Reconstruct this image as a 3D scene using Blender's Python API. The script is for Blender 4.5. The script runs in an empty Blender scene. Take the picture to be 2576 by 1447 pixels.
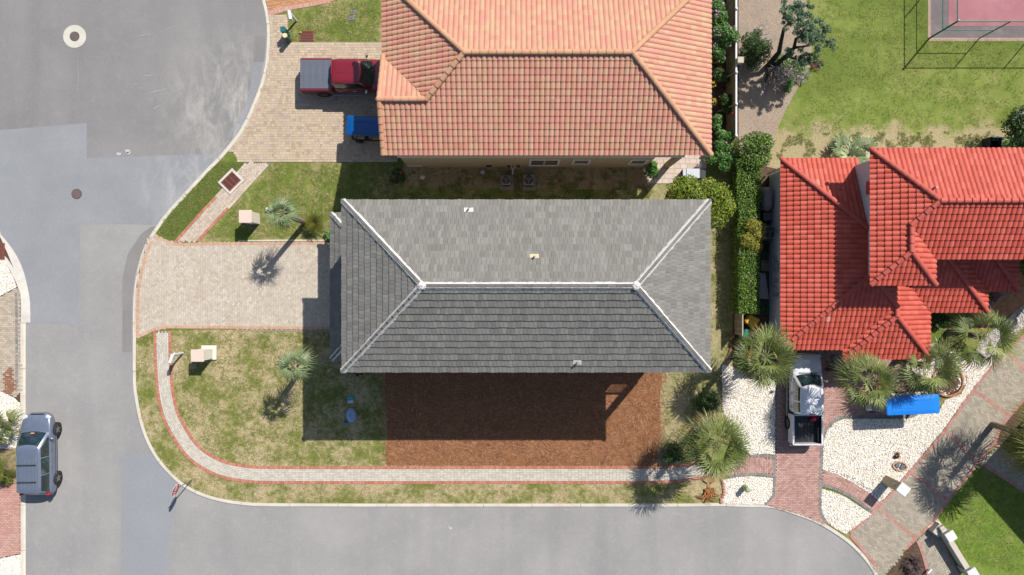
import bpy, bmesh, math, random
from mathutils import Vector, Matrix, noise as mnoise
import numpy as np
random.seed(7)
rs = np.random.RandomState(11)
SC = bpy.context.scene
COL = SC.collection

# ------------------------------------------------------------------ camera, sky, sun, exposure
H = 41.67                       # flying height of the camera in metres
cam = bpy.data.objects.new("camera", bpy.data.cameras.new("camera"))
COL.objects.link(cam)
cam.location = (0, 0, H)
cam.rotation_euler = (0, 0, 0)
cam.data.lens = 24.0
cam.data.sensor_width = 36.0
cam.data.clip_end = 600
SC.camera = cam

SUN_EL, SUN_AZ = math.radians(48.65), math.radians(39.8)     # azimuth from +Y (north) towards +X (east)
world = bpy.data.worlds.new("World")
SC.world = world
world.use_nodes = True
_sky = world.node_tree.nodes.new("ShaderNodeTexSky")
_sky.sky_type = 'NISHITA'
_sky.sun_disc = False
_sky.sun_elevation = SUN_EL
_sky.sun_rotation = SUN_AZ
world.node_tree.links.new(_sky.outputs[0], world.node_tree.nodes["Background"].inputs[0])
world.node_tree.nodes["Background"].inputs[1].default_value = 0.085
sun = bpy.data.objects.new("sun", bpy.data.lights.new("sun", 'SUN'))
COL.objects.link(sun)
sun.data.energy = 4.4
sun.data.angle = math.radians(0.5)
sun.data.color = (1.0, 0.955, 0.89)
sdir = Vector((math.sin(SUN_AZ) * math.cos(SUN_EL), math.cos(SUN_AZ) * math.cos(SUN_EL), math.sin(SUN_EL)))
sun.rotation_euler = sdir.to_track_quat('Z', 'Y').to_euler()
sun.location = sdir * 60
SC.view_settings.view_transform = 'Standard'
SC.view_settings.look = 'None'
SC.view_settings.exposure = 0.74
SC.view_settings.gamma = 1.0

# ------------------------------------------------------------------ measuring the place
S = 41.2158                     # survey units per metre on the ground
CX, CY = 1288.0, 723.5


def P(x, y, h=0.0):
    k = (H - h) / H
    return Vector(((x - CX) / S * k, (CY - y) / S * k, h))


def P2(x, y, h=0.0):
    p = P(x, y, h)
    return (p.x, p.y)


def R8(x, y):                   # second survey sheet (south-east corner)
    return (1717.3 + x * 0.43019, 824.3 + y * 0.43019)


def G(pts):
    return [P2(*p) for p in pts]


def G8(pts):
    return [P2(*R8(*p)) for p in pts]


# ------------------------------------------------------------------ node helpers
def lin(c):
    c = c / 255.0
    return c / 12.92 if c <= 0.04045 else ((c + 0.055) / 1.055) ** 2.4


ALB = 0.60


def C(r, g, b, k=1.0):
    return (lin(r) * ALB * k, lin(g) * ALB * k, lin(b) * ALB * k, 1.0)


class NT:
    def __init__(s, name, rough=0.85, spec=0.3):
        s.m = bpy.data.materials.new(name)
        s.m.use_nodes = True
        s.t = s.m.node_tree
        s.b = s.t.nodes["Principled BSDF"]
        s.b.inputs["Roughness"].default_value = rough
        s.b.inputs["Specular IOR Level"].default_value = spec
        s._pos = None

    def set(s, inp, v):
        if isinstance(v, bpy.types.NodeSocket):
            s.t.links.new(v, inp)
        else:
            inp.default_value = v

    def node(s, typ, ins=None, **props):
        n = s.t.nodes.new(typ)
        for k, v in props.items():
            setattr(n, k, v)
        for k, v in (ins or {}).items():
            s.set(n.inputs[k], v)
        return n

    def pos(s):
        if s._pos is None:
            s._pos = s.node("ShaderNodeNewGeometry").outputs["Position"]
        return s._pos

    def objc(s):
        return s.node("ShaderNodeTexCoord").outputs["Object"]

    def uv(s):
        return s.node("ShaderNodeTexCoord").outputs["UV"]

    def mapping(s, vec, scale=(1, 1, 1), rot=(0, 0, 0), loc=(0, 0, 0)):
        return s.node("ShaderNodeMapping", {"Vector": vec, "Scale": scale, "Rotation": rot, "Location": loc}).outputs[0]

    def noise(s, scale, detail=4, rough=0.6, vec=None, dist=0.0):
        return s.node("ShaderNodeTexNoise", {"Vector": vec if vec is not None else s.pos(), "Scale": scale, "Detail": detail,
                                             "Roughness": rough, "Distortion": dist}).outputs["Fac"]

    def ramp(s, fac, stops):
        n = s.node("ShaderNodeValToRGB", {"Fac": fac})
        e = n.color_ramp.elements
        while len(e) < len(stops):
            e.new(0.5)
        for i, (p, c) in enumerate(stops):
            e[i].position = p
            e[i].color = c if not isinstance(c, (int, float)) else (c, c, c, 1)
        return n.outputs["Color"]

    def mix(s, fac, a, b, mode='MIX'):
        n = s.node("ShaderNodeMix", data_type='RGBA', blend_type=mode)
        s.set(n.inputs[0], fac)
        s.set(n.inputs[6], a)
        s.set(n.inputs[7], b)
        return n.outputs[2]

    def math(s, op, a, b=0.0):
        n = s.node("ShaderNodeMath", operation=op)
        s.set(n.inputs[0], a)
        s.set(n.inputs[1], b)
        return n.outputs[0]

    def attr(s, name="rnd"):
        return s.node("ShaderNodeAttribute", attribute_name=name).outputs["Fac"]

    def bump(s, h, strength=0.5, dist=0.02):
        n = s.node("ShaderNodeBump", {"Height": h, "Strength": strength, "Distance": dist})
        s.t.links.new(n.outputs[0], s.b.inputs["Normal"])

    def col(s, c):
        s.set(s.b.inputs["Base Color"], c)
        return s

    def emit(s, c, k):
        s.b.inputs["Emission Color"].default_value = c
        s.b.inputs["Emission Strength"].default_value = k


MATS = {}


def simple(name, c, rough=0.6, var=0.12, scale=6.0, metal=0.0, spec=0.4, coat=0.0, bump=0.0):
    if name in MATS:
        return MATS[name]
    n = NT(name, rough, spec)
    f = n.noise(scale, 5, 0.65, n.objc())
    lo = tuple(x * (1 - var) for x in c[:3]) + (1,)
    hi = tuple(min(1, x * (1 + var)) for x in c[:3]) + (1,)
    n.col(n.ramp(f, [(0.3, lo), (0.7, hi)]))
    n.b.inputs["Metallic"].default_value = metal
    n.b.inputs["Coat Weight"].default_value = coat
    n.b.inputs["Coat Roughness"].default_value = 0.05
    if bump:
        n.bump(n.noise(scale * 6, 4, 0.7, n.objc()), bump, 0.01)
    MATS[name] = n.m
    return n.m


def by_rnd(name, stops, rough=0.8, dirt=None, spec=0.25, bump=0.0, bscale=40, fine=0.18, trans=0.0):
    """colour picked per piece (brick, tile, leaf), with a fine grain over it"""
    if name in MATS:
        return MATS[name]
    n = NT(name, rough, spec)
    c = n.ramp(n.attr(), stops)
    if fine:
        g = n.noise(28, 4, 0.7)
        c = n.mix(1.0, c, n.ramp(g, [(0.25, 1 - fine), (0.75, 1 + fine)]), 'MULTIPLY')
    if dirt:
        sc, lo, hi, dc, amt = dirt
        f = n.ramp(n.noise(sc, 5, 0.65), [(lo, 0.0), (hi, amt)])
        c = n.mix(f, c, dc)
    n.col(c)
    if bump:
        n.bump(n.noise(bscale, 4, 0.7), bump, 0.01)
    if trans:
        n.b.inputs["Subsurface Weight"].default_value = 0.0
    MATS[name] = n.m
    return n.m


# ------------------------------------------------------------------ object helpers
def tag(o, label=None, cat=None, group=None, kind=None):
    if label:
        o["label"] = label
    if cat:
        o["category"] = cat
    if group:
        o["group"] = group
    if kind:
        o["kind"] = kind
    return o


def thing(name, label, cat, loc=(0, 0, 0), rz=0.0, group=None):
    o = bpy.data.objects.new(name, None)
    COL.objects.link(o)
    o.empty_display_size = 0.3
    o.location = loc
    o.rotation_euler = (0, 0, rz)
    return tag(o, label, cat, group)


def link(name, me, mat=None, parent=None, world=False):
    o = bpy.data.objects.new(name, me)
    COL.objects.link(o)
    if mat is not None:
        for m in (mat if isinstance(mat, (list, tuple)) else [mat]):
            me.materials.append(m)
    if parent is not None:
        o.parent = parent
        if world:
            root = parent
            while root.parent is not None:
                root = root.parent
            if parent is root:
                o.matrix_parent_inverse = Matrix.Translation(-Vector(root.location))
    return o


def copy_tree(o, parent=None):
    c = o.copy()
    COL.objects.link(c)
    if parent is not None:
        c.parent = parent
    for ch in list(o.children):
        copy_tree(ch, c)
    return c


class MB:
    """collects faces of one mesh"""

    def __init__(s):
        s.v, s.f, s.r, s.mi = [], [], [], []

    def add(s, vs, fs, rnd=None, mi=0):
        b = len(s.v)
        s.v.extend([tuple(p) for p in vs])
        for f in fs:
            s.f.append(tuple(i + b for i in f))
            s.r.append(random.random() if rnd is None else rnd)
            s.mi.append(mi)
        return s

    def quad(s, a, b, c, d, rnd=None, mi=0):
        return s.add([a, b, c, d], [(0, 1, 2, 3)], rnd, mi)

    def poly(s, pts, z=None, rnd=0.5, mi=0):
        vs = [(p[0], p[1], p[2] if z is None else z) for p in pts]
        return s.add(vs, [tuple(range(len(vs)))], rnd, mi)

    def prism(s, pts, z0, z1, rnd=0.5, mi=0):
        n = len(pts)
        if sum(pts[i][0] * pts[(i + 1) % n][1] - pts[(i + 1) % n][0] * pts[i][1] for i in range(n)) < 0:
            pts = list(reversed(pts))
        vs = [(p[0], p[1], z0) for p in pts] + [(p[0], p[1], z1) for p in pts]
        fs = [tuple(range(n - 1, -1, -1)), tuple(range(n, 2 * n))]
        fs += [(i, (i + 1) % n, n + (i + 1) % n, n + i) for i in range(n)]
        return s.add(vs, fs, rnd, mi)

    def box(s, c, d, rz=0.0, taper=1.0, bev=0.0, rnd=0.5, mi=0, M=None):
        x, y, z = d[0] / 2, d[1] / 2, d[2] / 2
        if bev <= 0:
            vs = [(-x, -y, -z), (x, -y, -z), (x, y, -z), (-x, y, -z)]
            vs += [(px * taper, py * taper, z) for px, py, _ in vs]
            fs = [(3, 2, 1, 0), (4, 5, 6, 7), (0, 1, 5, 4), (1, 2, 6, 5), (2, 3, 7, 6), (3, 0, 4, 7)]
        else:
            b = min(bev, x * 0.9, y * 0.9, z * 0.9)

            def oct_(X, Y, Z):
                return [(-X + b, -Y, Z), (X - b, -Y, Z), (X, -Y + b, Z), (X, Y - b, Z), (X - b, Y, Z), (-X + b, Y, Z), (-X, Y - b, Z), (-X, -Y + b, Z)]
            rings = [[(px * (1 - b / x) if False else px, py, pz) for px, py, pz in oct_(x - b * 0.7, y - b * 0.7, -z)], oct_(x, y, -z + b), oct_(x * taper, y * taper, z - b), oct_((x - b * 0.7) * taper, (y - b * 0.7) * taper, z)]
            vs = [p for r_ in rings for p in r_]
            fs = [tuple(range(7, -1, -1)), tuple(range(24, 32))]
            for k in range(3):
                for i in range(8):
                    j = (i + 1) % 8
                    fs.append((k * 8 + i, k * 8 + j, k * 8 + 8 + j, k * 8 + 8 + i))
        if M is None:
            M = Matrix.Translation(Vector(c)) @ Matrix.Rotation(rz, 4, 'Z')
        return s.add([M @ Vector(p) for p in vs], fs, rnd, mi)

    def cyl(s, p0, p1, r0, r1=None, n=10, cap=True, rnd=0.5, mi=0):
        r1 = r0 if r1 is None else r1
        p0, p1 = Vector(p0), Vector(p1)
        d = (p1 - p0).normalized()
        a = d.orthogonal().normalized()
        b = d.cross(a)
        vs = [p0 + (a * math.cos(t) + b * math.sin(t)) * r0 for t in [2 * math.pi * i / n for i in range(n)]]
        vs += [p1 + (a * math.cos(t) + b * math.sin(t)) * r1 for t in [2 * math.pi * i / n for i in range(n)]]
        fs = [(i, (i + 1) % n, n + (i + 1) % n, n + i) for i in range(n)]
        if cap:
            fs += [tuple(range(n - 1, -1, -1)), tuple(range(n, 2 * n))]
        return s.add(vs, fs, rnd, mi)

    def tube(s, pts, radii, n=7, rnd=None, mi=0):
        pts = [Vector(p) for p in pts]
        rings = []
        a = None
        for i, p in enumerate(pts):
            d = (pts[min(i + 1, len(pts) - 1)] - pts[max(i - 1, 0)]).normalized()
            a = d.orthogonal().normalized() if a is None else (a - d * a.dot(d)).normalized()
            b = d.cross(a)
            r = radii[i] if isinstance(radii, (list, tuple)) else radii
            rings.append([p + (a * math.cos(2 * math.pi * k / n) + b * math.sin(2 * math.pi * k / n)) * r for k in range(n)])
        vs = [q for r_ in rings for q in r_]
        fs = []
        for i in range(len(pts) - 1):
            for k in range(n):
                j = (k + 1) % n
                fs.append((i * n + k, i * n + j, i * n + n + j, i * n + n + k))
        fs += [tuple(range(n - 1, -1, -1)), tuple(range(len(vs) - n, len(vs)))]
        return s.add(vs, fs, 0.5 if rnd is None else rnd, mi)

    def ell(s, c, r, nu=12, nv=8, top=1.0, bot=-1.0, jit=0.0, rnd=0.5, mi=0):
        vs, fs = [], []
        for j in range(nv + 1):
            t = math.asin(max(-1, min(1, bot + (top - bot) * j / nv)))
            for i in range(nu):
                a = 2 * math.pi * i / nu
                k = 1 + random.uniform(-jit, jit)
                vs.append((c[0] + r[0] * k * math.cos(t) * math.cos(a), c[1] + r[1] * k * math.cos(t) * math.sin(a), c[2] + r[2] * k * math.sin(t)))
        for j in range(nv):
            for i in range(nu):
                fs.append((j * nu + i, j * nu + (i + 1) % nu, (j + 1) * nu + (i + 1) % nu, (j + 1) * nu + i))
        fs += [tuple(range(nu - 1, -1, -1)), tuple(range(nv * nu, nv * nu + nu))]
        return s.add(vs, fs, rnd, mi)

    def mesh(s, name, smooth=False):
        me = bpy.data.meshes.new(name)
        me.from_pydata(s.v, [], s.f)
        at = me.attributes.new("rnd", 'FLOAT', 'FACE')
        at.data.foreach_set("value", np.array(s.r, dtype=np.float32))
        me.polygons.foreach_set("material_index", np.array(s.mi, dtype=np.int32))
        if smooth:
            me.polygons.foreach_set("use_smooth", np.ones(len(me.polygons), dtype=bool))
        me.update()
        return me

    def build(s, name, mat, parent=None, smooth=False, world=False):
        return link(name, s.mesh(name, smooth), mat, parent, world)


def spline(pts, step=0.25, closed=False):
    pts = [Vector((p[0], p[1])) for p in pts]
    out = []
    n = len(pts)
    rng = range(n) if closed else range(n - 1)
    for i in rng:
        g = (lambda k: pts[k % n]) if closed else (lambda k: pts[max(0, min(n - 1, k))])
        p0, p1, p2, p3 = g(i - 1), g(i), g(i + 1), g(i + 2)
        m = max(1, int((p2 - p1).length / step))
        for q in range(m):
            t = q / m
            out.append(0.5 * ((2 * p1) + (p2 - p0) * t + (2 * p0 - 5 * p1 + 4 * p2 - p3) * t * t + (3 * p1 - p0 - 3 * p2 + p3) * t ** 3))
    if not closed:
        out.append(pts[-1])
    return out


class Path:
    def __init__(s, pts, step=0.15, smooth=True):
        s.p = spline(pts, step) if smooth else [Vector((p[0], p[1])) for p in pts]
        s.l = [0.0]
        for a, b in zip(s.p, s.p[1:]):
            s.l.append(s.l[-1] + (b - a).length)
        s.len = s.l[-1]

    def at(s, d):
        d = max(0.0, min(s.len, d))
        lo, hi = 0, len(s.l) - 1
        while hi - lo > 1:
            m = (lo + hi) // 2
            if s.l[m] <= d:
                lo = m
            else:
                hi = m
        seg = s.l[hi] - s.l[lo]
        t = (d - s.l[lo]) / seg if seg > 1e-9 else 0
        p = s.p[lo].lerp(s.p[hi], t)
        a, b = s.p[max(0, lo - 1)], s.p[min(len(s.p) - 1, hi + 1)]
        tg = (b - a).normalized()
        return p, Vector((-tg.y, tg.x))

    def off(s, d, o):
        p, n = s.at(d)
        return p + n * o


def course(mb, path, o0, o1, blen, z0, z1, gap=0.01, s0=0.0, s1=None, jit=0.003, keep=None):
    """one course of bricks along a path between two offsets"""
    s1 = path.len if s1 is None else s1
    n = max(1, int((s1 - s0) / blen))
    bl = (s1 - s0) / n
    for i in range(n):
        a, b = s0 + i * bl + gap / 2, s0 + (i + 1) * bl - gap / 2
        q = [path.off(a, o0 + gap / 2), path.off(b, o0 + gap / 2), path.off(b, o1 - gap / 2), path.off(a, o1 - gap / 2)]
        if keep and not keep((q[0] + q[2]) / 2):
            continue
        mb.prism(q, z0, z1 + random.uniform(-jit, jit), random.random())


def in_poly(x, y, poly):
    c = False
    j = len(poly) - 1
    for i in range(len(poly)):
        xi, yi = poly[i][0], poly[i][1]
        xj, yj = poly[j][0], poly[j][1]
        if (yi > y) != (yj > y) and x < (xj - xi) * (y - yi) / (yj - yi) + xi:
            c = not c
        j = i
    return c


def pavers(mb, poly, bw, bl, ang, z0, z1, pattern='run', gap=0.012, jit=0.003):
    ca, sa = math.cos(ang), math.sin(ang)
    loc = [(p[0] * ca + p[1] * sa, -p[0] * sa + p[1] * ca) for p in poly]
    x0, x1 = min(p[0] for p in loc), max(p[0] for p in loc)
    y0, y1 = min(p[1] for p in loc), max(p[1] for p in loc)

    def put(cx, cy, w, l):
        X, Y = cx * ca - cy * sa, cx * sa + cy * ca
        if not in_poly(X, Y, poly):
            return
        hw, hl = (w - gap) / 2, (l - gap) / 2
        z = z1 + random.uniform(-jit, jit)
        tx, ty = random.uniform(-jit, jit) * 0.6, random.uniform(-jit, jit) * 0.6
        vs = []
        for sx, sy in ((-1, -1), (1, -1), (1, 1), (-1, 1)):
            a, b = cx + sx * hw, cy + sy * hl
            vs.append((a * ca - b * sa, a * sa + b * ca, z + sx * tx + sy * ty))
        mb.add(vs, [(0, 1, 2, 3)], random.random())
    if pattern == 'run':
        r = 0
        y = y0
        while y < y1:
            x = x0 - (bl / 2 if r % 2 else 0)
            while x < x1 + bl:
                put(x + bl / 2, y + bw / 2, bl, bw)
                x += bl
            y += bw
            r += 1
    elif pattern == 'herring':
        w = bw
        n = int((x1 - x0) / w) + 4
        m = int((y1 - y0) / w) + 4
        for i in range(-2, n):
            for j in range(-2, m):
                k = (i - j) % 4
                X, Y = x0 + i * w, y0 + j * w
                if k == 0:
                    put(X + w, Y + w / 2, 2 * w, w)
                elif k == 3:
                    put(X + w / 2, Y + w, w, 2 * w)
    elif pattern == 'mixed':
        y = y0
        while y < y1:
            x = x0 - random.random() * bl
            while x < x1 + bl:
                l = bl * random.choice((0.66, 1.0, 1.0, 1.33))
                put(x + l / 2, y + bw / 2, l, bw)
                x += l
            y += bw


def structure(name, mb, mat, kind="structure"):
    o = mb.build(name, mat)
    o["kind"] = kind
    return o


def sheet(name, poly, z, mat, kind="structure"):
    return structure(name, MB().poly(poly, z), mat, kind)

# ------------------------------------------------------------------ ground materials
def grass_mat(name, g0, g1, dry0, dry1, lo, hi, big=0.55, mid=3.2, stripes=None, grain=0.24, south=None):
    n = NT(name, 0.95, 0.1)
    a = n.noise(big, 3, 0.6)
    b = n.noise(mid, 6, 0.72)
    f = n.math('ADD', n.math('MULTIPLY', a, 0.55), n.math('MULTIPLY', b, 0.6))
    f = n.ramp(f, [(lo, 0.0), (hi, 1.0)])
    fine = n.noise(11, 4, 0.75)
    blade = n.noise(38, 3, 0.8)
    green = n.mix(n.ramp(n.noise(1.1, 4, 0.6), [(0.35, 0.0), (0.65, 1.0)]), g0, g1)
    dry = n.mix(n.ramp(fine, [(0.35, 0.0), (0.65, 1.0)]), dry0, dry1)
    c = n.mix(f, green, dry)
    if stripes:
        c = n.mix(n.ramp(n.noise(0.09, 3, 0.5, dist=1.5), [(0.44, 0.0), (0.58, stripes[1])]), c, stripes[0])
    if south:                     # the grass wears out towards the house
        yy = n.node("ShaderNodeSeparateXYZ", {0: n.pos()}).outputs[1]
        g = n.math('DIVIDE', n.math('SUBTRACT', south[1], yy), south[1] - south[0])
        g = n.math('ADD', g, n.math('MULTIPLY', n.math('SUBTRACT', n.noise(0.5, 5, 0.7), 0.5), 3.4))
        c = n.mix(n.ramp(g, [(0.35, 0.0), (0.85, 0.92)]), c, n.mix(n.ramp(fine, [(0.35, 0.0), (0.65, 1.0)]), south[2], south[3]))
    c = n.mix(1.0, c, n.ramp(fine, [(0.25, 1 - grain), (0.75, 1 + grain)]), 'MULTIPLY')
    c = n.mix(1.0, c, n.ramp(blade, [(0.28, 0.70), (0.72, 1.28)]), 'MULTIPLY')
    n.col(c)
    n.bump(n.math('ADD', n.math('MULTIPLY', fine, 0.5), blade), 0.9, 0.05)
    return n.m


M_lawn = grass_mat("lawn_patchy", C(122, 130, 62), C(150, 152, 84), C(184, 162, 116), C(222, 202, 168), 0.50, 0.66)
M_lawn_green = grass_mat("lawn_green", C(116, 134, 58), C(144, 152, 78), C(178, 160, 112), C(206, 186, 148), 0.54, 0.74)
M_lawn_lush = grass_mat("lawn_lush", C(98, 124, 56), C(120, 140, 64), C(134, 140, 70), C(164, 160, 100), 0.62, 0.86)
M_field = grass_mat("field_grass", C(126, 146, 64), C(150, 162, 84), C(168, 166, 96), C(196, 180, 128), 0.58, 0.86, 0.2, 1.2, (C(118, 134, 60), 0.85), 0.18, (9.1, 10.6, C(182, 164, 122), C(206, 188, 152)))
M_lawn_dry = grass_mat("lawn_dry", C(132, 142, 78), C(150, 154, 92), C(182, 164, 124), C(202, 186, 150), 0.44, 0.66)
M_litter = grass_mat("leaf_litter", C(176, 160, 144), C(194, 178, 160), C(164, 138, 116), C(202, 176, 152), 0.5, 0.75)
M_soil = grass_mat("bare_soil", C(120, 98, 80), C(92, 74, 60), C(70, 56, 46), C(140, 118, 98), 0.45, 0.75)
M_shade_soil = grass_mat("sandy_soil", C(170, 148, 116), C(192, 172, 138), C(118, 112, 60), C(104, 114, 56), 0.56, 0.70)


def road_mat():
    n = NT("asphalt", 0.92, 0.25)
    big = n.noise(0.22, 5, 0.6)
    m = n.noise(2.2, 6, 0.7)
    fine = n.noise(55, 4, 0.8)
    c = n.ramp(big, [(0.3, C(154, 152, 150)), (0.7, C(172, 169, 166))])
    tyre = n.noise(0.5, 3, 0.5, n.mapping(n.pos(), (1.0, 0.08, 1)))
    c = n.mix(n.ramp(tyre, [(0.48, 0.0), (0.68, 0.35)]), c, C(140, 139, 139))
    c = n.mix(n.ramp(m, [(0.52, 0.0), (0.78, 0.40)]), c, C(186, 181, 174))
    # the turning circle was laid later and is darker
    yy = n.node("ShaderNodeSeparateXYZ", {0: n.pos()}).outputs[1]
    c = n.mix(n.ramp(n.math('DIVIDE', n.math('SUBTRACT', yy, 7.2), 1.0), [(0.2, 0.0), (0.8, 0.75)]), c, n.mix(1.0, c, (0.70, 0.70, 0.71, 1), 'MULTIPLY'))
    # pale sand washed towards the kerb of the turning circle
    dist = n.node("ShaderNodeVectorMath", {0: n.pos(), 1: (-16.6, 10.6, 0)}, operation='DISTANCE').outputs["Value"]
    zone = n.ramp(n.math('DIVIDE', dist, 12.0), [(0.05, 1.0), (0.50, 0.0)])
    streak = n.noise(1.1, 6, 0.72, n.mapping(n.pos(), (1, 0.45, 1), (0, 0, 0.7)), 0.6)
    c = n.mix(n.math('MULTIPLY', n.ramp(streak, [(0.42, 0.0), (0.72, 0.95)]), zone), c, C(206, 200, 192))
    c = n.mix(1.0, c, n.ramp(fine, [(0.25, 0.80), (0.75, 1.20)]), 'MULTIPLY')
    c = n.mix(1.0, c, n.ramp(n.noise(15, 3, 0.85), [(0.28, 0.86), (0.72, 1.14)]), 'MULTIPLY')
    sp = n.node("ShaderNodeTexVoronoi", {"Vector": n.pos(), "Scale": 1.6, "Randomness": 1.0}).outputs["Distance"]
    c = n.mix(n.ramp(sp, [(0.0, 0.5), (0.035, 0.0)]), c, C(110, 108, 104))
    n.col(c)
    n.bump(fine, 0.5, 0.01)
    return n.m


def patch_mat(name, base, hi, dusty=False):
    n = NT(name, 0.92, 0.25)
    fine = n.noise(55, 4, 0.8)
    c = n.ramp(n.noise(0.4, 5, 0.65), [(0.3, base), (0.7, hi)])
    if dusty:
        streak = n.noise(1.0, 6, 0.72, n.mapping(n.pos(), (1, 0.4, 1), (0, 0, 0.7)), 0.6)
        dist = n.node("ShaderNodeVectorMath", {0: n.pos(), 1: (-17.5, 6.6, 0)}, operation='DISTANCE').outputs["Value"]
        zone = n.ramp(n.math('DIVIDE', dist, 12.0), [(0.08, 1.0), (0.5, 0.0)])
        c = n.mix(n.math('MULTIPLY', n.ramp(streak, [(0.44, 0.0), (0.74, 0.9)]), zone), c, C(206, 202, 198))
    st = n.noise(0.9, 4, 0.7)
    c = n.mix(n.ramp(st, [(0.66, 0.0), (0.76, 0.35)]), c, C(150, 146, 140))
    c = n.mix(1.0, c, n.ramp(fine, [(0.25, 0.82), (0.75, 1.18)]), 'MULTIPLY')
    c = n.mix(1.0, c, n.ramp(n.noise(15, 3, 0.85), [(0.28, 0.88), (0.72, 1.12)]), 'MULTIPLY')
    n.col(c)
    n.bump(fine, 0.5, 0.01)
    return n.m


M_road = road_mat()
M_patch = patch_mat("asphalt_resurfaced", C(147, 149, 152), C(158, 160, 163), True)
M_patch2 = patch_mat("asphalt_old_strip", C(138, 134, 132), C(150, 146, 143))


def concrete(name, base, hi, dirt):
    n = NT(name, 0.9, 0.25)
    c = n.ramp(n.noise(1.3, 5, 0.65), [(0.3, base), (0.7, hi)])
    c = n.mix(n.ramp(n.noise(0.8, 6, 0.7), [(0.52, 0.0), (0.75, 0.6)]), c, dirt)
    c = n.mix(1.0, c, n.ramp(n.noise(45, 3, 0.7), [(0.25, 0.88), (0.75, 1.12)]), 'MULTIPLY')
    n.col(c)
    n.bump(n.noise(45, 3, 0.7), 0.25, 0.01)
    return n.m


M_kerb = concrete("kerb_concrete", C(212, 204, 190), C(230, 222, 206), C(176, 164, 144))
M_slab = concrete("slab_concrete", C(150, 140, 122), C(172, 160, 138), C(120, 112, 96))
M_slab_pale = concrete("pale_concrete", C(215, 208, 198), C(228, 222, 212), C(180, 172, 160))
M_bedsand = concrete("joint_sand", C(128, 120, 108), C(142, 132, 120), C(110, 102, 92))
M_bedsand_tan = concrete("joint_sand_tan", C(160, 144, 124), C(172, 156, 136), C(140, 126, 108))
M_bedsand_red = concrete("joint_sand_red", C(120, 80, 74), C(132, 90, 84), C(104, 72, 66))

DK = C(96, 88, 84)
M_pv_pale = by_rnd("pavers_pale_pink", [(0.0, C(200, 184, 162)), (0.35, C(216, 203, 184)), (0.7, C(210, 198, 182)), (1.0, C(228, 216, 198))], 0.9, (0.5, 0.55, 0.8, C(186, 160, 140), 0.55))
M_pv_tan = by_rnd("pavers_tan", [(0.0, C(186, 164, 138)), (0.3, C(208, 188, 160)), (0.6, C(202, 182, 162)), (0.85, C(216, 196, 168)), (1.0, C(190, 172, 160))], 0.9, (0.6, 0.56, 0.8, C(166, 152, 142), 0.6))
M_pv_walk = by_rnd("pavers_cream", [(0.0, C(198, 190, 174)), (0.5, C(212, 204, 188)), (1.0, C(222, 214, 200))], 0.9, (0.8, 0.58, 0.8, C(180, 164, 150), 0.4))
M_pv_walk2 = by_rnd("pavers_buff", [(0.0, C(196, 178, 160)), (0.5, C(214, 196, 176)), (1.0, C(224, 206, 188))], 0.9, (0.8, 0.58, 0.8, C(184, 166, 152), 0.4))
M_pv_edge = by_rnd("bricks_terracotta", [(0.0, C(186, 118, 96)), (0.5, C(200, 132, 110)), (1.0, C(212, 148, 126))], 0.9, (0.9, 0.58, 0.8, C(196, 150, 130), 0.4))
M_pv_edge2 = by_rnd("bricks_salmon", [(0.0, C(196, 154, 128)), (0.5, C(206, 166, 140)), (1.0, C(214, 176, 152))], 0.9, (0.9, 0.58, 0.8, C(190, 150, 130), 0.4))
M_pv_red = by_rnd("pavers_rose", [(0.0, C(182, 140, 130)), (0.5, C(198, 158, 146)), (1.0, C(210, 174, 160))], 0.9, (0.5, 0.52, 0.8, C(170, 128, 122), 0.5))
M_pv_grey = by_rnd("bricks_grey", [(0.0, C(128, 126, 124)), (0.5, C(146, 142, 138)), (1.0, C(160, 156, 150))], 0.9)
M_pv_drive = by_rnd("pavers_grey_beige", [(0.0, C(168, 159, 142)), (0.5, C(186, 175, 156)), (1.0, C(198, 187, 168))], 0.9, (0.45, 0.5, 0.78, C(150, 142, 130), 0.6))
M_pv_rose2 = by_rnd("bricks_pink", [(0.0, C(182, 132, 120)), (0.5, C(196, 144, 132)), (1.0, C(206, 156, 144))], 0.9)
M_pv_orange = by_rnd("pavers_orange", [(0.0, C(190, 134, 92)), (0.5, C(206, 150, 108)), (1.0, C(216, 166, 126))], 0.9, (0.8, 0.5, 0.8, C(190, 150, 124), 0.5))
M_pv_brick = by_rnd("pavers_worn_red", [(0.0, C(196, 146, 132)), (0.5, C(206, 158, 144)), (1.0, C(214, 170, 156))], 0.9, (0.5, 0.45, 0.7, C(214, 190, 180), 0.6))


def mulch_mat():
    n = NT("pine_straw", 0.95, 0.1)
    w = n.node("ShaderNodeVectorMath", {0: n.pos(), 1: n.node("ShaderNodeTexNoise", {"Vector": n.pos(), "Scale": 1.4, "Detail": 2.0}).outputs["Color"]}, operation='ADD').outputs[0]
    f1 = n.noise(26, 5, 0.75, n.mapping(w, (1, 3.0, 1)), 1.0)
    f2 = n.noise(26, 5, 0.75, n.mapping(w, (3.0, 1, 1), (0, 0, 0.6)), 1.0)
    f = n.math('MAXIMUM', f1, f2)
    c = n.ramp(f, [(0.42, C(124, 82, 56)), (0.58, C(168, 116, 82)), (0.74, C(204, 152, 114))])
    c = n.mix(n.ramp(n.noise(0.9, 4, 0.6), [(0.4, 0.0), (0.7, 0.45)]), c, C(178, 126, 92))
    n.col(c)
    n.bump(f, 0.9, 0.05)
    return n.m


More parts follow.
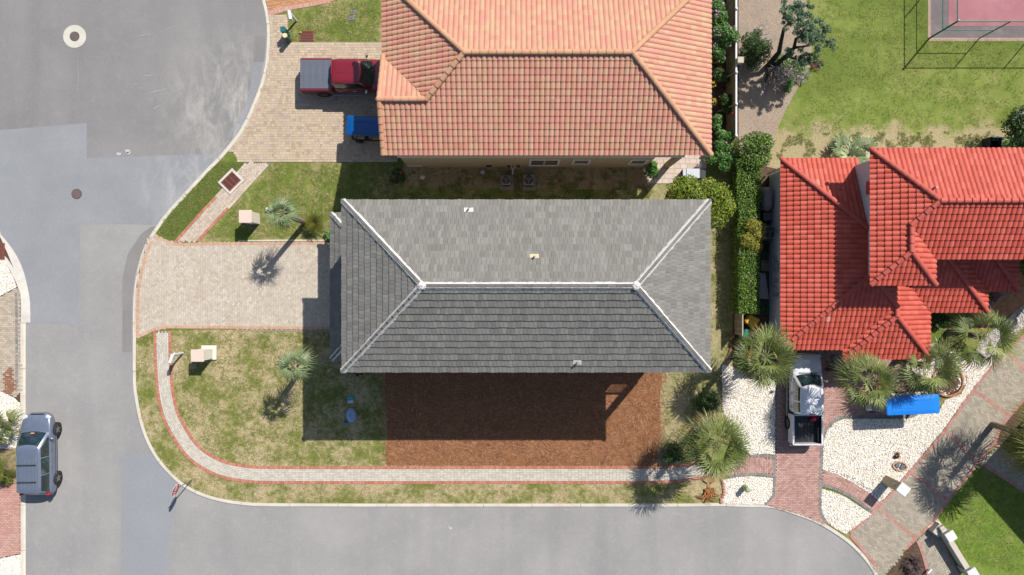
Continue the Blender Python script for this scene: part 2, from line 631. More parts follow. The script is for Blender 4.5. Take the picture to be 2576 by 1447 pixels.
M_mulch = mulch_mat()
M_gravelbed = concrete("gravel_base", C(224, 210, 190), C(238, 226, 208), C(186, 164, 138))
M_stone = by_rnd("white_stones", [(0.0, C(252, 244, 230, 1.15)), (0.55, C(255, 252, 244, 1.2)), (0.84, C(246, 234, 216, 1.1)), (0.90, C(216, 184, 148)), (0.95, C(176, 146, 120)), (1.0, C(236, 230, 224))], 0.85, None, 0.3, 0.2, 60, 0.08)
M_stone_grey = by_rnd("grey_stones", [(0.0, C(190, 184, 182)), (0.5, C(222, 216, 212)), (0.8, C(160, 152, 150)), (1.0, C(206, 192, 176))], 0.85)

# ------------------------------------------------------------------ outlines
KERB = [(655, -60), (656, 0), (663, 30), (668, 70), (668, 110), (663, 165), (651, 213), (632, 263), (606, 318), (578, 358), (546, 395), (505, 437), (460, 486), (420, 530),
        (394, 564), (370, 601), (352, 642), (340, 690), (333, 740), (331, 800), (331, 850), (331, 960), (336, 1005), (347, 1060), (364, 1110), (389, 1156), (420, 1193), (457, 1226),
        (503, 1250), (553, 1265), (612, 1274), (680, 1277), (900, 1278), (1200, 1278), (1500, 1278), (1717, 1278), (1816, 1277), (1889, 1279.5), (1945, 1282), (2010, 1302),
        (2061, 1323), (2117, 1358), (2152, 1388), (2180, 1420), (2197, 1447), (2225, 1500)]
kerb_path = Path(G(KERB), 0.2)                      # road-side edge of the kerb; +normal is the left side of travel (the yards)
KW = 0.27
kerb_in = [kerb_path.off(kerb_path.len * i / 300, KW * 0.5) for i in range(301)]
kerb_out = [kerb_path.off(kerb_path.len * i / 300, 0.02) for i in range(301)]
GZ = -0.055

M_far = grass_mat("far_ground", C(116, 140, 60), C(132, 150, 70), C(150, 140, 96), C(176, 160, 122), 0.6, 0.85, 0.2, 1.5)
sheet("ground", [(-400, -400), (400, -400), (400, 400), (-400, 400)], GZ - 0.02, M_far)
sheet("road", [tuple(p) for p in kerb_in] + [(40, -40), (-60, -40), (-60, 40), (-15.4, 40)], GZ, M_road)
yard_edge = [tuple(p) for p in kerb_in]
sheet("yard_ground", yard_edge + [(30, -40), (70, -40), (70, 60), (-14.5, 60)], 0.0, M_lawn_green)

# west side of the street
west_edge = [(-3, 575), (0, 588), (11, 602), (28, 624), (44, 650), (59, 687), (68, 724), (74, 760), (75, 812)]
W1 = Path(G(west_edge), 0.2)
sheet("west_yard_ground", [(-60, P(0, 500).y)] + [(-32.2, P(0, 540).y)] + G([(2, 600), (20, 640), (40, 690), (50, 740), (55, 812), (55, 1500)]) + [(-60, P(0, 1500).y)], 0.0, M_soil)


def kerb_mesh(path, w0, w1, s0=None, s1=None, seg=3.0, z0=GZ - 0.01, z1=0.014):
    mb = MB()
    s0 = 0 if s0 is None else s0
    s1 = path.len if s1 is None else s1
    n = max(1, int(round((s1 - s0) / seg)))
    L = (s1 - s0) / n
    for i in range(n):
        a, b = s0 + i * L + 0.012, s0 + (i + 1) * L - 0.012
        k = max(2, int(L / 0.3))
        q = [a + (b - a) * t / k for t in range(k + 1)]
        c0 = [path.off(s, w0) for s in q]
        c1 = [path.off(s, w1) for s in q]
        cr = [path.off(s, w0 + 0.09 * (1 if w1 > w0 else -1)) for s in q]
        r = random.random()
        for t in range(k):
            A = lambda p, z: (p.x, p.y, z)
            mb.quad(A(c0[t], z0), A(c0[t + 1], z0), A(cr[t + 1], z1), A(cr[t], z1), r)
            mb.quad(A(cr[t], z1), A(cr[t + 1], z1), A(c1[t + 1], z1), A(c1[t], z1), r)
            mb.quad(A(c1[t], z1), A(c1[t + 1], z1), A(c1[t + 1], z0), A(c1[t], z0), r)
        for t in (0, k):
            A = lambda p, z: (p.x, p.y, z)
            mb.quad(A(c0[t], z0), A(cr[t], z1), A(c1[t], z1), A(c1[t], z0), r)
    # flip faces upwards where needed
    me = mb.mesh("kerb")
    bm = bmesh.new()
    bm.from_mesh(me)
    bmesh.ops.recalc_face_normals(bm, faces=bm.faces)
    bm.to_mesh(me)
    bm.free()
    return me


o = link("kerb", kerb_mesh(kerb_path, 0.0, KW), M_kerb)
o["kind"] = "structure"
# western kerb: broad gutter apron, then a narrow kerb
mb = MB()
outer = [W1.at(W1.len * i / 40)[0] for i in range(41)]
inner_p = Path(G([(-6, 640), (0, 652), (18, 668), (33, 694), (46, 724), (53, 753), (53, 812)]), 0.2)
inner = [inner_p.at(inner_p.len * i / 40)[0] for i in range(41)]
for i in range(40):
    mb.quad((outer[i].x, outer[i].y, GZ + 0.01), (inner[i].x, inner[i].y, 0.02), (inner[i + 1].x, inner[i + 1].y, 0.02), (outer[i + 1].x, outer[i + 1].y, GZ + 0.01))
structure("kerb_apron", mb, M_slab_pale)
W2 = Path(G([(63.3, 812.5), (63.0, 1000), (63.2, 1200), (63.3, 1500)]), 0.3)
o = link("kerb", kerb_mesh(W2, 0.0, -0.28), M_kerb)
o["kind"] = "structure"
# ------------------------------------------------------------------ road patches
sheet("road_patch", G([(-200, 335), (0, 327), (217, 309), (217, 398), (545, 386)]) + [tuple(kerb_path.off(s, 0.03)) for s in
      [kerb_path.len * (0.0) + q for q in ()]] + G([(566, 372), (546, 396), (505, 438), (460, 487), (420, 531), (393, 566), (200, 561), (197, 815), (66, 815), (75, 800), (68, 724), (44, 650), (0, 588), (-200, 560)]), GZ + 0.004, M_patch)
sheet("road_patch", G([(636, 155), (661, 155), (652, 207), (632, 262), (606, 318), (582, 352), (586, 334), (616, 266), (630, 215)]), GZ + 0.008, M_patch)
sheet("road_patch", G([(641, 88), (667, 88), (663, 154), (636, 154)]), GZ + 0.008, M_patch2)
sheet("road_patch", G([(306, 886), (307, 700), (320, 640), (352, 590), (380, 570), (392, 568), (370, 602), (352, 643), (339, 690), (332, 740), (330, 800), (330, 886)]), GZ + 0.008, M_patch2)
sheet("road_patch", G([(303, 1142), (384, 1142), (420, 1192), (440, 1214), (440, 1280), (424, 1350), (424, 1600), (303, 1600)]), GZ + 0.004, patch_mat("asphalt_resurfaced_south", C(150, 152, 156), C(157, 159, 163)))

# pale cracks, scrapes and spilt paint on the asphalt
M_scr = simple("pale_scrape", C(200, 198, 194), 0.95, 0.1, 20)
mb = MB()


def streak(x0, y0, x1, y1, w=0.035, bow=0.0, wig=0.02):
    a, b = Vector(P2(x0, y0)), Vector(P2(x1, y1))
    n = max(3, int((b - a).length / 0.12))
    t = (b - a).normalized()
    nn = Vector((-t.y, t.x))
    pl = []
    for i in range(n + 1):
        q = i / n
        p = a.lerp(b, q) + nn * (bow * 4 * q * (1 - q) + random.uniform(-wig, wig))
        pl.append((p, w * (0.15 + 0.85 * math.sin(math.pi * q)) * random.uniform(0.4, 1.0)))
    for (p, w0), (q, w1) in zip(pl, pl[1:]):
        mb.quad((*(p - nn * w0 / 2), GZ + 0.012), (*(q - nn * w1 / 2), GZ + 0.012), (*(q + nn * w1 / 2), GZ + 0.012), (*(p + nn * w0 / 2), GZ + 0.012))


for a in [(315, 95, 395, 83, 0.03, 0.0, 0.03), (395, 83, 446, 60, 0.03), (358, 189, 385, 189), (364, 236, 424, 221), (378, 276, 406, 263), (462, 349, 484, 343), (472, 380, 520, 360),
          (195, 130, 195, 260, 0.015), (590, 1290, 590, 1330, 0.02), (480, 350, 512, 338), (330, 212, 352, 210), (2060, 1350, 2150, 1432, 0.03, 0.2), (1990, 1320, 2075, 1358, 0.025)]:
    streak(*a)
for (x, y, r) in [(298, 387, 7), (319, 380, 9), (322, 384, 6), (1133, 1330, 5), (1128, 1326, 3)]:
    c = P2(x, y)
    k = 9
    pts = []
    for i in range(k):
        a = 2 * math.pi * i / k
        rr = r / S * random.uniform(0.5, 1.0)
        pts.append((c[0] + math.cos(a) * rr, c[1] + math.sin(a) * rr * 0.7))
    mb.poly(pts, GZ + 0.012)
structure("road_marks", mb, M_scr)

# ------------------------------------------------------------------ lawns and beds (thin sheets, each a few mm above the last)
sheet("verge_lawn", G([(620, 408), (588, 440), (437, 608), (392, 588), (402, 560), (460, 496), (546, 404), (560, 408)]), 0.004, M_lawn_lush)
sheet("front_lawn", G([(688, 410), (1010, 410), (1010, 520), (850, 620), (490, 611)]), 0.004, M_lawn_green)
sheet("south_lawn", G([(343, 850), (392, 832), (1000, 826), (1000, 1266), (690, 1266), (612, 1264), (555, 1254), (505, 1240), (462, 1217), (426, 1185), (394, 1148), (368, 1106), (343, 1040)]), 0.004, M_lawn)
sheet("kerbside_lawn", G([(1000, 1160), (1770, 1160), (1830, 1210), (1815, 1268), (1000, 1272)]), 0.0045, M_lawn)
sheet("side_yard_soil", G([(1015, 395), (1640, 395), (1640, 480), (1015, 470)]), 0.008, M_shade_soil)
sheet("east_yard_lawn", G([(1630, 450), (1860, 450), (1850, 860), (1825, 1060), (1700, 1170), (1640, 1170), (1640, 900)]), 0.006, M_lawn_dry)
sheet("field_lawn", G([(1890, 480), (1900, 400), (1930, 370), (1960, -200), (2900, -200), (2900, 480)]), 0.004, M_field)
sheet("leaf_litter_ground", G([(1855, -200), (2010, -200), (2030, 30), (2042, 110), (2040, 165), (2010, 215), (1980, 270), (1950, 335), (1930, 380), (1850, 400)]), 0.012, M_litter)
sheet("planting_bed_soil", G([(1786, -200), (1858, -200), (1858, 400), (1786, 400)]), 0.016, M_soil)
sheet("hedge_bed_soil", G([(1846, 400), (1975, 430), (1975, 900), (1840, 905), (1852, 600)]), 0.016, M_soil)
sheet("mulch_bed", G([(970, 830), (1668, 830), (1668, 935), (1660, 1000), (1662, 1080), (1650, 1171), (1500, 1172), (972, 1171), (974, 1080), (968, 1000)]), 0.012, M_mulch)
sheet("right_lawn", G([(2461, 1164), (2557, 1226), (2900, 1400), (2900, 1700), (2500, 1700), (2400, 1420), (2352, 1330), (2380, 1260), (2420, 1210)]), 0.006, grass_mat("lawn_bright", C(116, 146, 56), C(140, 164, 72), C(140, 144, 84), C(176, 164, 124), 0.60, 0.76, 0.4))
sheet("grass_patch", G([(722, 40), (735, 24), (830, 5), (1000, -60), (1000, 106), (726, 106), (724, 70)]), 0.012, M_lawn_green)
sheet("planter_soil", G([(2496, 1110), (2546, 1037), (2580, 1000), (2640, 1040), (2580, 1100), (2513, 1122)]), 0.016, M_soil)
sheet("west_bed_soil", G([(-80, 1128), (42, 1128), (50, 1062), (53, 1216), (-80, 1216)]), 0.006, M_shade_soil)
sheet("plant_soil", G([(360 + 1700, 880), (2125, 880), (2160, 905), (2135, 930), (2105, 925), (2085, 900)]), 0.022, M_soil)

# needle heaps of pine straw that roughen the mulch
mb = MB()
mpoly = G([(972, 935), (1664, 935), (1656, 1000), (1660, 1080), (1648, 1169), (974, 1169)])
mpoly2 = G([(958, 930), (1680, 930), (1672, 1000), (1676, 1080), (1664, 1172), (962, 1172)])
for _ in range(22000):
    x, y = random.uniform(P(956, 0).x, P(1682, 0).x), random.uniform(P(0, 1172).y, P(0, 930).y)
    if not in_poly(x, y, mpoly) and (not in_poly(x, y, mpoly2) or random.random() < 0.55):
        continue
    a = random.uniform(0, math.pi) if random.random() < 0.5 else mnoise.noise(Vector((x * 0.7, y * 0.7, 3))) * 3.0
    l = random.uniform(0.05, 0.15)
    w = random.uniform(0.005, 0.011)
    d = Vector((math.cos(a), math.sin(a), 0)) * l
    q = Vector((-math.sin(a), math.cos(a), 0)) * w
    z = 0.02 + max(0, mnoise.noise(Vector((x * 1.3, y * 1.3, 0)))) * 0.06
    p = Vector((x, y, z))
    t = Vector((0, 0, random.uniform(0.0, 0.04)))
    mb.quad(p - d - q, p + d - q + t, p + d + q + t, p - d + q)
M_needle = by_rnd("pine_needles", [(0.0, C(128, 84, 58)), (0.5, C(170, 118, 84)), (1.0, C(208, 158, 120))], 0.95)
structure("pine_straw", mb, M_needle, "stuff")

# ------------------------------------------------------------------ driveways and walks of separate pavers
# pale herringbone drive
drive = [(372, 600), (390, 592), (416, 602), (441, 611), (478, 613), (520, 610), (900, 610), (900, 829), (460, 825), (416, 826), (390, 832), (368, 843), (344, 852), (340, 800), (341, 740), (347, 692), (358, 648)]
drive_p = G(drive)
sheet("driveway_base", drive_p, 0.014, M_bedsand)
mb = MB()
pavers(mb, drive_p, 0.105, 0.21, math.radians(45), 0.0, 0.03, 'herring', 0.011)
structure("driveway", mb, M_pv_pale)
mb = MB()
course(mb, Path(G([(390, 592), (416, 602), (441, 610.5), (478, 612), (540, 610), (860, 608)])), -0.19, 0.0, 0.105, 0.0, 0.036)
course(mb, Path(G([(345, 851), (368, 842), (390, 832), (416, 827), (460, 826), (860, 829)])), -0.02, 0.17, 0.105, 0.0, 0.036)
structure("driveway_edging", mb, M_pv_edge2)


def near_s(path, pt):
    best, bs = 1e9, 0
    for q, l in zip(path.p, path.l):
        d = (q - Vector(pt)).length
        if d < best:
            best, bs = d, l
    return bs


def kerb_piece(pa, pb, off=0.0):
    a, b = near_s(kerb_path, P2(*pa)), near_s(kerb_path, P2(*pb))
    n = max(2, int(abs(b - a) / 0.15))
    return Path([kerb_path.off(a + (b - a) * i / n, KW + off) for i in range(n + 1)], smooth=False)


mb = MB()
course(mb, kerb_piece((372, 600), (331, 850)), 0.01, 0.20, 0.105, 0.0, 0.036)
structure("driveway_edging", mb, M_pv_edge2)
# thin concrete strips that hold the drive's edging
sheet("driveway_strip", G([(600, 604.5), (700, 603), (829, 603), (829, 606.5), (600, 607)]), 0.02, M_kerb)
sheet("driveway_strip", G([(600, 831), (833, 831), (833, 836), (600, 833)]), 0.02, M_slab)

# cream walk with terracotta edging, round the corner of the block
WO = Path(G([(386.5, 834), (387, 880), (388, 914), (392, 970), (399, 1017), (410, 1056), (428, 1092), (456, 1136), (489, 1168), (532, 1193), (574, 1207), (625, 1214.5), (681, 1217), (945, 1217.5), (1300, 1217), (1600, 1217), (1700, 1214), (1775, 1204)]))
sheet("walk_base", [tuple(WO.off(WO.len * i / 200, 0.02)) for i in range(201)] + [tuple(WO.off(WO.len * (200 - i) / 200, 1.07)) for i in range(201)], 0.014, M_bedsand)
mb = MB()
for r in range(7):
    o0 = 0.175 + r * 0.104
    course(mb, WO, o0, o0 + 0.104, 0.21, 0.0, 0.03, 0.011, s0=0.0 if r % 2 else 0.10)
structure("walk", mb, M_pv_walk)
mb = MB()
course(mb, WO, 0.0, 0.172, 0.105, 0.0, 0.036)
course(mb, WO, 0.906, 1.08, 0.105, 0.0, 0.036)
structure("walk_edging", mb, M_pv_edge)
# buff walk north of the drive
WN = Path(G([(640, 384), (615, 412), (582, 448), (555, 479), (520, 516), (480, 560), (437, 608), (405, 643)]))
yN, yS = P(0, 409).y, P(0, 609).y
inN = lambda p: yS < p.y < yN
mb = MB()
sheet("walk_base", G([(618, 409), (437, 608), (487, 609), (686, 409)]), 0.014, M_bedsand)
for r in range(8):
    o0 = 0.17 + r * 0.104
    course(mb, WN, o0, o0 + 0.104, 0.21, 0.0, 0.03, 0.011, s0=0.0 if r % 2 else 0.10, keep=inN)
structure("walk", mb, M_pv_walk2)
mb = MB()
sm = WN.len * 0.42
course(mb, WN, 0.0, 0.168, 0.105, 0.0, 0.036, s0=sm, keep=inN)
course(mb, WN, 1.004, 1.17, 0.105, 0.0, 0.036, s0=sm, keep=inN)
structure("walk_edging", mb, M_pv_edge)
mb = MB()
course(mb, WN, 0.0, 0.168, 0.2, 0.0, 0.034, s1=sm, keep=inN)
course(mb, WN, 1.004, 1.17, 0.2, 0.0, 0.034, s1=sm, keep=inN)
structure("walk_edging", mb, M_pv_walk2)

# tan drive of the orange-roofed house
tan = G([(682, 38), (724, 37), (726, 106), (1000, 106), (1000, 408), (622, 408), (600, 408)]) + [tuple(kerb_path.off(s, KW + 0.05)) for s in np.linspace(near_s(kerb_path, P2(575, 365)), near_s(kerb_path, P2(667, 40)), 40)]
sheet("driveway_base", tan, 0.018, M_bedsand_tan)
mb = MB()
pavers(mb, tan, 0.155, 0.2, 0.0, 0.0, 0.032, 'mixed', 0.011)
structure("driveway", mb, M_pv_tan)
mb = MB()
course(mb, kerb_piece((667, 40), (568, 372)), 0.01, 0.16, 0.12, 0.0, 0.04)
structure("driveway_edging", mb, M_pv_tan)
orange = G([(668, -50), (671, 0), (676, 40), (735, 26), (832, 6), (1000, -60)])
sheet("walk_base", orange, 0.022, M_bedsand_tan)
mb = MB()
pavers(mb, orange, 0.105, 0.21, math.radians(10), 0.0, 0.034, 'run', 0.012)
structure("walk", mb, M_pv_orange)
mb = MB()
course(mb, Path(G([(676, 38), (735, 24), (832, 4), (1000, -62)])), -0.02, 0.25, 0.105, 0.0, 0.04)
structure("walk_edging", mb, M_pv_brick)

# paved patio behind the orange-roofed house
pat = G([(1632, 385), (1792, 372), (1756, 462), (1628, 462)])
sheet("patio_base", pat, 0.018, M_bedsand_tan)
mb = MB()
pavers(mb, pat, 0.3, 0.4, 0.0, 0.0, 0.034, 'mixed', 0.014)
structure("patio", mb, by_rnd("patio_pavers", [(0.0, C(206, 186, 170)), (0.5, C(222, 204, 188)), (1.0, C(212, 196, 184))], 0.9))

# rose paver drive of the red-roofed house
def RP(*a):
    return [P2(*R8(*p)) for p in a]


rose = RP((540, 80), (620, 80), (1330, 80), (1330, 300), (1370, 500), (1315, 520), (945, 520), (885, 545), (840, 590), (815, 640), (806, 1050), (815, 1095), (845, 1142), (830, 1150), (680, 1090), (478, 1036), (520, 1000), (536, 960), (540, 760))
sheet("driveway_base", rose, 0.018, M_bedsand_red)
mb = MB()
pavers(mb, rose, 0.105, 0.21, 0.0, 0.0, 0.034, 'run', 0.011)
structure("driveway", mb, M_pv_red)
mb = MB()
course(mb, Path(RP((547, 250), (545, 400), (541, 560), (536, 760), (534, 940), (524, 985), (480, 1034))), -0.09, 0.09, 0.105, 0.0, 0.04)
course(mb, Path(RP((1365, 512), (1315, 518), (945, 522), (885, 548), (842, 592), (817, 645), (806, 850), (803, 1050), (812, 1095), (842, 1142))), -0.09, 0.09, 0.105, 0.0, 0.04)
course(mb, Path(RP((827, 140), (835, 190), (870, 235), (910, 250))), -0.08, 0.1, 0.105, 0.0, 0.04)
structure("driveway_edging", mb, M_pv_grey)
# rose walk crossing it
wa = RP((120, 800), (240, 770), (400, 752), (530, 765), (530, 858), (400, 852), (260, 868), (130, 890))
sheet("walk_base", wa, 0.018, M_bedsand_red)
mb = MB()
pavers(mb, wa, 0.105, 0.21, math.radians(90), 0.0, 0.034, 'run', 0.011)
wb_c = Path(RP((812, 872), (880, 888), (960, 920), (1040, 968), (1110, 1020), (1150, 1055)))
sheet("walk_base", [tuple(wb_c.off(wb_c.len * i / 30, -0.5)) for i in range(31)] + [tuple(wb_c.off(wb_c.len * (30 - i) / 30, 0.5)) for i in range(31)], 0.018, M_bedsand_red)
for r in range(8):
    o0 = -0.42 + r * 0.105
    course(mb, wb_c, o0, o0 + 0.105, 0.21, 0.0, 0.034, 0.011, s0=0.0 if r % 2 else 0.1)
structure("walk", mb, M_pv_red)
mb = MB()
course(mb, wb_c, -0.6, -0.42, 0.105, 0.0, 0.04)
course(mb, wb_c, 0.42, 0.6, 0.105, 0.0, 0.04)
course(mb, Path(RP((395, 748), (460, 748), (530, 758))), -0.09, 0.09, 0.105, 0.0, 0.04)
course(mb, Path(RP((270, 872), (400, 856), (460, 858), (530, 868))), -0.09, 0.09, 0.105, 0.0, 0.04)
structure("walk_edging", mb, M_pv_grey)

# the diagonal grey drive
DLp = [(975, 1196), (1050, 1140), (1110, 1085), (1190, 1005), (1320, 855), (1435, 720), (1535, 600), (1640, 450), (1715, 345), (1800, 240), (1880, 150), (2000, 40), (2200, -150)]
DRp = [(1170, 1460), (1230, 1390), (1300, 1295), (1362, 1232), (1470, 1120), (1560, 1000), (1640, 900), (1728, 790), (1810, 672), (1850, 600), (1925, 500), (1996, 420), (2200, 180)]
gd = RP(*DLp) + RP(*reversed(DRp)) + RP()
gd = RP(*DLp) + RP(*reversed(DRp)) + RP((1120, 1420), (1060, 1310), (1010, 1250))
sheet("driveway_base", gd, 0.020, M_bedsand)
mb = MB()
pavers(mb, gd, 0.125, 0.23, math.radians(-37), 0.0, 0.036, 'run', 0.013)
structure("driveway", mb, M_pv_drive)
mb = MB()
course(mb, Path(RP(*DLp)), -0.09, 0.1, 0.105, 0.0, 0.042)
course(mb, Path(RP(*DRp[2:8])), -0.09, 0.1, 0.105, 0.0, 0.042)
course(mb, Path(RP((1728, 790), (1775, 722), (1828, 662), (1852, 595), (1925, 498), (1996, 420), (2200, 180))), -0.09, 0.1, 0.105, 0.0, 0.042)
for a, b in [((1540, 605), (1720, 785)), ((1335, 845), (1545, 1003)), ((1160, 1070), (1362, 1232)), ((1705, 368), (1915, 520)), ((1905, 140), (2060, 330)), ((980, 1215), (1140, 1400))]:
    course(mb, Path(RP(a, b)), -0.1, 0.1, 0.105, 0.0, 0.044)
# path that leaves it to the right
px = G([(2461, 1164), (2513, 1122), (2557, 1159), (2640, 1215), (2640, 1290), (2558, 1226)])
structure("driveway_edging", mb, M_pv_rose2)
sheet("walk_base", px, 0.024, M_bedsand)
mb = MB()
pavers(mb, px, 0.125, 0.23, math.radians(-37), 0.0, 0.038, 'run', 0.013)
structure("walk", mb, M_pv_drive)
mb = MB()
course(mb, Path(G([(2461, 1164), (2558, 1226), (2640, 1290)])), -0.05, 0.15, 0.105, 0.0, 0.042)
course(mb, Path(G([(2497, 1110), (2516, 1124), (2557, 1159), (2640, 1215)])), -0.15, 0.05, 0.105, 0.0, 0.042)
structure("walk_edging", mb, M_pv_rose2)
# path beside the low white wall
pw = RP((1372, 1245), (1395, 1215), (1450, 1170), (1500, 1210), (1600, 1415), (1620, 1470), (1440, 1470), (1405, 1330))
sheet("walk_base", pw, 0.024, M_bedsand)
mb = MB()
pavers(mb, pw, 0.125, 0.23, math.radians(62), 0.0, 0.038, 'run', 0.013)
structure("walk", mb, M_pv_drive)
mb = MB()
course(mb, Path(RP((1372, 1245), (1405, 1330), (1440, 1470))), -0.09, 0.09, 0.105, 0.0, 0.042)
course(mb, Path(RP((1492, 1200), (1600, 1415), (1625, 1480))), -0.06, 0.06, 0.105, 0.0, 0.042)
structure("walk_edging", mb, M_pv_rose2)
sheet("planter_soil", RP((1180, 1460), (1235, 1390), (1305, 1300), (1362, 1250), (1395, 1330), (1425, 1460)), 0.028, M_soil)

# brick court by the front door of the red-roofed house
fc = G([(2432, 800), (2500, 740), (2540, 700), (2680, 640), (2680, 700), (2576, 770), (2520, 800), (2470, 830)])
sheet("walk_base", fc, 0.018, M_bedsand_red)
mb = MB()
pavers(mb, fc, 0.105, 0.21, math.radians(30), 0.0, 0.034, 'run', 0.011)
structure("walk", mb, M_pv_orange)
mb = MB()
course(mb, Path(G([(2470, 790), (2500, 755), (2540, 735), (2576, 728)])), -0.1, 0.1, 0.12, 0.0, 0.04)
structure("walk_edging", mb, M_pv_grey)

# west side drives
wd = G([(-80, 770), (0, 747), (45, 724), (52, 752), (53, 982), (37, 999), (0, 982), (-80, 975)])
sheet("driveway_base", wd, 0.010, M_bedsand_tan)
mb = MB()
pavers(mb, wd, 0.125, 0.23, 0.0, 0.0, 0.026, 'run', 0.012)
structure("driveway", mb, by_rnd("pavers_sand", [(0.0, C(182, 168, 148)), (0.5, C(196, 182, 162)), (1.0, C(208, 194, 174))], 0.9))
mb = MB()
course(mb, Path(G([(44, 735), (46, 800), (46, 985)])), -0.17, 0.0, 0.105, 0.0, 0.03)
structure("driveway_edging", mb, M_pv_grey)
wr = G([(-80, 1216), (53, 1216), (53, 1393), (0, 1404), (-80, 1420)])
sheet("driveway_base", wr, 0.010, M_bedsand_red)
mb = MB()
pavers(mb, wr, 0.105, 0.21, 0.0, 0.0, 0.026, 'run', 0.011)
structure("driveway", mb, M_pv_brick)
# damp, darker bricks at the drive's edge
wet = [P2(6 + 17 + math.cos(a) * 15 * random.uniform(0.8, 1.2), 962 + math.sin(a) * 34 * random.uniform(0.8, 1.15)) for a in [2 * math.pi * i / 16 for i in range(16)]]
mb = MB()
pavers(mb, wet, 0.125, 0.23, 0.0, 0.0, 0.031, 'run', 0.008)
structure("driveway_stain", mb, by_rnd("pavers_damp", [(0.0, C(140, 96, 74)), (1.0, C(160, 118, 92))], 0.6))

# ------------------------------------------------------------------ white gravel
ICO = None


def stones(name, poly, n, r0, r1, mat, z=0.03):
    """loose stones, one mesh of many small rocks"""
    bm = bmesh.new()
    bmesh.ops.create_icosphere(bm, subdivisions=1, radius=1.0)
    base = np.array([v.co[:] for v in bm.verts])
    fb = np.array([[v.index for v in f.verts] for f in bm.faces])
    bm.free()
    x0, x1 = min(p[0] for p in poly), max(p[0] for p in poly)
    y0, y1 = min(p[1] for p in poly), max(p[1] for p in poly)
    V, F, R = [], [], []
    k = 0
    while k < n:
        x, y = random.uniform(x0, x1), random.uniform(y0, y1)
        if not in_poly(x, y, poly):
            continue
        r = random.uniform(r0, r1)
        sc = np.array([r * random.uniform(0.8, 1.5), r * random.uniform(0.7, 1.1), r * random.uniform(0.5, 0.8)])
        a = random.uniform(0, math.pi)
        p = base * (1 + rs.uniform(-0.22, 0.22, (len(base), 1))) * sc
        q = np.empty_like(p)
        q[:, 0] = p[:, 0] * math.cos(a) - p[:, 1] * math.sin(a) + x
        q[:, 1] = p[:, 0] * math.sin(a) + p[:, 1] * math.cos(a) + y
        q[:, 2] = p[:, 2] + z + random.uniform(0, r * 0.7)
        V.append(q)
        F.append(fb + len(base) * k)
        R.append(np.full(len(fb), random.random(), dtype=np.float32))
        k += 1
    V, F, R = np.concatenate(V), np.concatenate(F), np.concatenate(R)
    me = bpy.data.meshes.new(name)
    me.from_pydata(V.tolist(), [], F.tolist())
    at = me.attributes.new("rnd", 'FLOAT', 'FACE')
    at.data.foreach_set("value", R)
    me.update()
    o = link(name, me, mat)
    o["kind"] = "stuff"
    return o


def area(poly):
    return abs(sum(poly[i][0] * poly[(i + 1) % len(poly)][1] - poly[(i + 1) % len(poly)][0] * poly[i][1] for i in range(len(poly)))) / 2


GRAVEL = [
    RP((230, 215), (330, 240), (540, 320), (538, 742), (460, 738), (395, 742), (330, 690), (250, 520), (232, 480)),
    RP((228, 890), (300, 878), (400, 868), (526, 880), (522, 970), (512, 995), (476, 1030), (400, 1034), (240, 1027), (224, 1000), (238, 960), (228, 920)),
    RP((823, 660), (845, 600), (890, 555), (945, 533), (1310, 532), (1368, 520), (1368, 490), (1500, 485), (1530, 425), (1625, 390), (1662, 320), (1655, 230), (1690, 190), (1830, 165), (1868, 140), (1790, 235), (1705, 340), (1625, 450), (1522, 595), (1425, 712), (1310, 848), (1180, 998), (1150, 1020), (1080, 960), (980, 898), (880, 850), (818, 828)),
    RP((812, 945), (870, 958), (950, 990), (1040, 1050), (1095, 1085), (1105, 1090), (1045, 1135), (972, 1190), (955, 1206), (900, 1180), (848, 1140), (818, 1090), (810, 1050)),
    RP((1430, 1165), (1490, 1118), (1520, 1160), (1470, 1185)),
    G([(-60, 655), (0, 652), (18, 669), (33, 695), (43, 722), (0, 745), (-60, 765)]),
    G([(-60, 982), (0, 984), (37, 1001), (51, 1016), (52, 1064), (42, 1128), (-60, 1128)]),
    G([(-60, 1425), (0, 1406), (52, 1395), (52, 1500), (-60, 1500)]),
]
for gp in GRAVEL:
    sheet("gravel_base", gp, 0.026, M_gravelbed)
    stones("gravel", gp, int(area(gp) * 520), 0.018, 0.038, M_stone, 0.03)
gp = G([(2440, 905), (2470, 850), (2500, 830), (2576, 765), (2640, 730), (2640, 770), (2520, 868), (2460, 930)])
sheet("gravel_base", gp, 0.030, M_gravelbed)
stones("gravel", gp, int(area(gp) * 260), 0.024, 0.05, M_stone_grey, 0.035)
gp = RP((1300, 100), (1500, 90), (1660, 200), (1655, 330), (1530, 400), (1340, 250))
sheet("gravel_base", gp, 0.028, M_gravelbed)
stones("gravel", gp, int(area(gp) * 140), 0.024, 0.05, M_stone, 0.035)

# ------------------------------------------------------------------ roofs
def clip_bm(bm, poly, skip=()):
    """keep what lies inside the plan outline (vertical cuts along its edges)"""
    n = len(poly)
    ar = sum(poly[i][0] * poly[(i + 1) % n][1] - poly[(i + 1) % n][0] * poly[i][1] for i in range(n))
    sg = 1 if ar > 0 else -1
    for i in range(n):
        if i in skip:
            continue
        a, b = Vector(poly[i][:2]), Vector(poly[(i + 1) % n][:2])
        d = (b - a).normalized()
        nrm = Vector((d.y, -d.x, 0)) * sg
        bmesh.ops.bisect_plane(bm, geom=bm.verts[:] + bm.edges[:] + bm.faces[:], plane_co=(a.x, a.y, 0), plane_no=nrm, clear_outer=True, dist=1e-5)


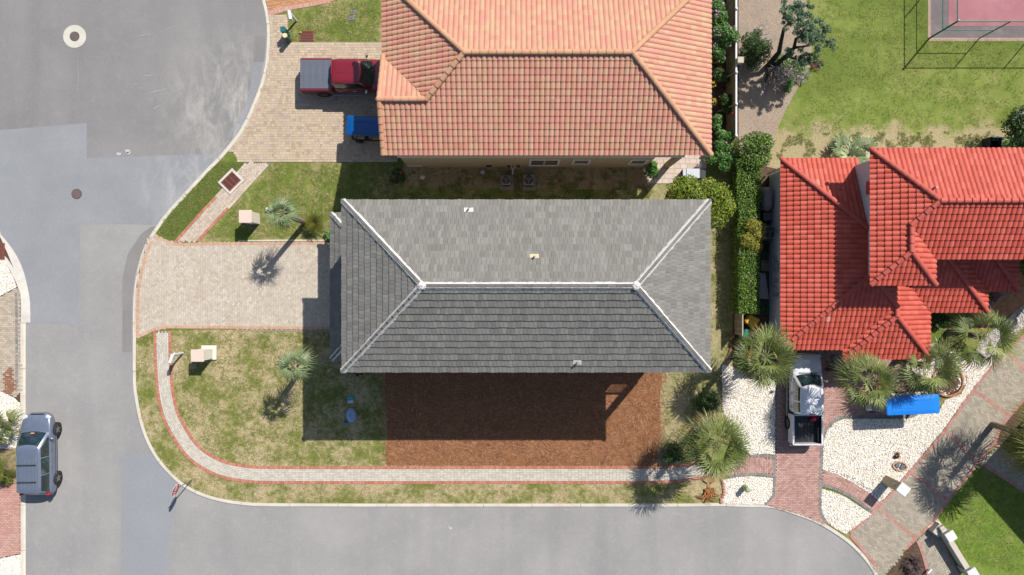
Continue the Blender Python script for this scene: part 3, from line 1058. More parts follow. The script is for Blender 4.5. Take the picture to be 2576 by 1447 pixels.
def slope(out, poly, z0, eave, up, pitch, kind, colw, rowl, rnd_fn=random.random, skip=(), amp=0.05, lift=0.012):
    """tiles on one roof slope. poly: plan outline; eave: a point on the eave line; up: plan direction uphill"""
    up = Vector(up).normalized()
    side = Vector((up.y, -up.x))
    ev = Vector(eave)
    cs = 1 / math.sqrt(1 + pitch * pitch)
    nrm = Vector((-up.x * pitch, -up.y * pitch, 1)) * cs

    def at(u, v, h):               # u along the eave, v measured up the slope
        p = ev + side * u + up * (v * cs)
        return Vector((p.x, p.y, z0 + v * cs * pitch)) + nrm * h
    us = [(Vector(p[:2]) - ev).dot(side) for p in poly]
    vs_ = [(Vector(p[:2]) - ev).dot(up) / cs for p in poly]
    j0, j1 = int(math.floor(min(vs_) / rowl)), int(math.ceil(max(vs_) / rowl))
    i0, i1 = int(math.floor(min(us) / colw)) - 1, int(math.ceil(max(us) / colw)) + 1
    bm = bmesh.new()
    lay = bm.faces.layers.float.new("rnd")
    if kind == 'barrel':
        prof = [(0.0, 0.0), (0.06, 0.32), (0.16, 0.70), (0.28, 0.94), (0.40, 1.0), (0.54, 0.94), (0.68, 0.70), (0.78, 0.34), (0.84, 0.02), (0.90, -0.30), (0.95, -0.30), (1.0, 0.0)]
        for j in range(j0, j1):
            for i in range(i0, i1):
                r = rnd_fn()
                va, vb = j * rowl - 0.045, (j + 1) * rowl
                jl = random.uniform(-0.004, 0.006)
                lo = [bm.verts.new(at((i + t) * colw + jl, va, h * amp * 1.06 + lift)) for t, h in prof]
                hi = [bm.verts.new(at((i + t) * colw, vb, h * amp * 0.94)) for t, h in prof]
                lo2 = [bm.verts.new(v.co) for v in lo]
                dn = [bm.verts.new(at((i + t) * colw + jl, va + 0.003, h * amp * 0.9 - 0.012)) for t, h in prof]
                for k in range(len(prof) - 1):
                    f = bm.faces.new((lo[k], lo[k + 1], hi[k + 1], hi[k]))
                    f[lay] = r
                    f.smooth = True
                    f = bm.faces.new((dn[k], dn[k + 1], lo2[k + 1], lo2[k]))
                    f[lay] = r
    else:
        for j in range(j0, j1):
            sh = 0.5 * colw * (j % 2) + random.uniform(-0.02, 0.02)
            for i in range(i0, i1 + 1):
                r = rnd_fn()
                g = 0.004
                ua, ub = i * colw + sh + g, (i + 1) * colw + sh - g
                va, vb = j * rowl - 0.03 + 0.012 * math.sin(i * 1.3 + j) + random.uniform(-0.006, 0.006), (j + 1) * rowl
                l0, l1 = lift + random.uniform(-0.003, 0.006), lift + random.uniform(-0.003, 0.006)
                m0 = 0.004
                a = [bm.verts.new(at(ua, va, l0)), bm.verts.new(at((ua + ub) / 2, va - 0.006, (l0 + l1) / 2 + m0)), bm.verts.new(at(ub, va, l1))]
                b = [bm.verts.new(at(ua, vb, 0.006)), bm.verts.new(at((ua + ub) / 2, vb, 0.006 + m0)), bm.verts.new(at(ub, vb, 0.006))]
                d = [bm.verts.new(at(ua, va + 0.002, -0.01)), bm.verts.new(at((ua + ub) / 2, va - 0.004, -0.01)), bm.verts.new(at(ub, va + 0.002, -0.01))]
                for k in range(2):
                    f = bm.faces.new((a[k], a[k + 1], b[k + 1], b[k]))
                    f[lay] = r
                    f = bm.faces.new((d[k], d[k + 1], a[k + 1], a[k]))
                    f[lay] = r
    # deck under the tiles
    P3 = []
    for p in poly:
        q = Vector(p[:2])
        P3.append(Vector((q.x, q.y, z0 + (q - ev).dot(up) * pitch - 0.02)))
    fd = bm.faces.new([bm.verts.new(p) for p in P3])
    fd[lay] = 0.5
    bmesh.ops.recalc_face_normals(bm, faces=[fd])
    clip_bm(bm, poly, skip)
    bm.verts.ensure_lookup_table()
    ix = {v: n for n, v in enumerate(bm.verts)}
    base = len(out.v)
    out.v.extend([tuple(v.co) for v in bm.verts])
    for f in bm.faces:
        out.f.append(tuple(base + ix[v] for v in f.verts))
        out.r.append(f[lay])
        out.mi.append(0)
        out.sm.append(f.smooth)
    bm.free()


class RoofMB(MB):
    def __init__(s):
        super().__init__()
        s.sm = []

    def mesh(s, name, smooth=False):
        me = super().mesh(name)
        if s.sm:
            sm = np.zeros(len(me.polygons), dtype=bool)
            sm[:len(s.sm)] = s.sm
            me.polygons.foreach_set("use_smooth", sm)
        return me


def caps(mb, a, b, r=0.13, seg=0.42, lift=0.05, n=9, rnd_fn=random.random, hgt=0.7, step=0.03):
    """ridge or hip caps, laid from the lower point a up to b"""
    a, b = Vector(a), Vector(b)
    L = (b - a).length
    k = max(1, int(round(L / seg)))
    d = (b - a) / k
    f = d.normalized()
    s = Vector((f.y, -f.x, 0)).normalized()
    u = s.cross(f)
    if u.z < 0:
        u = -u
    for i in range(k):
        p0, p1 = a + d * i - f * 0.04, a + d * (i + 1)
        q = rnd_fn()
        vs = []
        for (p, rr, l) in ((p0, r * 1.08, lift + step), (p1, r * 0.95, lift)):
            for t in range(n):
                an = math.pi * t / (n - 1)
                vs.append(p + s * math.cos(an) * rr + u * (math.sin(an) * rr * hgt + l - 0.04))
        for t in range(n):
            an = math.pi * t / (n - 1)
            vs.append(p0 + s * math.cos(an) * r * 0.5 + u * (math.sin(an) * r * 0.2 - 0.03))
        fs = [(t, t + 1, n + t + 1, n + t) for t in range(n - 1)] + [(2 * n + t, 2 * n + t + 1, t + 1, t) for t in range(n - 1)]
        mb.add(vs, fs, q)
    mb.ell(b + u * (lift - 0.03), (r * 1.05, r * 1.05, r * 0.75), 10, 5, 1, -0.3, 0, rnd_fn())
    mb.ell(a + u * (lift - 0.03), (r * 1.0, r * 1.0, r * 0.6), 10, 5, 1, -0.3, 0, rnd_fn())


def cap_parts(roof, mat, segs, **kw):
    for a, b in segs:
        m = MB()
        caps(m, a, b, kw.get("r", 0.13), kw.get("seg", 0.42), 0.05, 9, step=kw.get("step", 0.03), hgt=kw.get("hgt", 0.7))
        m.build("ridge_cap", mat, roof)


def mortar(mb, a, b, off, w=0.10, lift=0.03, sides=(-1, 1)):
    """rough bead of mortar beside a line of caps, on both sides"""
    a, b = Vector(a), Vector(b)
    f = (b - a).normalized()
    s = Vector((f.y, -f.x, 0)).normalized()
    L = (b - a).length
    n = int(L / 0.10)
    for sg in sides:
        prev = None
        wob = random.uniform(0, 9)
        for i in range(n + 1):
            p = a + f * (L * i / n)
            j = mnoise.noise(Vector((i * 0.35, wob, 0))) * 0.03 + random.uniform(-0.012, 0.012)
            o0, o1 = off - 0.04, off + w + j
            row = [p + s * sg * o0 + Vector((0, 0, lift + 0.06)), p + s * sg * (o0 + w * 0.5) + Vector((0, 0, lift + 0.045 + random.uniform(-0.008, 0.008))), p + s * sg * o1 + Vector((0, 0, lift - 0.07))]
            if prev:
                for k in range(2):
                    q = (prev[k], row[k], row[k + 1], prev[k + 1])
                    mb.quad(*(q if sg > 0 else q[::-1]))
            prev = row


M_orange = by_rnd("clay_tiles_blend", [(0.0, C(216, 148, 128)), (0.3, C(220, 156, 134)), (0.5, C(212, 160, 130)), (0.75, C(216, 170, 138)), (1.0, C(206, 146, 122))], 0.8,
                  (0.35, 0.55, 0.85, C(226, 186, 150), 0.5), 0.25, 0.15, 60, 0.10)
M_orange_cap = by_rnd("clay_caps", [(0.0, C(206, 156, 122)), (0.6, C(214, 166, 132)), (1.0, C(208, 150, 120))], 0.8, (0.9, 0.5, 0.8, C(206, 170, 128), 0.5), 0.25, 0.1, 40, 0.10)
M_red = by_rnd("red_tiles", [(0.0, C(196, 84, 66)), (0.5, C(208, 92, 73)), (0.996, C(218, 106, 88)), (0.997, C(226, 160, 146)), (1.0, C(226, 172, 158))], 0.65, (0.5, 0.55, 0.85, C(200, 104, 92), 0.5), 0.3, 0.12, 60, 0.08)
M_red_cap = by_rnd("red_caps", [(0.0, C(190, 86, 73)), (1.0, C(204, 96, 82))], 0.65, (1.5, 0.5, 0.8, C(188, 100, 88), 0.5), 0.3, 0.1, 40, 0.08)


def grey_tile_mat():
    n = NT("grey_flat_tiles", 0.85, 0.25)
    c = n.ramp(n.attr(), [(0.0, C(126, 124, 118)), (0.3, C(135, 133, 127)), (0.7, C(140, 138, 132)), (1.0, C(148, 146, 139))])
    w = n.noise(5.0, 5, 0.7, n.mapping(n.pos(), (1, 0.45, 1)))
    c = n.mix(n.ramp(w, [(0.45, 0.0), (0.72, 0.40)]), c, C(112, 106, 104))
    w2 = n.noise(0.25, 4, 0.6)
    c = n.mix(n.ramp(w2, [(0.5, 0.0), (0.7, 0.3)]), c, C(126, 119, 116))
    c = n.mix(1.0, c, n.ramp(n.noise(36, 3, 0.75), [(0.25, 0.88), (0.75, 1.12)]), 'MULTIPLY')
    n.col(c)
    n.bump(n.noise(50, 3, 0.7), 0.3, 0.01)
    return n.m


M_grey_tile = grey_tile_mat()
M_grey_cap = by_rnd("grey_caps", [(0.0, C(112, 111, 106)), (1.0, C(130, 129, 123))], 0.85, (1.2, 0.5, 0.8, C(130, 128, 124), 0.6))
M_mortar = by_rnd("white_mortar", [(0.0, C(214, 208, 206)), (1.0, C(232, 228, 226))], 0.9, (2.5, 0.5, 0.8, C(190, 184, 180), 0.5), 0.2, 0.5, 30)
M_stucco_beige = simple("beige_stucco", C(196, 176, 146), 0.9, 0.06, 2.5, bump=0.3)
M_stucco_white = simple("white_stucco", C(222, 222, 226), 0.9, 0.05, 2.0, bump=0.3)
M_stucco_cream = simple("cream_stucco", C(212, 202, 186), 0.9, 0.05, 2.5, bump=0.3)
M_trim = simple("white_trim", C(236, 234, 230), 0.6, 0.04)
M_glass = simple("dark_glass", C(40, 48, 52, 0.5), 0.06, 0.1, 2.0, spec=0.6)
M_white = simple("white_paint", C(240, 240, 240), 0.45, 0.03)
M_dark = simple("dark_plastic", C(38, 40, 44), 0.6, 0.2)
M_metal = simple("galvanised", C(170, 172, 176), 0.4, 0.1, metal=0.6)
M_black = simple("black_rubber", C(34, 34, 36), 0.8, 0.2)


def house_root(name, label, x, y, cat="house", group=None):
    return thing(name, label, cat, (x, y, 0), 0, group)


def wall_prism(root, pts, z1, mat, name="wall", z0=-0.1):
    mb = MB()
    mb.prism(pts, z0, z1)
    return mb.build(name, mat, root, world=True)


def rect(x0, y0, x1, y1):
    return [(x0, y0), (x1, y0), (x1, y1), (x0, y1)]


def soffit(root, pts, z, mat, t=0.16):
    mb = MB()
    mb.prism(pts, z - t, z - 0.03)
    return mb.build("fascia", mat, root, world=True)


# ---- orange-roofed house
orange_house = house_root("orange_roof_house", "two-storey beige stucco house under a salmon and sand barrel-tile roof", 1.8, 11.4)
EZ, PT = 6.29, 0.451
XW, XE, YS, YN = -6.69, 10.28, 6.91, 16.05
RA, RB, RY, RH = -2.33, 5.86, 11.48, 8.35
GXr, GYr = -4.28, 9.44
PS = (RH - EZ) / 4.39
rm = RoofMB()
cw, rl = 0.260, 0.335
ok = dict(amp=0.040, lift=0.030)
slope(rm, [(XW, YS), (XE, YS), (7.83, GYr), (XW, GYr)], EZ, (XW, YS), (0, 1), PT, 'barrel', cw, rl, skip=(0,), **ok)
slope(rm, [(GXr, GYr), (7.83, GYr), (RB, RY), (RA, RY)], EZ, (XW, YS), (0, 1), PT, 'barrel', cw, rl, **ok)
slope(rm, [(XW, 11.97), (XW, GYr), (GXr, GYr)], EZ, (XW, 11.97), (0, -1), PT, 'barrel', cw, rl, **ok)
slope(rm, [(XW, YN), (XW, 11.97), (GXr, GYr), (RA, RY)], EZ, (XW, YN), (1, 0), PS, 'barrel', cw, rl, skip=(0,), **ok)
slope(rm, [(XE, YN), (XW, YN), (RA, RY), (RB, RY)], EZ, (XE, YN), (0, -1), PT, 'barrel', cw, rl, skip=(0,), **ok)
slope(rm, [(XE, YS), (XE, YN), (RB, RY)], EZ, (XE, YS), (-1, 0), PS, 'barrel', cw, rl, skip=(0,), **ok)
oroof = rm.build("roof", M_orange, orange_house, world=True)
rz = RH
gz = EZ + (GYr - YS) * PT
cap_parts(oroof, M_orange_cap, [((RA, RY, rz + 0.04), (RB, RY, rz + 0.04)), ((XE, YS, EZ + 0.05), (RB, RY, rz + 0.04)), ((XE, YN, EZ + 0.05), (RB, RY, rz + 0.04)),
                                ((XW, YN, EZ + 0.05), (RA, RY, rz + 0.04)), ((GXr, GYr, gz + 0.04), (RA, RY, rz + 0.04)), ((XW - 0.02, GYr, gz + 0.05), (GXr, GYr, gz + 0.05))])
cap_parts(oroof, M_orange_cap, [((XW + 0.02, YS, EZ + 0.06), (XW + 0.02, GYr, gz + 0.05)), ((XW + 0.02, 11.97, EZ + 0.06), (XW + 0.02, GYr, gz + 0.05))], r=0.12)
soffit(orange_house, rect(XW + 0.04, YS + 0.06, XE - 0.06, YN - 0.06), EZ, M_trim)
# walls: upper storey over the full plan, the ground floor stops short for the porch
wall_prism(orange_house, rect(-6.31, 7.33, 9.62, 15.4), 6.16, M_stucco_beige, z0=3.85)
wall_prism(orange_house, rect(-6.31, 7.33, 8.1, 15.4), 3.6, M_stucco_beige)
mb = MB()
for (u0, u1, w0, w1) in [(9.41, 7.4, 0, 0)]:
    x0, x1 = -6.3, -6.12
    mb.add([(x, y, z) for x in (x0, x1) for y, z in ((7.4, 6.15), (11.3, 6.15), (9.44, 7.15))], [(0, 2, 1), (3, 4, 5), (0, 1, 4, 3), (1, 2, 5, 4), (2, 0, 3, 5)])
mb.build("gable_wall", M_stucco_beige, orange_house, world=True)
mb = MB()
mb.prism(rect(-6.37, 7.25, 9.68, 15.46), 3.6, 3.85)
mb.build("band", M_trim, orange_house, world=True)
mb = MB()
mb.prism(rect(-6.345, 7.295, -5.4, 7.33), 0.55, 0.72)
mb.prism(rect(-6.345, 7.295, -6.31, 9.0), 0.55, 0.72)
mb.build("base_trim", M_trim, orange_house, world=True)
mb = MB()
mb.prism(rect(9.34, 7.33, 9.62, 7.61), -0.05, 3.6)
mb.build("porch_column", M_stucco_beige, orange_house, world=True)
M_shade = simple("blind_dark", C(70, 66, 60), 0.7, 0.2)


def window(root, x0, x1, z0, z1, y, mull=1, face=-1, name="window"):
    """window in a wall that faces -Y (face=-1)"""
    fr = MB()
    t = 0.12
    ya, yb = y + face * 0.06, y
    lo, hi = min(ya, yb), max(ya, yb)
    fr.prism(rect(x0, lo, x1, hi), z0, z0 + t)
    fr.prism(rect(x0, lo, x1, hi), z1 - t, z1)
    fr.prism(rect(x0, lo, x0 + t, hi), z0 + t, z1 - t)
    fr.prism(rect(x1 - t, lo, x1, hi), z0 + t, z1 - t)
    w = fr.build(name, M_trim, root, world=True)
    gl = MB()
    gl.prism(rect(x0 + t, y + face * 0.012, x1 - t, y + face * 0.004), z0 + t, z1 - t)
    gl.build("pane", M_glass, w).matrix_parent_inverse = Matrix.Identity(4)
    mu = MB()
    for k in range(1, mull + 1):
        xx = x0 + t + (x1 - x0 - 2 * t) * k / (mull + 1)
        mu.prism(rect(xx - 0.05, min(y, y + face * 0.045), xx + 0.05, y), z0 + t, z1 - t)
    zz = (z0 + z1) / 2
    mu.prism(rect(x0 + t, min(y, y + face * 0.03), x1 - t, y), zz - 0.025, zz + 0.025)
    mu.build("mullion", M_stucco_beige, w).matrix_parent_inverse = Matrix.Identity(4)
    return w


window(orange_house, 1.0, 2.78, 0.74, 2.62, 7.33)
window(orange_house, 3.5, 4.55, 1.25, 2.6, 7.33, 0)
window(orange_house, 6.82, 7.86, 1.25, 2.6, 7.33, 0)
mb = MB()
for (x, z, w, h) in [(-1.55, 0.62, 0.32, 0.2), (-0.28, 0.55, 0.16, 0.22), (0.32, 0.55, 0.14, 0.2)]:
    MB().prism(rect(x, 7.24, x + w, 7.33), z, z + h).build("meter_box", M_dark, orange_house, world=True)
mb = MB()
for x, dx in ((-0.02, 0.05), (0.16, -0.1)):
    MB().tube([(x, 7.30, 0.75), (x, 7.26, 0.5), (x + dx, 7.1, 0.25), (x + dx, 6.9, 0.12)], 0.03, 6).build("refrigerant_pipe", M_trim, orange_house, world=True)

# ---- grey-roofed house
grey_house = house_root("grey_roof_house", "tall house under a grey flat-tile hip roof with white mortar along its ridges", 0.7, 0.1)
GX0, GX1, GY0, GY1 = -8.475, 9.878, -4.19, 4.347
GE, GR = 7.5, 10.0
rxa, rxb, ryy = -4.17, 5.75, 0.083
rm = RoofMB()
gcw, grl = 0.20, 0.385
slope(rm, [(GX0, GY0), (GX1, GY0), (rxb, ryy), (rxa, ryy)], GE, (GX0, GY0), (0, 1), (GR - GE) / (ryy - GY0), 'flat', gcw, grl, skip=(0,), lift=0.058)
slope(rm, [(GX1, GY1), (GX0, GY1), (rxa, ryy), (rxb, ryy)], GE, (GX1, GY1), (0, -1), (GR - GE) / (GY1 - ryy), 'flat', gcw, grl, skip=(0,), lift=0.058)
slope(rm, [(GX0, GY1), (GX0, GY0), (rxa, ryy)], GE, (GX0, GY1), (1, 0), (GR - GE) / (rxa - GX0), 'flat', gcw, grl, skip=(0,), lift=0.058)
slope(rm, [(GX1, GY0), (GX1, GY1), (rxb, ryy)], GE, (GX1, GY0), (-1, 0), (GR - GE) / (GX1 - rxb), 'flat', gcw, grl, skip=(0,), lift=0.058)
groof = rm.build("roof", M_grey_tile, grey_house, world=True)
lines = [((GX0, GY0), 1), ((GX0, GY1), 1), ((GX1, GY0), 2), ((GX1, GY1), 2)]
mb, mo = MB(), MB()
A, B = (rxa, ryy, GR + 0.02), (rxb, ryy, GR + 0.02)
hip_lines = [((rxa, ryy, GR + 0.02), B)] + [((x, y, GE + 0.03), A if k == 1 else B) for (x, y), k in lines]
for i, (a, b) in enumerate(hip_lines):
    mb, mo = MB(), MB()
    caps(mb, a, b, 0.105, 0.44, 0.045, 9, hgt=0.5, step=0.045 if i == 1 else 0.012)
    mortar(mo, a, b, 0.115, 0.055, 0.05 if i == 1 else 0.03, (1,))
    m2 = MB()
    mortar(m2, a, b, 0.115, 0.055, 0.05 if i == 1 else 0.03, (-1,))
    m2.build("mortar_bead", M_mortar, groof)
    if i == 0:
        for p in (A, B):
            mo.ell((p[0], p[1], p[2] + 0.02), (0.20, 0.20, 0.12), 12, 5, 1, -0.4, 0.15)
    mb.build("ridge_cap", M_grey_cap, groof)
    mo.build("mortar_bead", M_mortar, groof)
soffit(grey_house, rect(GX0 + 0.03, GY0 + 0.04, GX1 - 0.03, GY1 - 0.04), GE, M_trim)
# main walls, with an open porch at the south-east corner
wall_prism(grey_house, [(-7.97, -3.74), (7.9, -3.74), (7.9, -1.2), (9.4, -1.2), (9.4, 3.9), (-7.97, 3.9)], 7.36, M_stucco_cream)
wall_prism(grey_house, rect(-7.93, -3.70, 9.36, 3.86), 3.1, M_stucco_cream, "base_wall")
mb = MB()
mb.prism(rect(9.1, -3.74, 9.4, -3.44), 3.1, 7.36)
mb.build("porch_column", M_stucco_cream, grey_house, world=True)
mb = MB()
mb.prism(rect(7.9, -3.76, 9.1, -3.68), 4.05, 4.15)
mb.prism(rect(7.9, -3.76, 9.1, -3.68), 3.1, 3.2)
mb.prism(rect(9.34, -3.44, 9.42, -1.2), 4.05, 4.15)
for k in range(9):
    x = 8.0 + k * 0.13
    mb.prism(rect(x, -3.74, x + 0.05, -3.70), 3.2, 4.05)
for k in range(14):
    y = -3.4 + k * 0.16
    mb.prism(rect(9.36, y, 9.40, y + 0.05), 3.1, 4.05)
mb.build("railing", M_white, grey_house, world=True)
# low garage roof on the street side
rm = RoofMB()
LX0, LX1, LY0, LY1, LZ, LP = -10.38, -7.97, -4.14, 4.25, 2.5, 0.66
ins = LX1 - LX0
slope(rm, [(LX0, LY1), (LX0, LY0), (LX1, LY0 + ins), (LX1, LY1 - ins)], LZ, (LX0, LY1), (1, 0), LP, 'flat', gcw, grl, skip=(0,), lift=0.058)
slope(rm, [(LX0, LY0), (LX1, LY0), (LX1, LY0 + ins)], LZ, (LX0, LY0), (0, 1), LP, 'flat', gcw, grl, skip=(0,), lift=0.058)
slope(rm, [(LX1, LY1), (LX0, LY1), (LX1, LY1 - ins)], LZ, (LX1, LY1), (0, -1), LP, 'flat', gcw, grl, skip=(0,), lift=0.058)
lroof = rm.build("garage_roof", M_grey_tile, grey_house, world=True)
mb, mo = MB(), MB()
for a, b in [((LX0, LY0, LZ + 0.03), (LX1, LY0 + ins, LZ + ins * LP)), ((LX0, LY1, LZ + 0.03), (LX1, LY1 - ins, LZ + ins * LP))]:
    mb, mo = MB(), MB()
    caps(mb, a, b, 0.10, 0.44, 0.045, 9, hgt=0.6)
    mortar(mo, a, b, 0.10, 0.055)
    mb.build("ridge_cap", M_grey_cap, lroof)
    mo.build("mortar_bead", M_mortar, lroof)
soffit(grey_house, rect(LX0 + 0.05, LY0 + 0.05, LX1, LY1 - 0.05), LZ, M_trim)
wall_prism(grey_house, rect(-9.95, -3.7, -7.97, 3.8), 2.36, M_stucco_cream, "garage_wall")
# vent pipes with flashings
M_flash = simple("lead_flashing", C(232, 222, 208), 0.8, 0.12, 14)
M_flash2 = simple("rusty_flashing", C(226, 196, 156), 0.8, 0.2, 14)


def on_grey(x, y, north):
    for _ in range(8):
        pass
    h = 8.5
    for _ in range(6):
        p = P(x, y, h)
        h = GE + ((GY1 - p.y) if north else (p.y - GY0)) * (GR - GE) / ((GY1 - ryy) if north else (ryy - GY0))
    return P(x, y, h)


for (x, y, nn, w, mt) in [(1179, 527, True, 0.46, M_flash), (1344, 646, True, 0.44, M_flash2), (1452, 912, False, 0.42, M_flash)]:
    p = on_grey(x, y, nn)
    s_ = 0.585 * (-1 if nn else 1)
    mb = MB()
    hh = 0.13
    zz = 0.055
    mb.add([(p.x - w / 2, p.y - hh, p.z - hh * s_ + zz), (p.x + w / 2, p.y - hh, p.z - hh * s_ + zz), (p.x + w / 2, p.y + hh, p.z + hh * s_ + zz), (p.x - w / 2, p.y + hh, p.z + hh * s_ + zz),
            (p.x - w / 2, p.y - hh, p.z - hh * s_ - 0.02), (p.x + w / 2, p.y - hh, p.z - hh * s_ - 0.02), (p.x + w / 2, p.y + hh, p.z + hh * s_ - 0.02), (p.x - w / 2, p.y + hh, p.z + hh * s_ - 0.02)],
           [(0, 1, 2, 3), (4, 5, 1, 0), (5, 6, 2, 1), (6, 7, 3, 2), (7, 4, 0, 3)])
    fl = mb.build("vent_flashing", mt, grey_house, world=True)
    mb = MB()
    mb.cyl((p.x, p.y, p.z), (p.x, p.y, p.z + 0.3), 0.05, 0.05, 10)
    mb.build("vent_pipe", M_metal, fl)

# ---- red-roofed house
red_house = house_root("red_roof_house", "white-walled house under overlapping bright red barrel-tile hip roofs", 22.0, 2.5)
rm = RoofMB()
rc, rr_ = 0.272, 0.355
z, s_ = 3.0, 0.418
slope(rm, [(15.25, 7.27), (15.25, -3.47), (19.29, 0.57), (19.29, 3.23)], z, (15.25, 7.27), (1, 0), s_, 'barrel', rc, rr_, skip=(0,), amp=0.046, lift=0.042)
slope(rm, [(19.6, 7.27), (15.25, 7.27), (19.29, 3.23), (19.6, 3.23)], z, (19.6, 7.27), (0, -1), s_, 'barrel', rc, rr_, skip=(0,), amp=0.046, lift=0.042)
slope(rm, [(15.25, -3.47), (23.64, -3.47), (19.6, 0.57), (19.29, 0.57)], z, (15.25, -3.47), (0, 1), s_, 'barrel', rc, rr_, skip=(0,), amp=0.046, lift=0.042)
slope(rm, [(18.78, -3.47), (18.78, -4.0), (21.21, -1.57), (21.21, -1.04)], z, (18.78, -3.47), (1, 0), s_, 'barrel', rc, rr_, skip=(0,), amp=0.046, lift=0.042)
slope(rm, [(18.78, -4.0), (23.64, -4.0), (21.21, -1.57)], z, (18.78, -4.0), (0, 1), s_, 'barrel', rc, rr_, skip=(0,), amp=0.046, lift=0.042)
slope(rm, [(23.64, -4.0), (23.64, -1.36), (21.21, 1.07), (21.21, -1.57)], z, (23.64, -4.0), (-1, 0), s_, 'barrel', rc, rr_, skip=(0,), amp=0.046, lift=0.042)
slope(rm, [(21.21, 1.07), (20.9, 1.38), (19.6, 1.38), (19.6, 0.57), (21.21, -1.04)], z, (23.64, -4.0), (-1, 0), s_, 'barrel', rc, rr_, amp=0.046, lift=0.042)
slope(rm, [(23.64, -1.36), (26.9, -1.36), (23.55, 1.99), (20.3, 1.99)], z, (23.64, -1.36), (0, 1), s_, 'barrel', rc, rr_, skip=(0,), amp=0.046, lift=0.042)
slope(rm, [(26.9, -1.36), (26.9, -0.18), (24.73, 1.99), (23.55, 1.99)], z, (26.9, -1.36), (-1, 0), s_, 'barrel', rc, rr_, skip=(0,), amp=0.046, lift=0.042)
slope(rm, [(26.9, -0.18), (28.65, -0.18), (26.48, 1.99), (24.73, 1.99)], z, (26.9, -0.18), (0, 1), s_, 'barrel', rc, rr_, skip=(0,), amp=0.046, lift=0.042)
slope(rm, [(28.65, -0.18), (28.65, 1.99), (26.48, 1.99)], z, (28.65, -0.18), (-1, 0), s_, 'barrel', rc, rr_, skip=(0,), amp=0.046, lift=0.042)
lower = rm.build("lower_roof", M_red, red_house, world=True)
mb = MB()
hz = lambda d, b=3.0, k=0.418: b + d * k + 0.05
for a, b in [((15.25, 7.27, hz(0)), (19.27, 3.25, hz(4.02))), ((15.25, -3.47, hz(0)), (19.29, 0.57, hz(4.04))), ((21.21, -1.04, hz(2.43)), (19.6, 0.57, hz(4.04))),
             ((21.21, -1.57, hz(2.43)), (21.21, -1.04, hz(2.43))), ((18.78, -4.0, hz(0)), (21.21, -1.57, hz(2.43))), ((23.64, -4.0, hz(0)), (21.21, -1.57, hz(2.43))),
             ((26.9, -1.36, hz(0)), (23.55, 1.99, hz(3.35))), ((28.65, -0.18, hz(0)), (26.48, 1.99, hz(2.17)))]:
    cap_parts(lower, M_red_cap, [(a, b)], seg=0.40, step=0.045)
rm = RoofMB()
z, s_ = 5.83, 0.43
UX0, UY1 = 18.83, 7.27
slope(rm, [(UX0, 7.27), (UX0, 0.17), (20.52, 1.86), (20.52, 5.58)], z, (UX0, 7.27), (1, 0), s_, 'barrel', rc, rr_, skip=(0,), amp=0.046, lift=0.042)
slope(rm, [(20.52, 5.58), (20.52, 3.23), (21.70, 4.40)], z, (UX0, 7.27), (1, 0), s_, 'barrel', rc, rr_, amp=0.046, lift=0.042)
slope(rm, [(34, 7.27), (UX0, 7.27), (21.70, 4.405), (34, 4.405)], z, (UX0, 7.27), (0, -1), s_, 'barrel', rc, rr_, skip=(0,), amp=0.046, lift=0.042)
slope(rm, [(22.2, 1.54), (34, 1.54), (34, 4.405), (21.70, 4.405), (20.52, 3.23)], z, (22.2, 1.54), (0, 1), s_, 'barrel', rc, rr_, skip=(0,), amp=0.046, lift=0.042)
slope(rm, [(22.2, 0.17), (22.2, 1.54), (20.52, 3.23), (20.52, 1.86)], z, (22.2, 0.17), (-1, 0), s_, 'barrel', rc, rr_, skip=(0,), amp=0.046, lift=0.042)
slope(rm, [(UX0, 0.17), (22.2, 0.17), (20.52, 1.86)], z, (UX0, 0.17), (0, 1), s_, 'barrel', rc, rr_, skip=(0,), amp=0.046, lift=0.042)
upper = rm.build("upper_roof", M_red, red_house, world=True)
mb = MB()
hz = lambda d: 5.83 + d * 0.43 + 0.05
for a, b in [((UX0, 7.27, hz(0)), (21.70, 4.405, hz(2.865))), ((21.70, 4.405, hz(2.865)), (34, 4.405, hz(2.865))), ((20.52, 3.23, hz(1.69)), (21.70, 4.405, hz(2.865))),
             ((20.52, 1.86, hz(1.69)), (20.52, 3.23, hz(1.69))), ((UX0, 0.17, hz(0)), (20.52, 1.86, hz(1.69))), ((22.2, 0.17, hz(0)), (20.52, 1.86, hz(1.69)))]:
    cap_parts(upper, M_red_cap, [(a, b)], seg=0.40, step=0.045)
mb = MB()
p = P(2350, 473, 6.9)
MB().cyl((p.x, p.y, 6.6), (p.x, p.y, 7.15), 0.05, 0.05, 10).build("vent_pipe", M_metal, red_house, world=True)
p = P(2121, 472, 4.3)
MB().cyl((p.x, p.y, 3.9), (p.x, p.y, 4.4), 0.04, 0.04, 10).build("vent_pipe", M_metal, red_house, world=True)
M_red_trim = simple("red_trim", C(196, 90, 80), 0.7, 0.08)
soffit(red_house, [(15.3, 7.22), (15.3, -3.42), (18.83, -3.42), (18.83, -3.95), (23.59, -3.95), (23.59, -1.31), (26.85, -1.31), (26.85, -0.13), (28.6, -0.13), (28.6, 2.0), (19.5, 2.0), (19.5, 7.22)], 3.0, M_trim, 0.14)
soffit(red_house, [(UX0 + 0.05, 7.22), (UX0 + 0.05, 0.22), (22.15, 0.22), (22.15, 1.59), (34, 1.59), (34, 7.22)], 5.83, M_trim, 0.14)
wall_prism(red_house, [(15.69, 6.85), (15.69, -3.05), (19.2, -3.05), (19.2, -3.55), (23.2, -3.55), (23.2, -0.9), (24.6, -0.9), (24.6, 2.1), (19.3, 2.1), (19.3, 6.85)], 2.88, M_stucco_white)
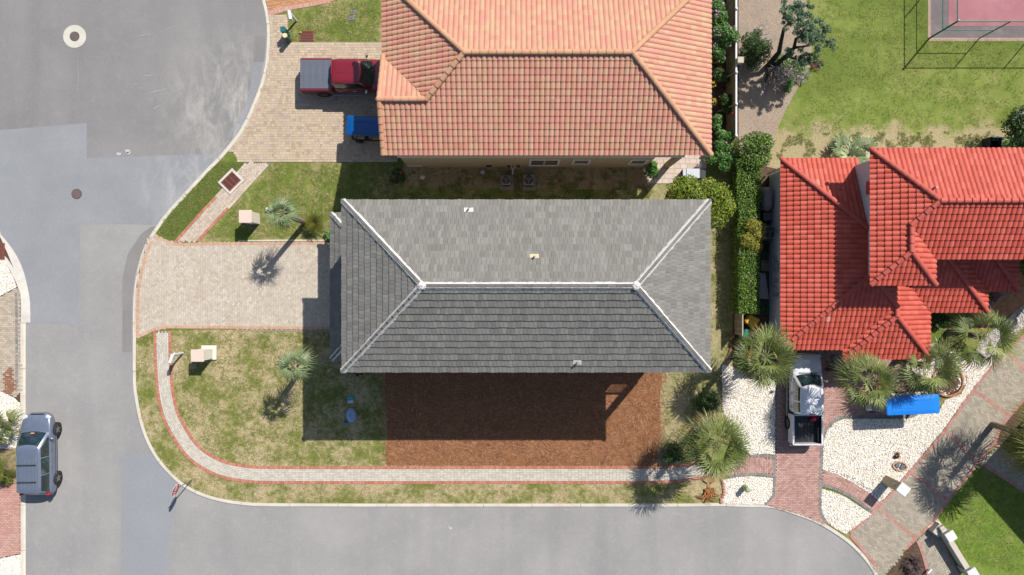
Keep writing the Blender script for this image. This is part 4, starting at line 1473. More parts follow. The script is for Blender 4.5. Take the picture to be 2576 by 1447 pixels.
wall_prism(red_house, [(19.28, 6.85), (19.28, 0.62), (21.75, 0.62), (21.75, 1.99), (34, 1.99), (34, 6.85)], 5.70, M_stucco_white, "upper_wall")
mb = MB()
mb.prism(rect(19.24, 5.05, 19.28, 5.75), 4.55, 5.45)
w = mb.build("window", M_red_trim, red_house, world=True)
mb = MB()
mb.prism(rect(19.225, 5.12, 19.238, 5.68), 4.62, 5.38)
mb.build("shutter", M_red_trim, w)
# services on the west wall
mb = MB()
for (y, z0, h, w) in [(0.95, 1.1, 0.5, 0.55), (0.3, 1.15, 0.35, 0.2), (1.55, 1.1, 0.3, 0.3), (3.3, 1.2, 0.3, 0.2)]:
    MB().prism(rect(15.55, y, 15.69, y + w), z0, z0 + h).build("meter_box", simple("grey_box", C(150, 156, 164), 0.6, 0.08), red_house, world=True)
mb = MB()
mb.cyl((15.6, -0.42, 1.45), (15.45, -0.42, 1.5), 0.13, 0.13, 12)
mb.tube([(15.66, -0.1, 1.4), (15.62, 0.05, 1.2), (15.62, 0.2, 0.6), (15.62, 0.2, 0.1)], 0.02, 6)
mb.build("electric_meter", M_metal, red_house, world=True)
mb = MB()
mb.tube([(15.52, 6.9, 2.85), (15.52, 6.9, 0.2)], 0.05, 8)
mb.build("downpipe", M_white, red_house, world=True)

# ---- neighbour just outside the view whose shadow crosses the drive
nb = house_root("neighbour_house", "pale house beyond the right edge that shades the grey drive", 38.0, -6.5)
a, b = Vector((0.67, 0.745)).normalized(), Vector((0.66, -0.75)).normalized()
c0 = Vector((31.4, -7.55))


def nbp(u, v):
    q = c0 + a * u + b * v
    return (q.x, q.y)


wall_prism(nb, [nbp(0.5, 0.5), nbp(12.5, 0.5), nbp(12.5, 14.5), nbp(0.5, 14.5)], 6.2, M_stucco_cream)
mb = MB()
pts = [nbp(0, 0), nbp(13, 0), nbp(13, 15), nbp(0, 15)]
mb.prism(pts, 6.15, 6.3)
r0, r1 = nbp(6.5, 6.5), nbp(6.5, 8.5)
v = [(*p, 6.3) for p in pts] + [(*r0, 8.9), (*r1, 8.9)]
mb.add(v, [(0, 1, 4), (1, 2, 5, 4), (2, 3, 5), (3, 0, 4, 5)])
mb.build("roof", M_red, nb, world=True)

# ------------------------------------------------------------------ vehicles
def paint(name, c, metal=0.35, rough=0.28):
    if name in MATS:
        return MATS[name]
    n = NT(name, rough, 0.5)
    d = n.noise(3, 4, 0.6, n.objc())
    n.col(n.ramp(d, [(0.3, tuple(x * 0.93 for x in c[:3]) + (1,)), (0.7, tuple(min(1, x * 1.05) for x in c[:3]) + (1,))]))
    n.b.inputs["Metallic"].default_value = metal
    n.b.inputs["Coat Weight"].default_value = 0.8
    n.b.inputs["Coat Roughness"].default_value = 0.06
    MATS[name] = n.m
    return n.m


M_tyre = simple("tyre_rubber", C(46, 46, 48), 0.85, 0.15, 20)
M_rim = simple("alloy", C(176, 176, 178), 0.3, 0.1, 8, metal=0.7)
M_lens = simple("lamp_lens", C(225, 228, 232), 0.1, 0.04, 8, spec=0.6)
M_redlens = simple("red_lens", C(186, 30, 36), 0.15, 0.1, 8, spec=0.6)
M_trimblk = simple("black_trim", C(44, 46, 50), 0.6, 0.15)
M_chrome = simple("chrome", C(225, 226, 228), 0.12, 0.02, metal=1.0)


def auto_glass():
    n = NT("auto_glass", 0.04, 0.6)
    d = n.noise(3.0, 3, 0.6, n.objc())
    n.col(n.ramp(d, [(0.42, C(22, 34, 36)), (0.6, C(40, 62, 62)), (0.72, C(96, 112, 108))]))
    n.b.inputs["Coat Weight"].default_value = 1.0
    return n.m


M_autoglass = auto_glass()


def loft(stations):
    mb = MB()
    n = None
    for y, half in stations:
        ring = [(x, y, z) for x, z in half] + [(-x, y, z) for x, z in reversed(half[1:-1])]
        n = len(ring)
        mb.v.extend(ring)
    k = len(stations)
    for i in range(k - 1):
        for j in range(n):
            mb.f.append((i * n + j, i * n + (j + 1) % n, (i + 1) * n + (j + 1) % n, (i + 1) * n + j))
            mb.r.append(0.5)
            mb.mi.append(0)
    for f in (tuple(range(n - 1, -1, -1)), tuple(range((k - 1) * n, k * n))):
        mb.f.append(f)
        mb.r.append(0.5)
        mb.mi.append(0)
    me = mb.mesh("loft", True)
    bm = bmesh.new()
    bm.from_mesh(me)
    bmesh.ops.recalc_face_normals(bm, faces=bm.faces)
    bm.to_mesh(me)
    bm.free()
    return me


def subsurf(o, lv=2):
    m = o.modifiers.new("subsurf", 'SUBSURF')
    m.levels = 1
    m.render_levels = lv
    return o


class Cabin:
    """glasshouse: base ring and roof ring of a car cabin"""

    def __init__(s, yf0, yr0, w0, z0, yf1, yr1, w1, z1, bf=0.14, br=0.06, crown=0.05):
        s.__dict__.update(locals())

    def ring(s, q, top):
        yf, yr, w, z = (s.yf1, s.yr1, s.w1, s.z1) if top else (s.yf0, s.yr0, s.w0, s.z0)
        q = q % 4
        e = int(q)
        f = q - e
        if e == 0:
            return Vector((-w + 2 * w * f, yf + s.bf * (4 * f * (1 - f) - 0.4), z))
        if e == 1:
            return Vector((w + 0.02 * 4 * f * (1 - f), (yf - 0.4 * s.bf) + (yr + 0.4 * s.br - yf + 0.4 * s.bf) * f, z))
        if e == 2:
            return Vector((w - 2 * w * f, yr - s.br * (4 * f * (1 - f) - 0.4), z))
        return Vector((-w - 0.02 * 4 * f * (1 - f), (yr + 0.4 * s.br) + (yf - 0.4 * s.bf - yr - 0.4 * s.br) * f, z))

    def surf(s, q, t, off=0.0):
        p = s.ring(q, False).lerp(s.ring(q, True), t)
        c = Vector((0, (s.yf0 + s.yr0) / 2, p.z))
        e = int(q % 4)
        nrm = [Vector((0, 1, 0.6)), Vector((1, 0, 0.35)), Vector((0, -1, 0.2)), Vector((-1, 0, 0.35))][e].normalized()
        bul = 0.035 * 4 * t * (1 - t)
        return p + nrm * (bul + off)

    def shell(s):
        mb = MB()
        Q = [i / 8 for i in range(32)]
        T = [0, 0.25, 0.5, 0.75, 1.0]
        rows = [[s.surf(q, t) for q in Q] for t in T]
        cy = (s.yf1 + s.yr1) / 2
        for k, up in ((0.94, 0.5), (0.75, 0.85), (0.4, 1.0)):
            rows.append([Vector((p.x * k, cy + (p.y - cy) * (1 - (1 - k) * 0.55), s.z1 + s.crown * up)) for p in rows[4]])
        for r in rows:
            mb.v.extend([tuple(p) for p in r])
        n = 32
        for i in range(len(rows) - 1):
            for j in range(n):
                mb.f.append((i * n + j, i * n + (j + 1) % n, (i + 1) * n + (j + 1) % n, (i + 1) * n + j))
        mb.f.append(tuple(range((len(rows) - 1) * n, len(rows) * n)))
        mb.r = [0.5] * len(mb.f)
        mb.mi = [0] * len(mb.f)
        me = mb.mesh("cabin", True)
        bm = bmesh.new()
        bm.from_mesh(me)
        bmesh.ops.recalc_face_normals(bm, faces=bm.faces)
        bm.to_mesh(me)
        bm.free()
        return me

    def pane_side(s, ya, yb, sg, t0=0.16, t1=0.86, off=0.012, n=6, m=4):
        """side window between two places along the car; its front edge follows the windscreen pillar"""
        mb = MB()
        g = []
        for j in range(m + 1):
            t = t0 + (t1 - t0) * j / m
            yf = s.yf0 + (s.yf1 - s.yf0) * t - 0.4 * s.bf
            yr = s.yr0 + (s.yr1 - s.yr0) * t + 0.4 * s.br
            a, b = min(ya, yf - 0.10), max(yb, yr + 0.08)
            row = []
            for i in range(n + 1):
                q = 1 + (yf - (a + (b - a) * i / n)) / (yf - yr)
                row.append(s.surf(q if sg > 0 else 5 - q, t, off))
            g.append(row)
        for j in range(m):
            for i in range(n):
                mb.quad(g[j][i], g[j][i + 1], g[j + 1][i + 1], g[j + 1][i], 0.5)
        return mb.mesh("pane", True)

    def pane(s, q0, q1, t0, t1, off=0.012, n=8, m=3):
        mb = MB()
        g = [[s.surf(q0 + (q1 - q0) * i / n, t0 + (t1 - t0) * j / m, off) for i in range(n + 1)] for j in range(m + 1)]
        for j in range(m):
            for i in range(n):
                mb.quad(g[j][i], g[j][i + 1], g[j + 1][i + 1], g[j + 1][i], 0.5)
        return mb.mesh("pane", True)


def wheel(root, x, y, r=0.36, w=0.24, spokes=5):
    sg = 1 if x > 0 else -1
    mb = MB()
    prof = [(0.62, -w / 2), (0.93, -w / 2), (1.0, -w * 0.36), (1.0, w * 0.36), (0.93, w / 2), (0.62, w / 2)]
    n = 24
    for k in range(n):
        a = 2 * math.pi * k / n
        for (q, o) in prof:
            mb.v.append((x + sg * o, y + math.cos(a) * r * q, r + math.sin(a) * r * q))
    m = len(prof)
    for k in range(n):
        for j in range(m - 1):
            mb.f.append((k * m + j, k * m + j + 1, ((k + 1) % n) * m + j + 1, ((k + 1) % n) * m + j))
            mb.r.append(0.5)
            mb.mi.append(0)
    wroot = mb.build("wheel", M_tyre, root, True)
    rm_ = MB()
    xo = x + sg * w * 0.36
    rm_.cyl((x, y, r), (xo - sg * 0.03, y, r), r * 0.62, r * 0.62, 20)
    for k in range(spokes):
        a = 2 * math.pi * k / spokes
        c = Vector((xo, y + math.cos(a) * r * 0.33, r + math.sin(a) * r * 0.33))
        M = Matrix.Translation(c) @ Matrix.Rotation(a, 4, 'X')
        rm_.box((0, 0, 0), (0.05, r * 0.58, r * 0.17), M=M)
    rm_.build("rim", M_rim, wroot)
    return wroot


def arch(root, x, y, r=0.43, mat=None):
    sg = 1 if x > 0 else -1
    mb = MB()
    mb.cyl((x - sg * 0.3, y, 0.36), (x, y, 0.36), r, r, 20)
    mb.build("wheel_arch", mat or M_trimblk, root)


def mirror(root, x, y, z, mat):
    sg = 1 if x > 0 else -1
    mb = MB()
    mb.ell((x + sg * 0.16, y, z + 0.04), (0.13, 0.085, 0.09), 10, 6)
    mb.tube([(x, y, z), (x + sg * 0.1, y, z + 0.02)], 0.03, 6)
    mb.build("wing_mirror", mat, root, True)


def half(w, zb, zt, crown=0.02, shoulder=0.92):
    return [(0, zb), (w * 0.86, zb), (w * 0.985, zb + 0.14), (w, zb + 0.55 * (zt - zb)), (w * 0.975, zt - 0.07), (w * shoulder, zt - 0.01), (w * 0.6, zt + crown * 0.7), (0, zt + crown)]


# ---- silver-blue SUV on the street
suv = thing("parked_suv", "silver-blue SUV with roof bars, pulled up half on the western kerb", "car", (-28.45, -10.0, GZ), math.radians(0.8))
Ps = paint("silver_blue_paint", C(136, 148, 168), 0.45)
body = subsurf(link("body", loft([(-2.40, half(0.78, 0.45, 0.92)), (-2.33, half(0.88, 0.34, 1.0)), (-2.05, half(0.93, 0.28, 1.04)), (-1.2, half(0.945, 0.25, 1.04)), (0.2, half(0.945, 0.24, 1.03)), (1.15, half(0.94, 0.25, 1.03, 0.03)),
                                    (1.55, half(0.935, 0.27, 1.0, 0.05)), (2.0, half(0.885, 0.30, 0.93, 0.06)), (2.25, half(0.80, 0.33, 0.84, 0.05)), (2.42, half(0.64, 0.38, 0.70, 0.03)), (2.50, half(0.42, 0.42, 0.58, 0.01))]), Ps, suv))
cb = Cabin(1.42, -2.26, 0.86, 1.0, 0.60, -2.06, 0.67, 1.63)
link("cabin", cb.shell(), Ps, suv)
link("windscreen", cb.pane(0.06, 0.94, 0.10, 0.93), M_autoglass, suv)
link("rear_window", cb.pane(2.1, 2.9, 0.2, 0.85), M_autoglass, suv)
for y0, y1 in ((2.0, -0.02), (-0.09, -1.02), (-1.09, -3.0)):
    for sg in (1, -1):
        link("side_window", cb.pane_side(y0, y1, sg, 0.10, 0.88), M_autoglass, suv)
for sx in (-1, 1):
    for wy in (1.40, -1.55):
        arch(suv, sx * 0.945, wy)
        wheel(suv, sx * 0.86, wy, 0.37, 0.25)
    mirror(suv, sx * 0.90, 1.0, 1.08, Ps)
    mb = MB()
    mb.box((sx * 0.66, 2.17, 0.80), (0.30, 0.34, 0.12), rz=-sx * 0.45, bev=0.04)
    mb.build("headlight", M_lens, suv)
    mb = MB()
    mb.box((sx * 0.80, -2.30, 1.02), (0.16, 0.14, 0.30), bev=0.03)
    mb.build("tail_light", M_redlens, suv)
    for y in (0.25, -0.75):
        MB().box((sx * 0.955, y, 0.9), (0.03, 0.2, 0.035), bev=0.01).build("door_handle", M_chrome, suv)
    mb = MB()
    mb.tube([(sx * 0.56, 0.1, 1.70), (sx * 0.58, -0.2, 1.745), (sx * 0.58, -1.6, 1.74), (sx * 0.56, -1.85, 1.68)], 0.02, 6)
    mb.build("roof_rail", M_metal, suv)
    mb = MB()
    mb.box((sx * 0.952, -0.1, 0.55), (0.02, 2.6, 0.05), bev=0.008)
    mb.build("door_moulding", Ps, suv)
for y in (-0.42, -1.42):
    MB().tube([(-0.58, y, 1.75), (0.58, y, 1.75)], 0.03, 6).build("roof_crossbar", M_trimblk, suv)
for x in (-0.36, -0.12, 0.12, 0.36):
    MB().box((x, -1.0, 1.683), (0.022, 1.75, 0.012)).build("roof_strip", M_metal, suv)
mb = MB()
mb.box((0, 2.39, 0.72), (0.8, 0.08, 0.13), bev=0.02)
mb.build("grille", M_trimblk, suv)
for sx in (-1, 1):
    MB().tube([(sx * 0.32, 1.45, 1.042), (sx * 0.36, 1.9, 0.985), (sx * 0.34, 2.2, 0.88)], 0.018, 6).build("bonnet_crease", Ps, suv)
mb = MB()
mb.box((0, -2.42, 0.55), (1.5, 0.12, 0.2), bev=0.04)
mb.build("rear_bumper", Ps, suv)
mb = MB()
mb.add([cb.surf(0.42, 0.20, 0.02), cb.surf(0.56, 0.20, 0.02), cb.surf(0.56, 0.27, 0.02), cb.surf(0.42, 0.27, 0.02)], [(0, 1, 2, 3)])
mb.build("permit_sticker", simple("orange_card", C(232, 150, 96), 0.7), suv)


def pickup(name, label, pm, loc, rz, L, wd, ws0, ws1, cab_r, roof_z, belt, tonneau):
    t = thing(name, label, "pickup truck", loc, rz)
    f, r = L / 2, -L / 2
    st = [(cab_r, half(wd, 0.42, belt)), (cab_r + 0.3, half(wd, 0.40, belt)), (ws0 - 0.35, half(wd, 0.40, belt, 0.03)), (ws0 + 0.1, half(wd * 0.99, 0.40, belt - 0.01, 0.07)),
          (f - 0.5, half(wd * 0.97, 0.42, belt - 0.10, 0.08)), (f - 0.18, half(wd * 0.90, 0.45, belt - 0.17, 0.06)), (f - 0.02, half(wd * 0.72, 0.5, belt - 0.3, 0.03))]
    subsurf(link("body", loft(st), pm, t))
    c = Cabin(ws0, cab_r + 0.02, wd * 0.90, belt - 0.03, ws1, cab_r + 0.10, wd * 0.69, roof_z, bf=0.16, br=0.02, crown=0.045)
    link("cabin", c.shell(), pm, t)
    link("windscreen", c.pane(0.05, 0.95, 0.08, 0.94), M_autoglass, t)
    link("rear_window", c.pane(2.1, 2.9, 0.3, 0.85), M_autoglass, t)
    ym = (ws1 + cab_r) / 2 - 0.02
    for y0, y1 in ((9, ym + 0.05), (ym - 0.05, cab_r + 0.22)):
        for sg in (1, -1):
            link("side_window", c.pane_side(y0, y1, sg, 0.12, 0.86), M_autoglass, t)
    # load bed
    b0, b1 = r + 0.08, cab_r - 0.03
    by, bl = (b0 + b1) / 2, b1 - b0
    for sx in (-1, 1):
        mb = MB()
        mb.box((sx * (wd - 0.07), by, (0.45 + belt) / 2), (0.14, bl, belt - 0.45), bev=0.035)
        mb.build("bed_side", pm, t)
    MB().box((0, r + 0.09, (0.55 + belt) / 2), (wd * 2 - 0.06, 0.10, belt - 0.55), bev=0.03).build("tailgate", pm, t)
    MB().box((0, b1 - 0.03, (0.6 + belt) / 2), (wd * 2 - 0.28, 0.06, belt - 0.62)).build("bed_front", pm, t)
    fl = MB().box((0, by, 0.66), (wd * 2 - 0.28, bl, 0.08))
    for k in range(7):
        fl.box(((k - 3) * 0.19, by + 0.02, 0.705), (0.06, bl - 0.2, 0.02))
    M_liner = simple("bed_liner", C(40, 42, 46), 0.55, 0.2, 9)
    fl.build("bed_floor", M_liner, t)
    if tonneau:
        mb = MB()
        hw = wd - 0.09
        ny = 16
        rows = []
        for i in range(ny + 1):
            y = b0 - 0.02 + (bl + 0.02) * i / ny
            sag = 0.005 * math.sin(i * 1.9) + 0.006
            rows.append([(-hw, y, belt - 0.02), (-hw + 0.04, y, belt + 0.03), (-hw * 0.5, y, belt + 0.035 - sag), (0, y, belt + 0.045 - sag), (hw * 0.5, y, belt + 0.035 - sag), (hw - 0.04, y, belt + 0.03), (hw, y, belt - 0.02)])
        for i in range(ny):
            for k in range(6):
                mb.quad(rows[i][k], rows[i][k + 1], rows[i + 1][k + 1], rows[i + 1][k])
        mb.build("bed_cover", simple("tonneau_vinyl", C(96, 102, 116), 0.7, 0.08, 30), t, True)
    else:
        for sx in (-1, 1):
            MB().box((sx * (wd - 0.135), by, belt - 0.16), (0.02, bl - 0.1, 0.36)).build("bed_liner_side", M_liner, t)
    for sx in (-1, 1):
        for wy in (f - 1.0, r + 1.25):
            arch(t, sx * (wd - 0.005), wy, 0.46)
            wheel(t, sx * (wd - 0.09), wy, 0.40, 0.26, 6)
        mirror(t, sx * wd * 0.94, ws0 - 0.35, belt + 0.1, M_chrome)
        MB().box((sx * wd * 0.78, f - 0.16, belt - 0.27), (0.28, 0.16, 0.2), bev=0.03).build("headlight", M_lens, t)
        MB().box((sx * (wd - 0.06), r + 0.07, belt - 0.25), (0.13, 0.1, 0.34), bev=0.02).build("tail_light", M_redlens, t)
        for y in (ws1 - 0.45, cab_r + 0.45):
            MB().box((sx * (wd + 0.005), y, belt - 0.13), (0.03, 0.2, 0.05), bev=0.01).build("door_handle", M_chrome, t)
        MB().box((sx * (wd + 0.03), (ws1 + cab_r) / 2, 0.42), (0.10, ws1 - cab_r + 0.4, 0.05), bev=0.015).build("side_step", M_metal, t)
    MB().box((0, f - 0.04, belt - 0.35), (wd * 1.2, 0.1, 0.26), bev=0.03).build("grille", M_chrome, t)
    MB().box((0, r + 0.0, 0.6), (wd * 1.9, 0.16, 0.16), bev=0.04).build("rear_bumper", M_chrome, t)
    MB().box((0, cab_r + 0.10, roof_z + 0.02), (0.34, 0.05, 0.04), bev=0.01).build("brake_light", M_redlens, t)
    if tonneau:
        for k in range(6):
            MB().box(((k - 2.5) * 0.2, (ws1 + cab_r) / 2 - 0.05, roof_z + 0.047 - 0.006 * abs(k - 2.5)), (0.014, ws1 - cab_r - 0.35, 0.01)).build("roof_rib", paint("roof_rib_red", C(96, 18, 30), 0.2, 0.4), t)  # rib strips coloured darker than the body so they show as lines
    MB().box((0, ws0 + 0.10, belt + 0.045), (wd * 1.2, 0.05, 0.02), bev=0.008).build("cowl", M_trimblk, t)
    return t


pickup("parked_pickup", "dark red pickup with a grey bed cover, nose under the orange roof's eave", paint("dark_red_paint", C(150, 32, 48), 0.25, 0.25), (-9.67, 12.62, 0.03), math.radians(-90), 5.85, 0.97, 1.44, 0.80, -0.96, 1.84, 1.22, True)
pickup("parked_pickup", "white pickup with an open empty bed on the rose paver drive", paint("white_paint_gloss", C(236, 238, 242), 0.0, 0.3), (17.56, -6.67, 0.035), math.radians(0), 5.5, 0.92, 1.50, 0.84, -0.86, 1.74, 1.14, False)
# red bag lying in the white truck's bed
bag = MB()
bag.ell((18.06, -7.82, 0.86), (0.20, 0.16, 0.13), 10, 7, jit=0.14)
bag.ell((17.92, -7.92, 0.82), (0.13, 0.10, 0.09), 9, 6, jit=0.18)
tag(bag.build("bag", simple("red_nylon", C(206, 44, 66), 0.6, 0.2, 12), None, True), "crumpled red bag in the corner of the white pickup's bed", "bag")


def golf_cart(label, loc, rz, L, W, roofm, seatm, cowlm, white_cowl=False):
    t = thing("golf_cart", label, "golf cart", loc, rz)
    zt = 1.88
    mb = MB()
    n = 6
    out = []
    R = 0.12
    for (cx, cy, a0) in ((W / 2 - R, L / 2 - R, 0), (-W / 2 + R, L / 2 - R, 90), (-W / 2 + R, -L / 2 + R, 180), (W / 2 - R, -L / 2 + R, 270)):
        for k in range(n + 1):
            a = math.radians(a0 + 90 * k / n)
            out.append((cx + R * math.cos(a), cy + R * math.sin(a)))
    N = len(out)
    for (sc, z) in ((1.0, zt - 0.07), (1.0, zt), (0.96, zt + 0.025), (0.6, zt + 0.05)):
        mb.v.extend([(x * sc, y * (1 - (1 - sc) * 0.6), z) for x, y in out])
    for i in range(3):
        for k in range(N):
            mb.f.append((i * N + k, i * N + (k + 1) % N, (i + 1) * N + (k + 1) % N, (i + 1) * N + k))
    mb.f += [tuple(range(N - 1, -1, -1)), tuple(range(3 * N, 4 * N))]
    mb.r, mb.mi = [0.5] * len(mb.f), [0] * len(mb.f)
    can = mb.build("canopy", roofm, t)
    rib = MB()
    for k in (-1, 0, 1):
        rib.box((k * 0.2, -0.1, zt + 0.044), (0.02, L * 0.6, 0.012))
    rib.build("canopy_rib", roofm, can)
    ends = [L / 2 - 0.12, -L / 2 + 0.18]
    for sx in (-1, 1):
        for y in ends:
            MB().tube([(sx * (W / 2 - 0.1), y, 0.55), (sx * (W / 2 - 0.08), y * 0.98, zt - 0.05)], 0.022, 6).build("post", M_trimblk, t)
    b = MB()
    b.box((0, -0.05, 0.36), (W * 0.95, L * 0.95, 0.12), bev=0.03)
    b.build("chassis", M_trimblk, t)
    cw = MB()
    yc = L / 2 + (0.42 if white_cowl else 0.0)
    cw.box((0, yc - 0.25, 0.62), (W * 0.92, 0.62, 0.42), taper=0.86, bev=0.08)
    cw.build("front_cowl", cowlm, t)
    MB().box((0, -L / 2 + 0.25, 0.55), (W * 0.9, 0.5, 0.3), bev=0.05).build("rear_body", cowlm, t)
    for y in ((0.25, -0.65) if L < 2.8 else (0.55, -0.25, -1.05)):
        s_ = MB().box((0, y, 0.66), (W * 0.92, 0.44, 0.14), bev=0.04)
        s_.build("seat", seatm, t)
        MB().box((0, y - 0.27, 0.95), (W * 0.92, 0.10, 0.42), bev=0.03).build("backrest", seatm, t)
    ws = MB()
    ya = yc - 0.12
    ws.quad((-W * 0.42, ya, 0.82), (W * 0.42, ya, 0.82), (W * 0.42, L / 2 - 0.12, zt - 0.08), (-W * 0.42, L / 2 - 0.12, zt - 0.08))
    ws.quad((-W * 0.42, ya - 0.012, 0.82), (-W * 0.42, L / 2 - 0.132, zt - 0.08), (W * 0.42, L / 2 - 0.132, zt - 0.08), (W * 0.42, ya - 0.012, 0.82))
    ws.build("windscreen", simple("clear_screen", C(150, 150, 150), 0.08, 0.05), t)
    sw = MB()
    cc = Vector((-0.25, L / 2 - 0.42, 1.0))
    sw.tube([cc + Vector((0.17 * math.cos(a), 0.09 * math.sin(a), 0.14 * math.sin(a))) for a in [2 * math.pi * k / 14 for k in range(15)]], 0.018, 5)
    sw.build("steering_wheel", M_trimblk, t)
    for sx in (-1, 1):
        for y in (L / 2 - 0.35 + (0.25 if white_cowl else 0), -L / 2 + 0.42):
            wheel(t, sx * (W / 2 - 0.02), y, 0.24, 0.2, 4)
        MB().ell((sx * W * 0.32, yc + 0.04, 0.66), (0.08, 0.05, 0.07), 8, 5).build("headlight", M_lens, t)
    return t


M_bluegloss = simple("deep_blue_gloss", C(0, 84, 156), 0.22, 0.06, 2, coat=0.4)
M_azure = simple("azure_plastic", C(10, 134, 236), 0.45, 0.04, 2)
golf_cart("golf cart with a glossy dark blue roof, half under the orange roof", (-8.4, 9.40, 0.03), math.radians(-93), 2.5, 1.14, M_bluegloss, simple("tan_vinyl", C(186, 158, 116), 0.6, 0.08), simple("navy_plastic", C(24, 40, 66), 0.4, 0.1))
golf_cart("golf cart with a bright azure roof parked beside the white gravel", (23.35, -6.83, 0.035), math.radians(92.6), 3.1, 1.12, M_azure, simple("cream_vinyl", C(214, 204, 186), 0.6, 0.08), simple("white_plastic", C(226, 228, 232), 0.35, 0.04), True)

# ------------------------------------------------------------------ person with a drone controller
def skin_obj(name, verts, edges, radii, root, mat, parent=None, lv=2, smooth=True):
    me = bpy.data.meshes.new(name)
    me.from_pydata(verts, edges, [])
    o = link(name, me, mat, parent)
    sk = o.modifiers.new("skin", 'SKIN')
    sk.use_smooth_shade = smooth
    dat = me.skin_vertices[0].data if me.skin_vertices else None
    if dat is None:
        bpy.context.view_layer.objects.active = o
        bpy.ops.mesh.customdata_skin_add()
        dat = me.skin_vertices[0].data
    for i, r in enumerate(radii):
        dat[i].radius = (r, r) if not isinstance(r, tuple) else r
        dat[i].use_root = (i == root)
    s2 = o.modifiers.new("subsurf", 'SUBSURF')
    s2.levels = 1
    s2.render_levels = lv
    return o


class Sk:
    def __init__(s):
        s.v, s.e, s.r = [], [], []

    def n(s, p, r, parent=None):
        s.v.append(tuple(p))
        s.r.append(r)
        if parent is not None:
            s.e.append((parent, len(s.v) - 1))
        return len(s.v) - 1


man = thing("person", "person in black shirt and cap holding a drone controller, under the grey roof's corner", "person", (-9.07, -4.98, 0.03), math.radians(80))
# local axes: +Y is where the person faces; feet at z = 0
M_skin = simple("skin", C(206, 150, 122), 0.55, 0.06, 12)
M_blackcloth = simple("black_cloth", C(28, 28, 32), 0.9, 0.2, 20)
M_trouser = simple("dark_trousers", C(40, 42, 50), 0.9, 0.2, 20)
k = Sk()
pel = k.n((0, 0, 0.95), (0.15, 0.11))
w1 = k.n((0, 0.0, 1.12), (0.14, 0.10), pel)
ch = k.n((0, 0.02, 1.34), (0.16, 0.11), w1)
ne = k.n((0, 0.03, 1.48), 0.06, ch)
hb = k.n((0, 0.06, 1.56), (0.075, 0.09), ne)
ht = k.n((0, 0.08, 1.66), (0.08, 0.095), hb)
k.n((0, 0.07, 1.74), (0.06, 0.07), ht)
for sx in (-1, 1):
    hp = k.n((sx * 0.10, 0, 0.88), 0.095, pel)
    kn = k.n((sx * 0.12, 0.02, 0.50), 0.062, hp)
    an = k.n((sx * 0.13, -0.02, 0.09), 0.042, kn)
    k.n((sx * 0.15, 0.14, 0.045), 0.038, an)
    sh = k.n((sx * 0.19, 0.02, 1.41), 0.062, ch)
    el = k.n((sx * 0.25, 0.06, 1.13), 0.043, sh)
    wr = k.n((sx * 0.13, 0.28, 1.14), 0.027, el)
    pa = k.n((sx * 0.105, 0.36, 1.16), (0.036, 0.02), wr)
    for q, (dx, dy, dz) in enumerate([(0.030, 0.055, 0.010), (0.012, 0.075, 0.008), (-0.006, 0.072, 0.004), (-0.022, 0.058, 0.0)]):
        f1 = k.n((sx * (0.105 + dx), 0.36 + dy * 0.7, 1.16 + dz), 0.009, pa)
        k.n((sx * (0.095 + dx * 0.8), 0.36 + dy, 1.135 + dz), 0.008, f1)
    th = k.n((sx * 0.07, 0.365, 1.185), 0.010, pa)
    k.n((sx * 0.055, 0.39, 1.195), 0.008, th)
skin_obj("body", k.v, k.e, k.r, 0, M_skin, man)
k = Sk()
a0 = k.n((0, 0, 0.98), (0.175, 0.135))
a1 = k.n((0, 0, 1.12), (0.17, 0.13), a0)
a2 = k.n((0, 0.02, 1.34), (0.19, 0.14), a1)
k.n((0, 0.025, 1.455), (0.10, 0.085), a2)
for sx in (-1, 1):
    b0 = k.n((sx * 0.20, 0.02, 1.41), 0.085, a2)
    k.n((sx * 0.245, 0.05, 1.17), 0.066, b0)
skin_obj("shirt", k.v, k.e, k.r, 0, M_blackcloth, man)
k = Sk()
a0 = k.n((0, 0, 0.94), (0.17, 0.135))
for sx in (-1, 1):
    b0 = k.n((sx * 0.10, 0, 0.86), 0.115, a0)
    b1 = k.n((sx * 0.12, 0.02, 0.50), 0.082, b0)
    k.n((sx * 0.13, -0.02, 0.10), 0.062, b1)
skin_obj("trousers", k.v, k.e, k.r, 0, M_trouser, man)
for sx in (-1, 1):
    MB().ell((sx * 0.145, 0.06, 0.045), (0.055, 0.145, 0.05), 10, 6).build("shoe", M_dark, man, True)
MB().ell((0, 0.07, 1.68), (0.108, 0.122, 0.105), 14, 8, 1.0, 0.0).prism([(-0.085, 0.15), (0.085, 0.15), (0.06, 0.27), (-0.06, 0.27)], 1.665, 1.68).build("cap", M_blackcloth, man, True)
mb = MB()
for sx in (-1, 1):
    mb.ell((sx * 0.033, 0.165, 1.625), (0.013, 0.008, 0.008), 8, 5)
mb.build("eyes", M_dark, man)
mb = MB().ell((0, 0.18, 1.595), (0.014, 0.018, 0.022), 8, 5)
for sx in (-1, 1):
    mb.ell((sx * 0.085, 0.075, 1.61), (0.014, 0.025, 0.034), 8, 5)
mb.build("nose_and_ears", M_skin, man, True)
MB().box((0, 0.165, 1.562), (0.05, 0.02, 0.012), bev=0.004).build("mouth", simple("lips", C(176, 104, 92), 0.5), man)
Mm = man.matrix_basis.copy()
rc_ = thing("drone_controller", "black drone controller with a pale blue screen in the person's hands", "controller", man.location, man.rotation_euler[2])
MB().box((0, 0.40, 1.175), (0.20, 0.11, 0.05), bev=0.015).build("case", M_dark, rc_)
MB().box((0, 0.50, 1.235), (0.21, 0.02, 0.14), bev=0.006, M=Matrix.Translation((0, 0.50, 1.235)) @ Matrix.Rotation(math.radians(-55), 4, 'X')).build("tablet", M_dark, rc_)
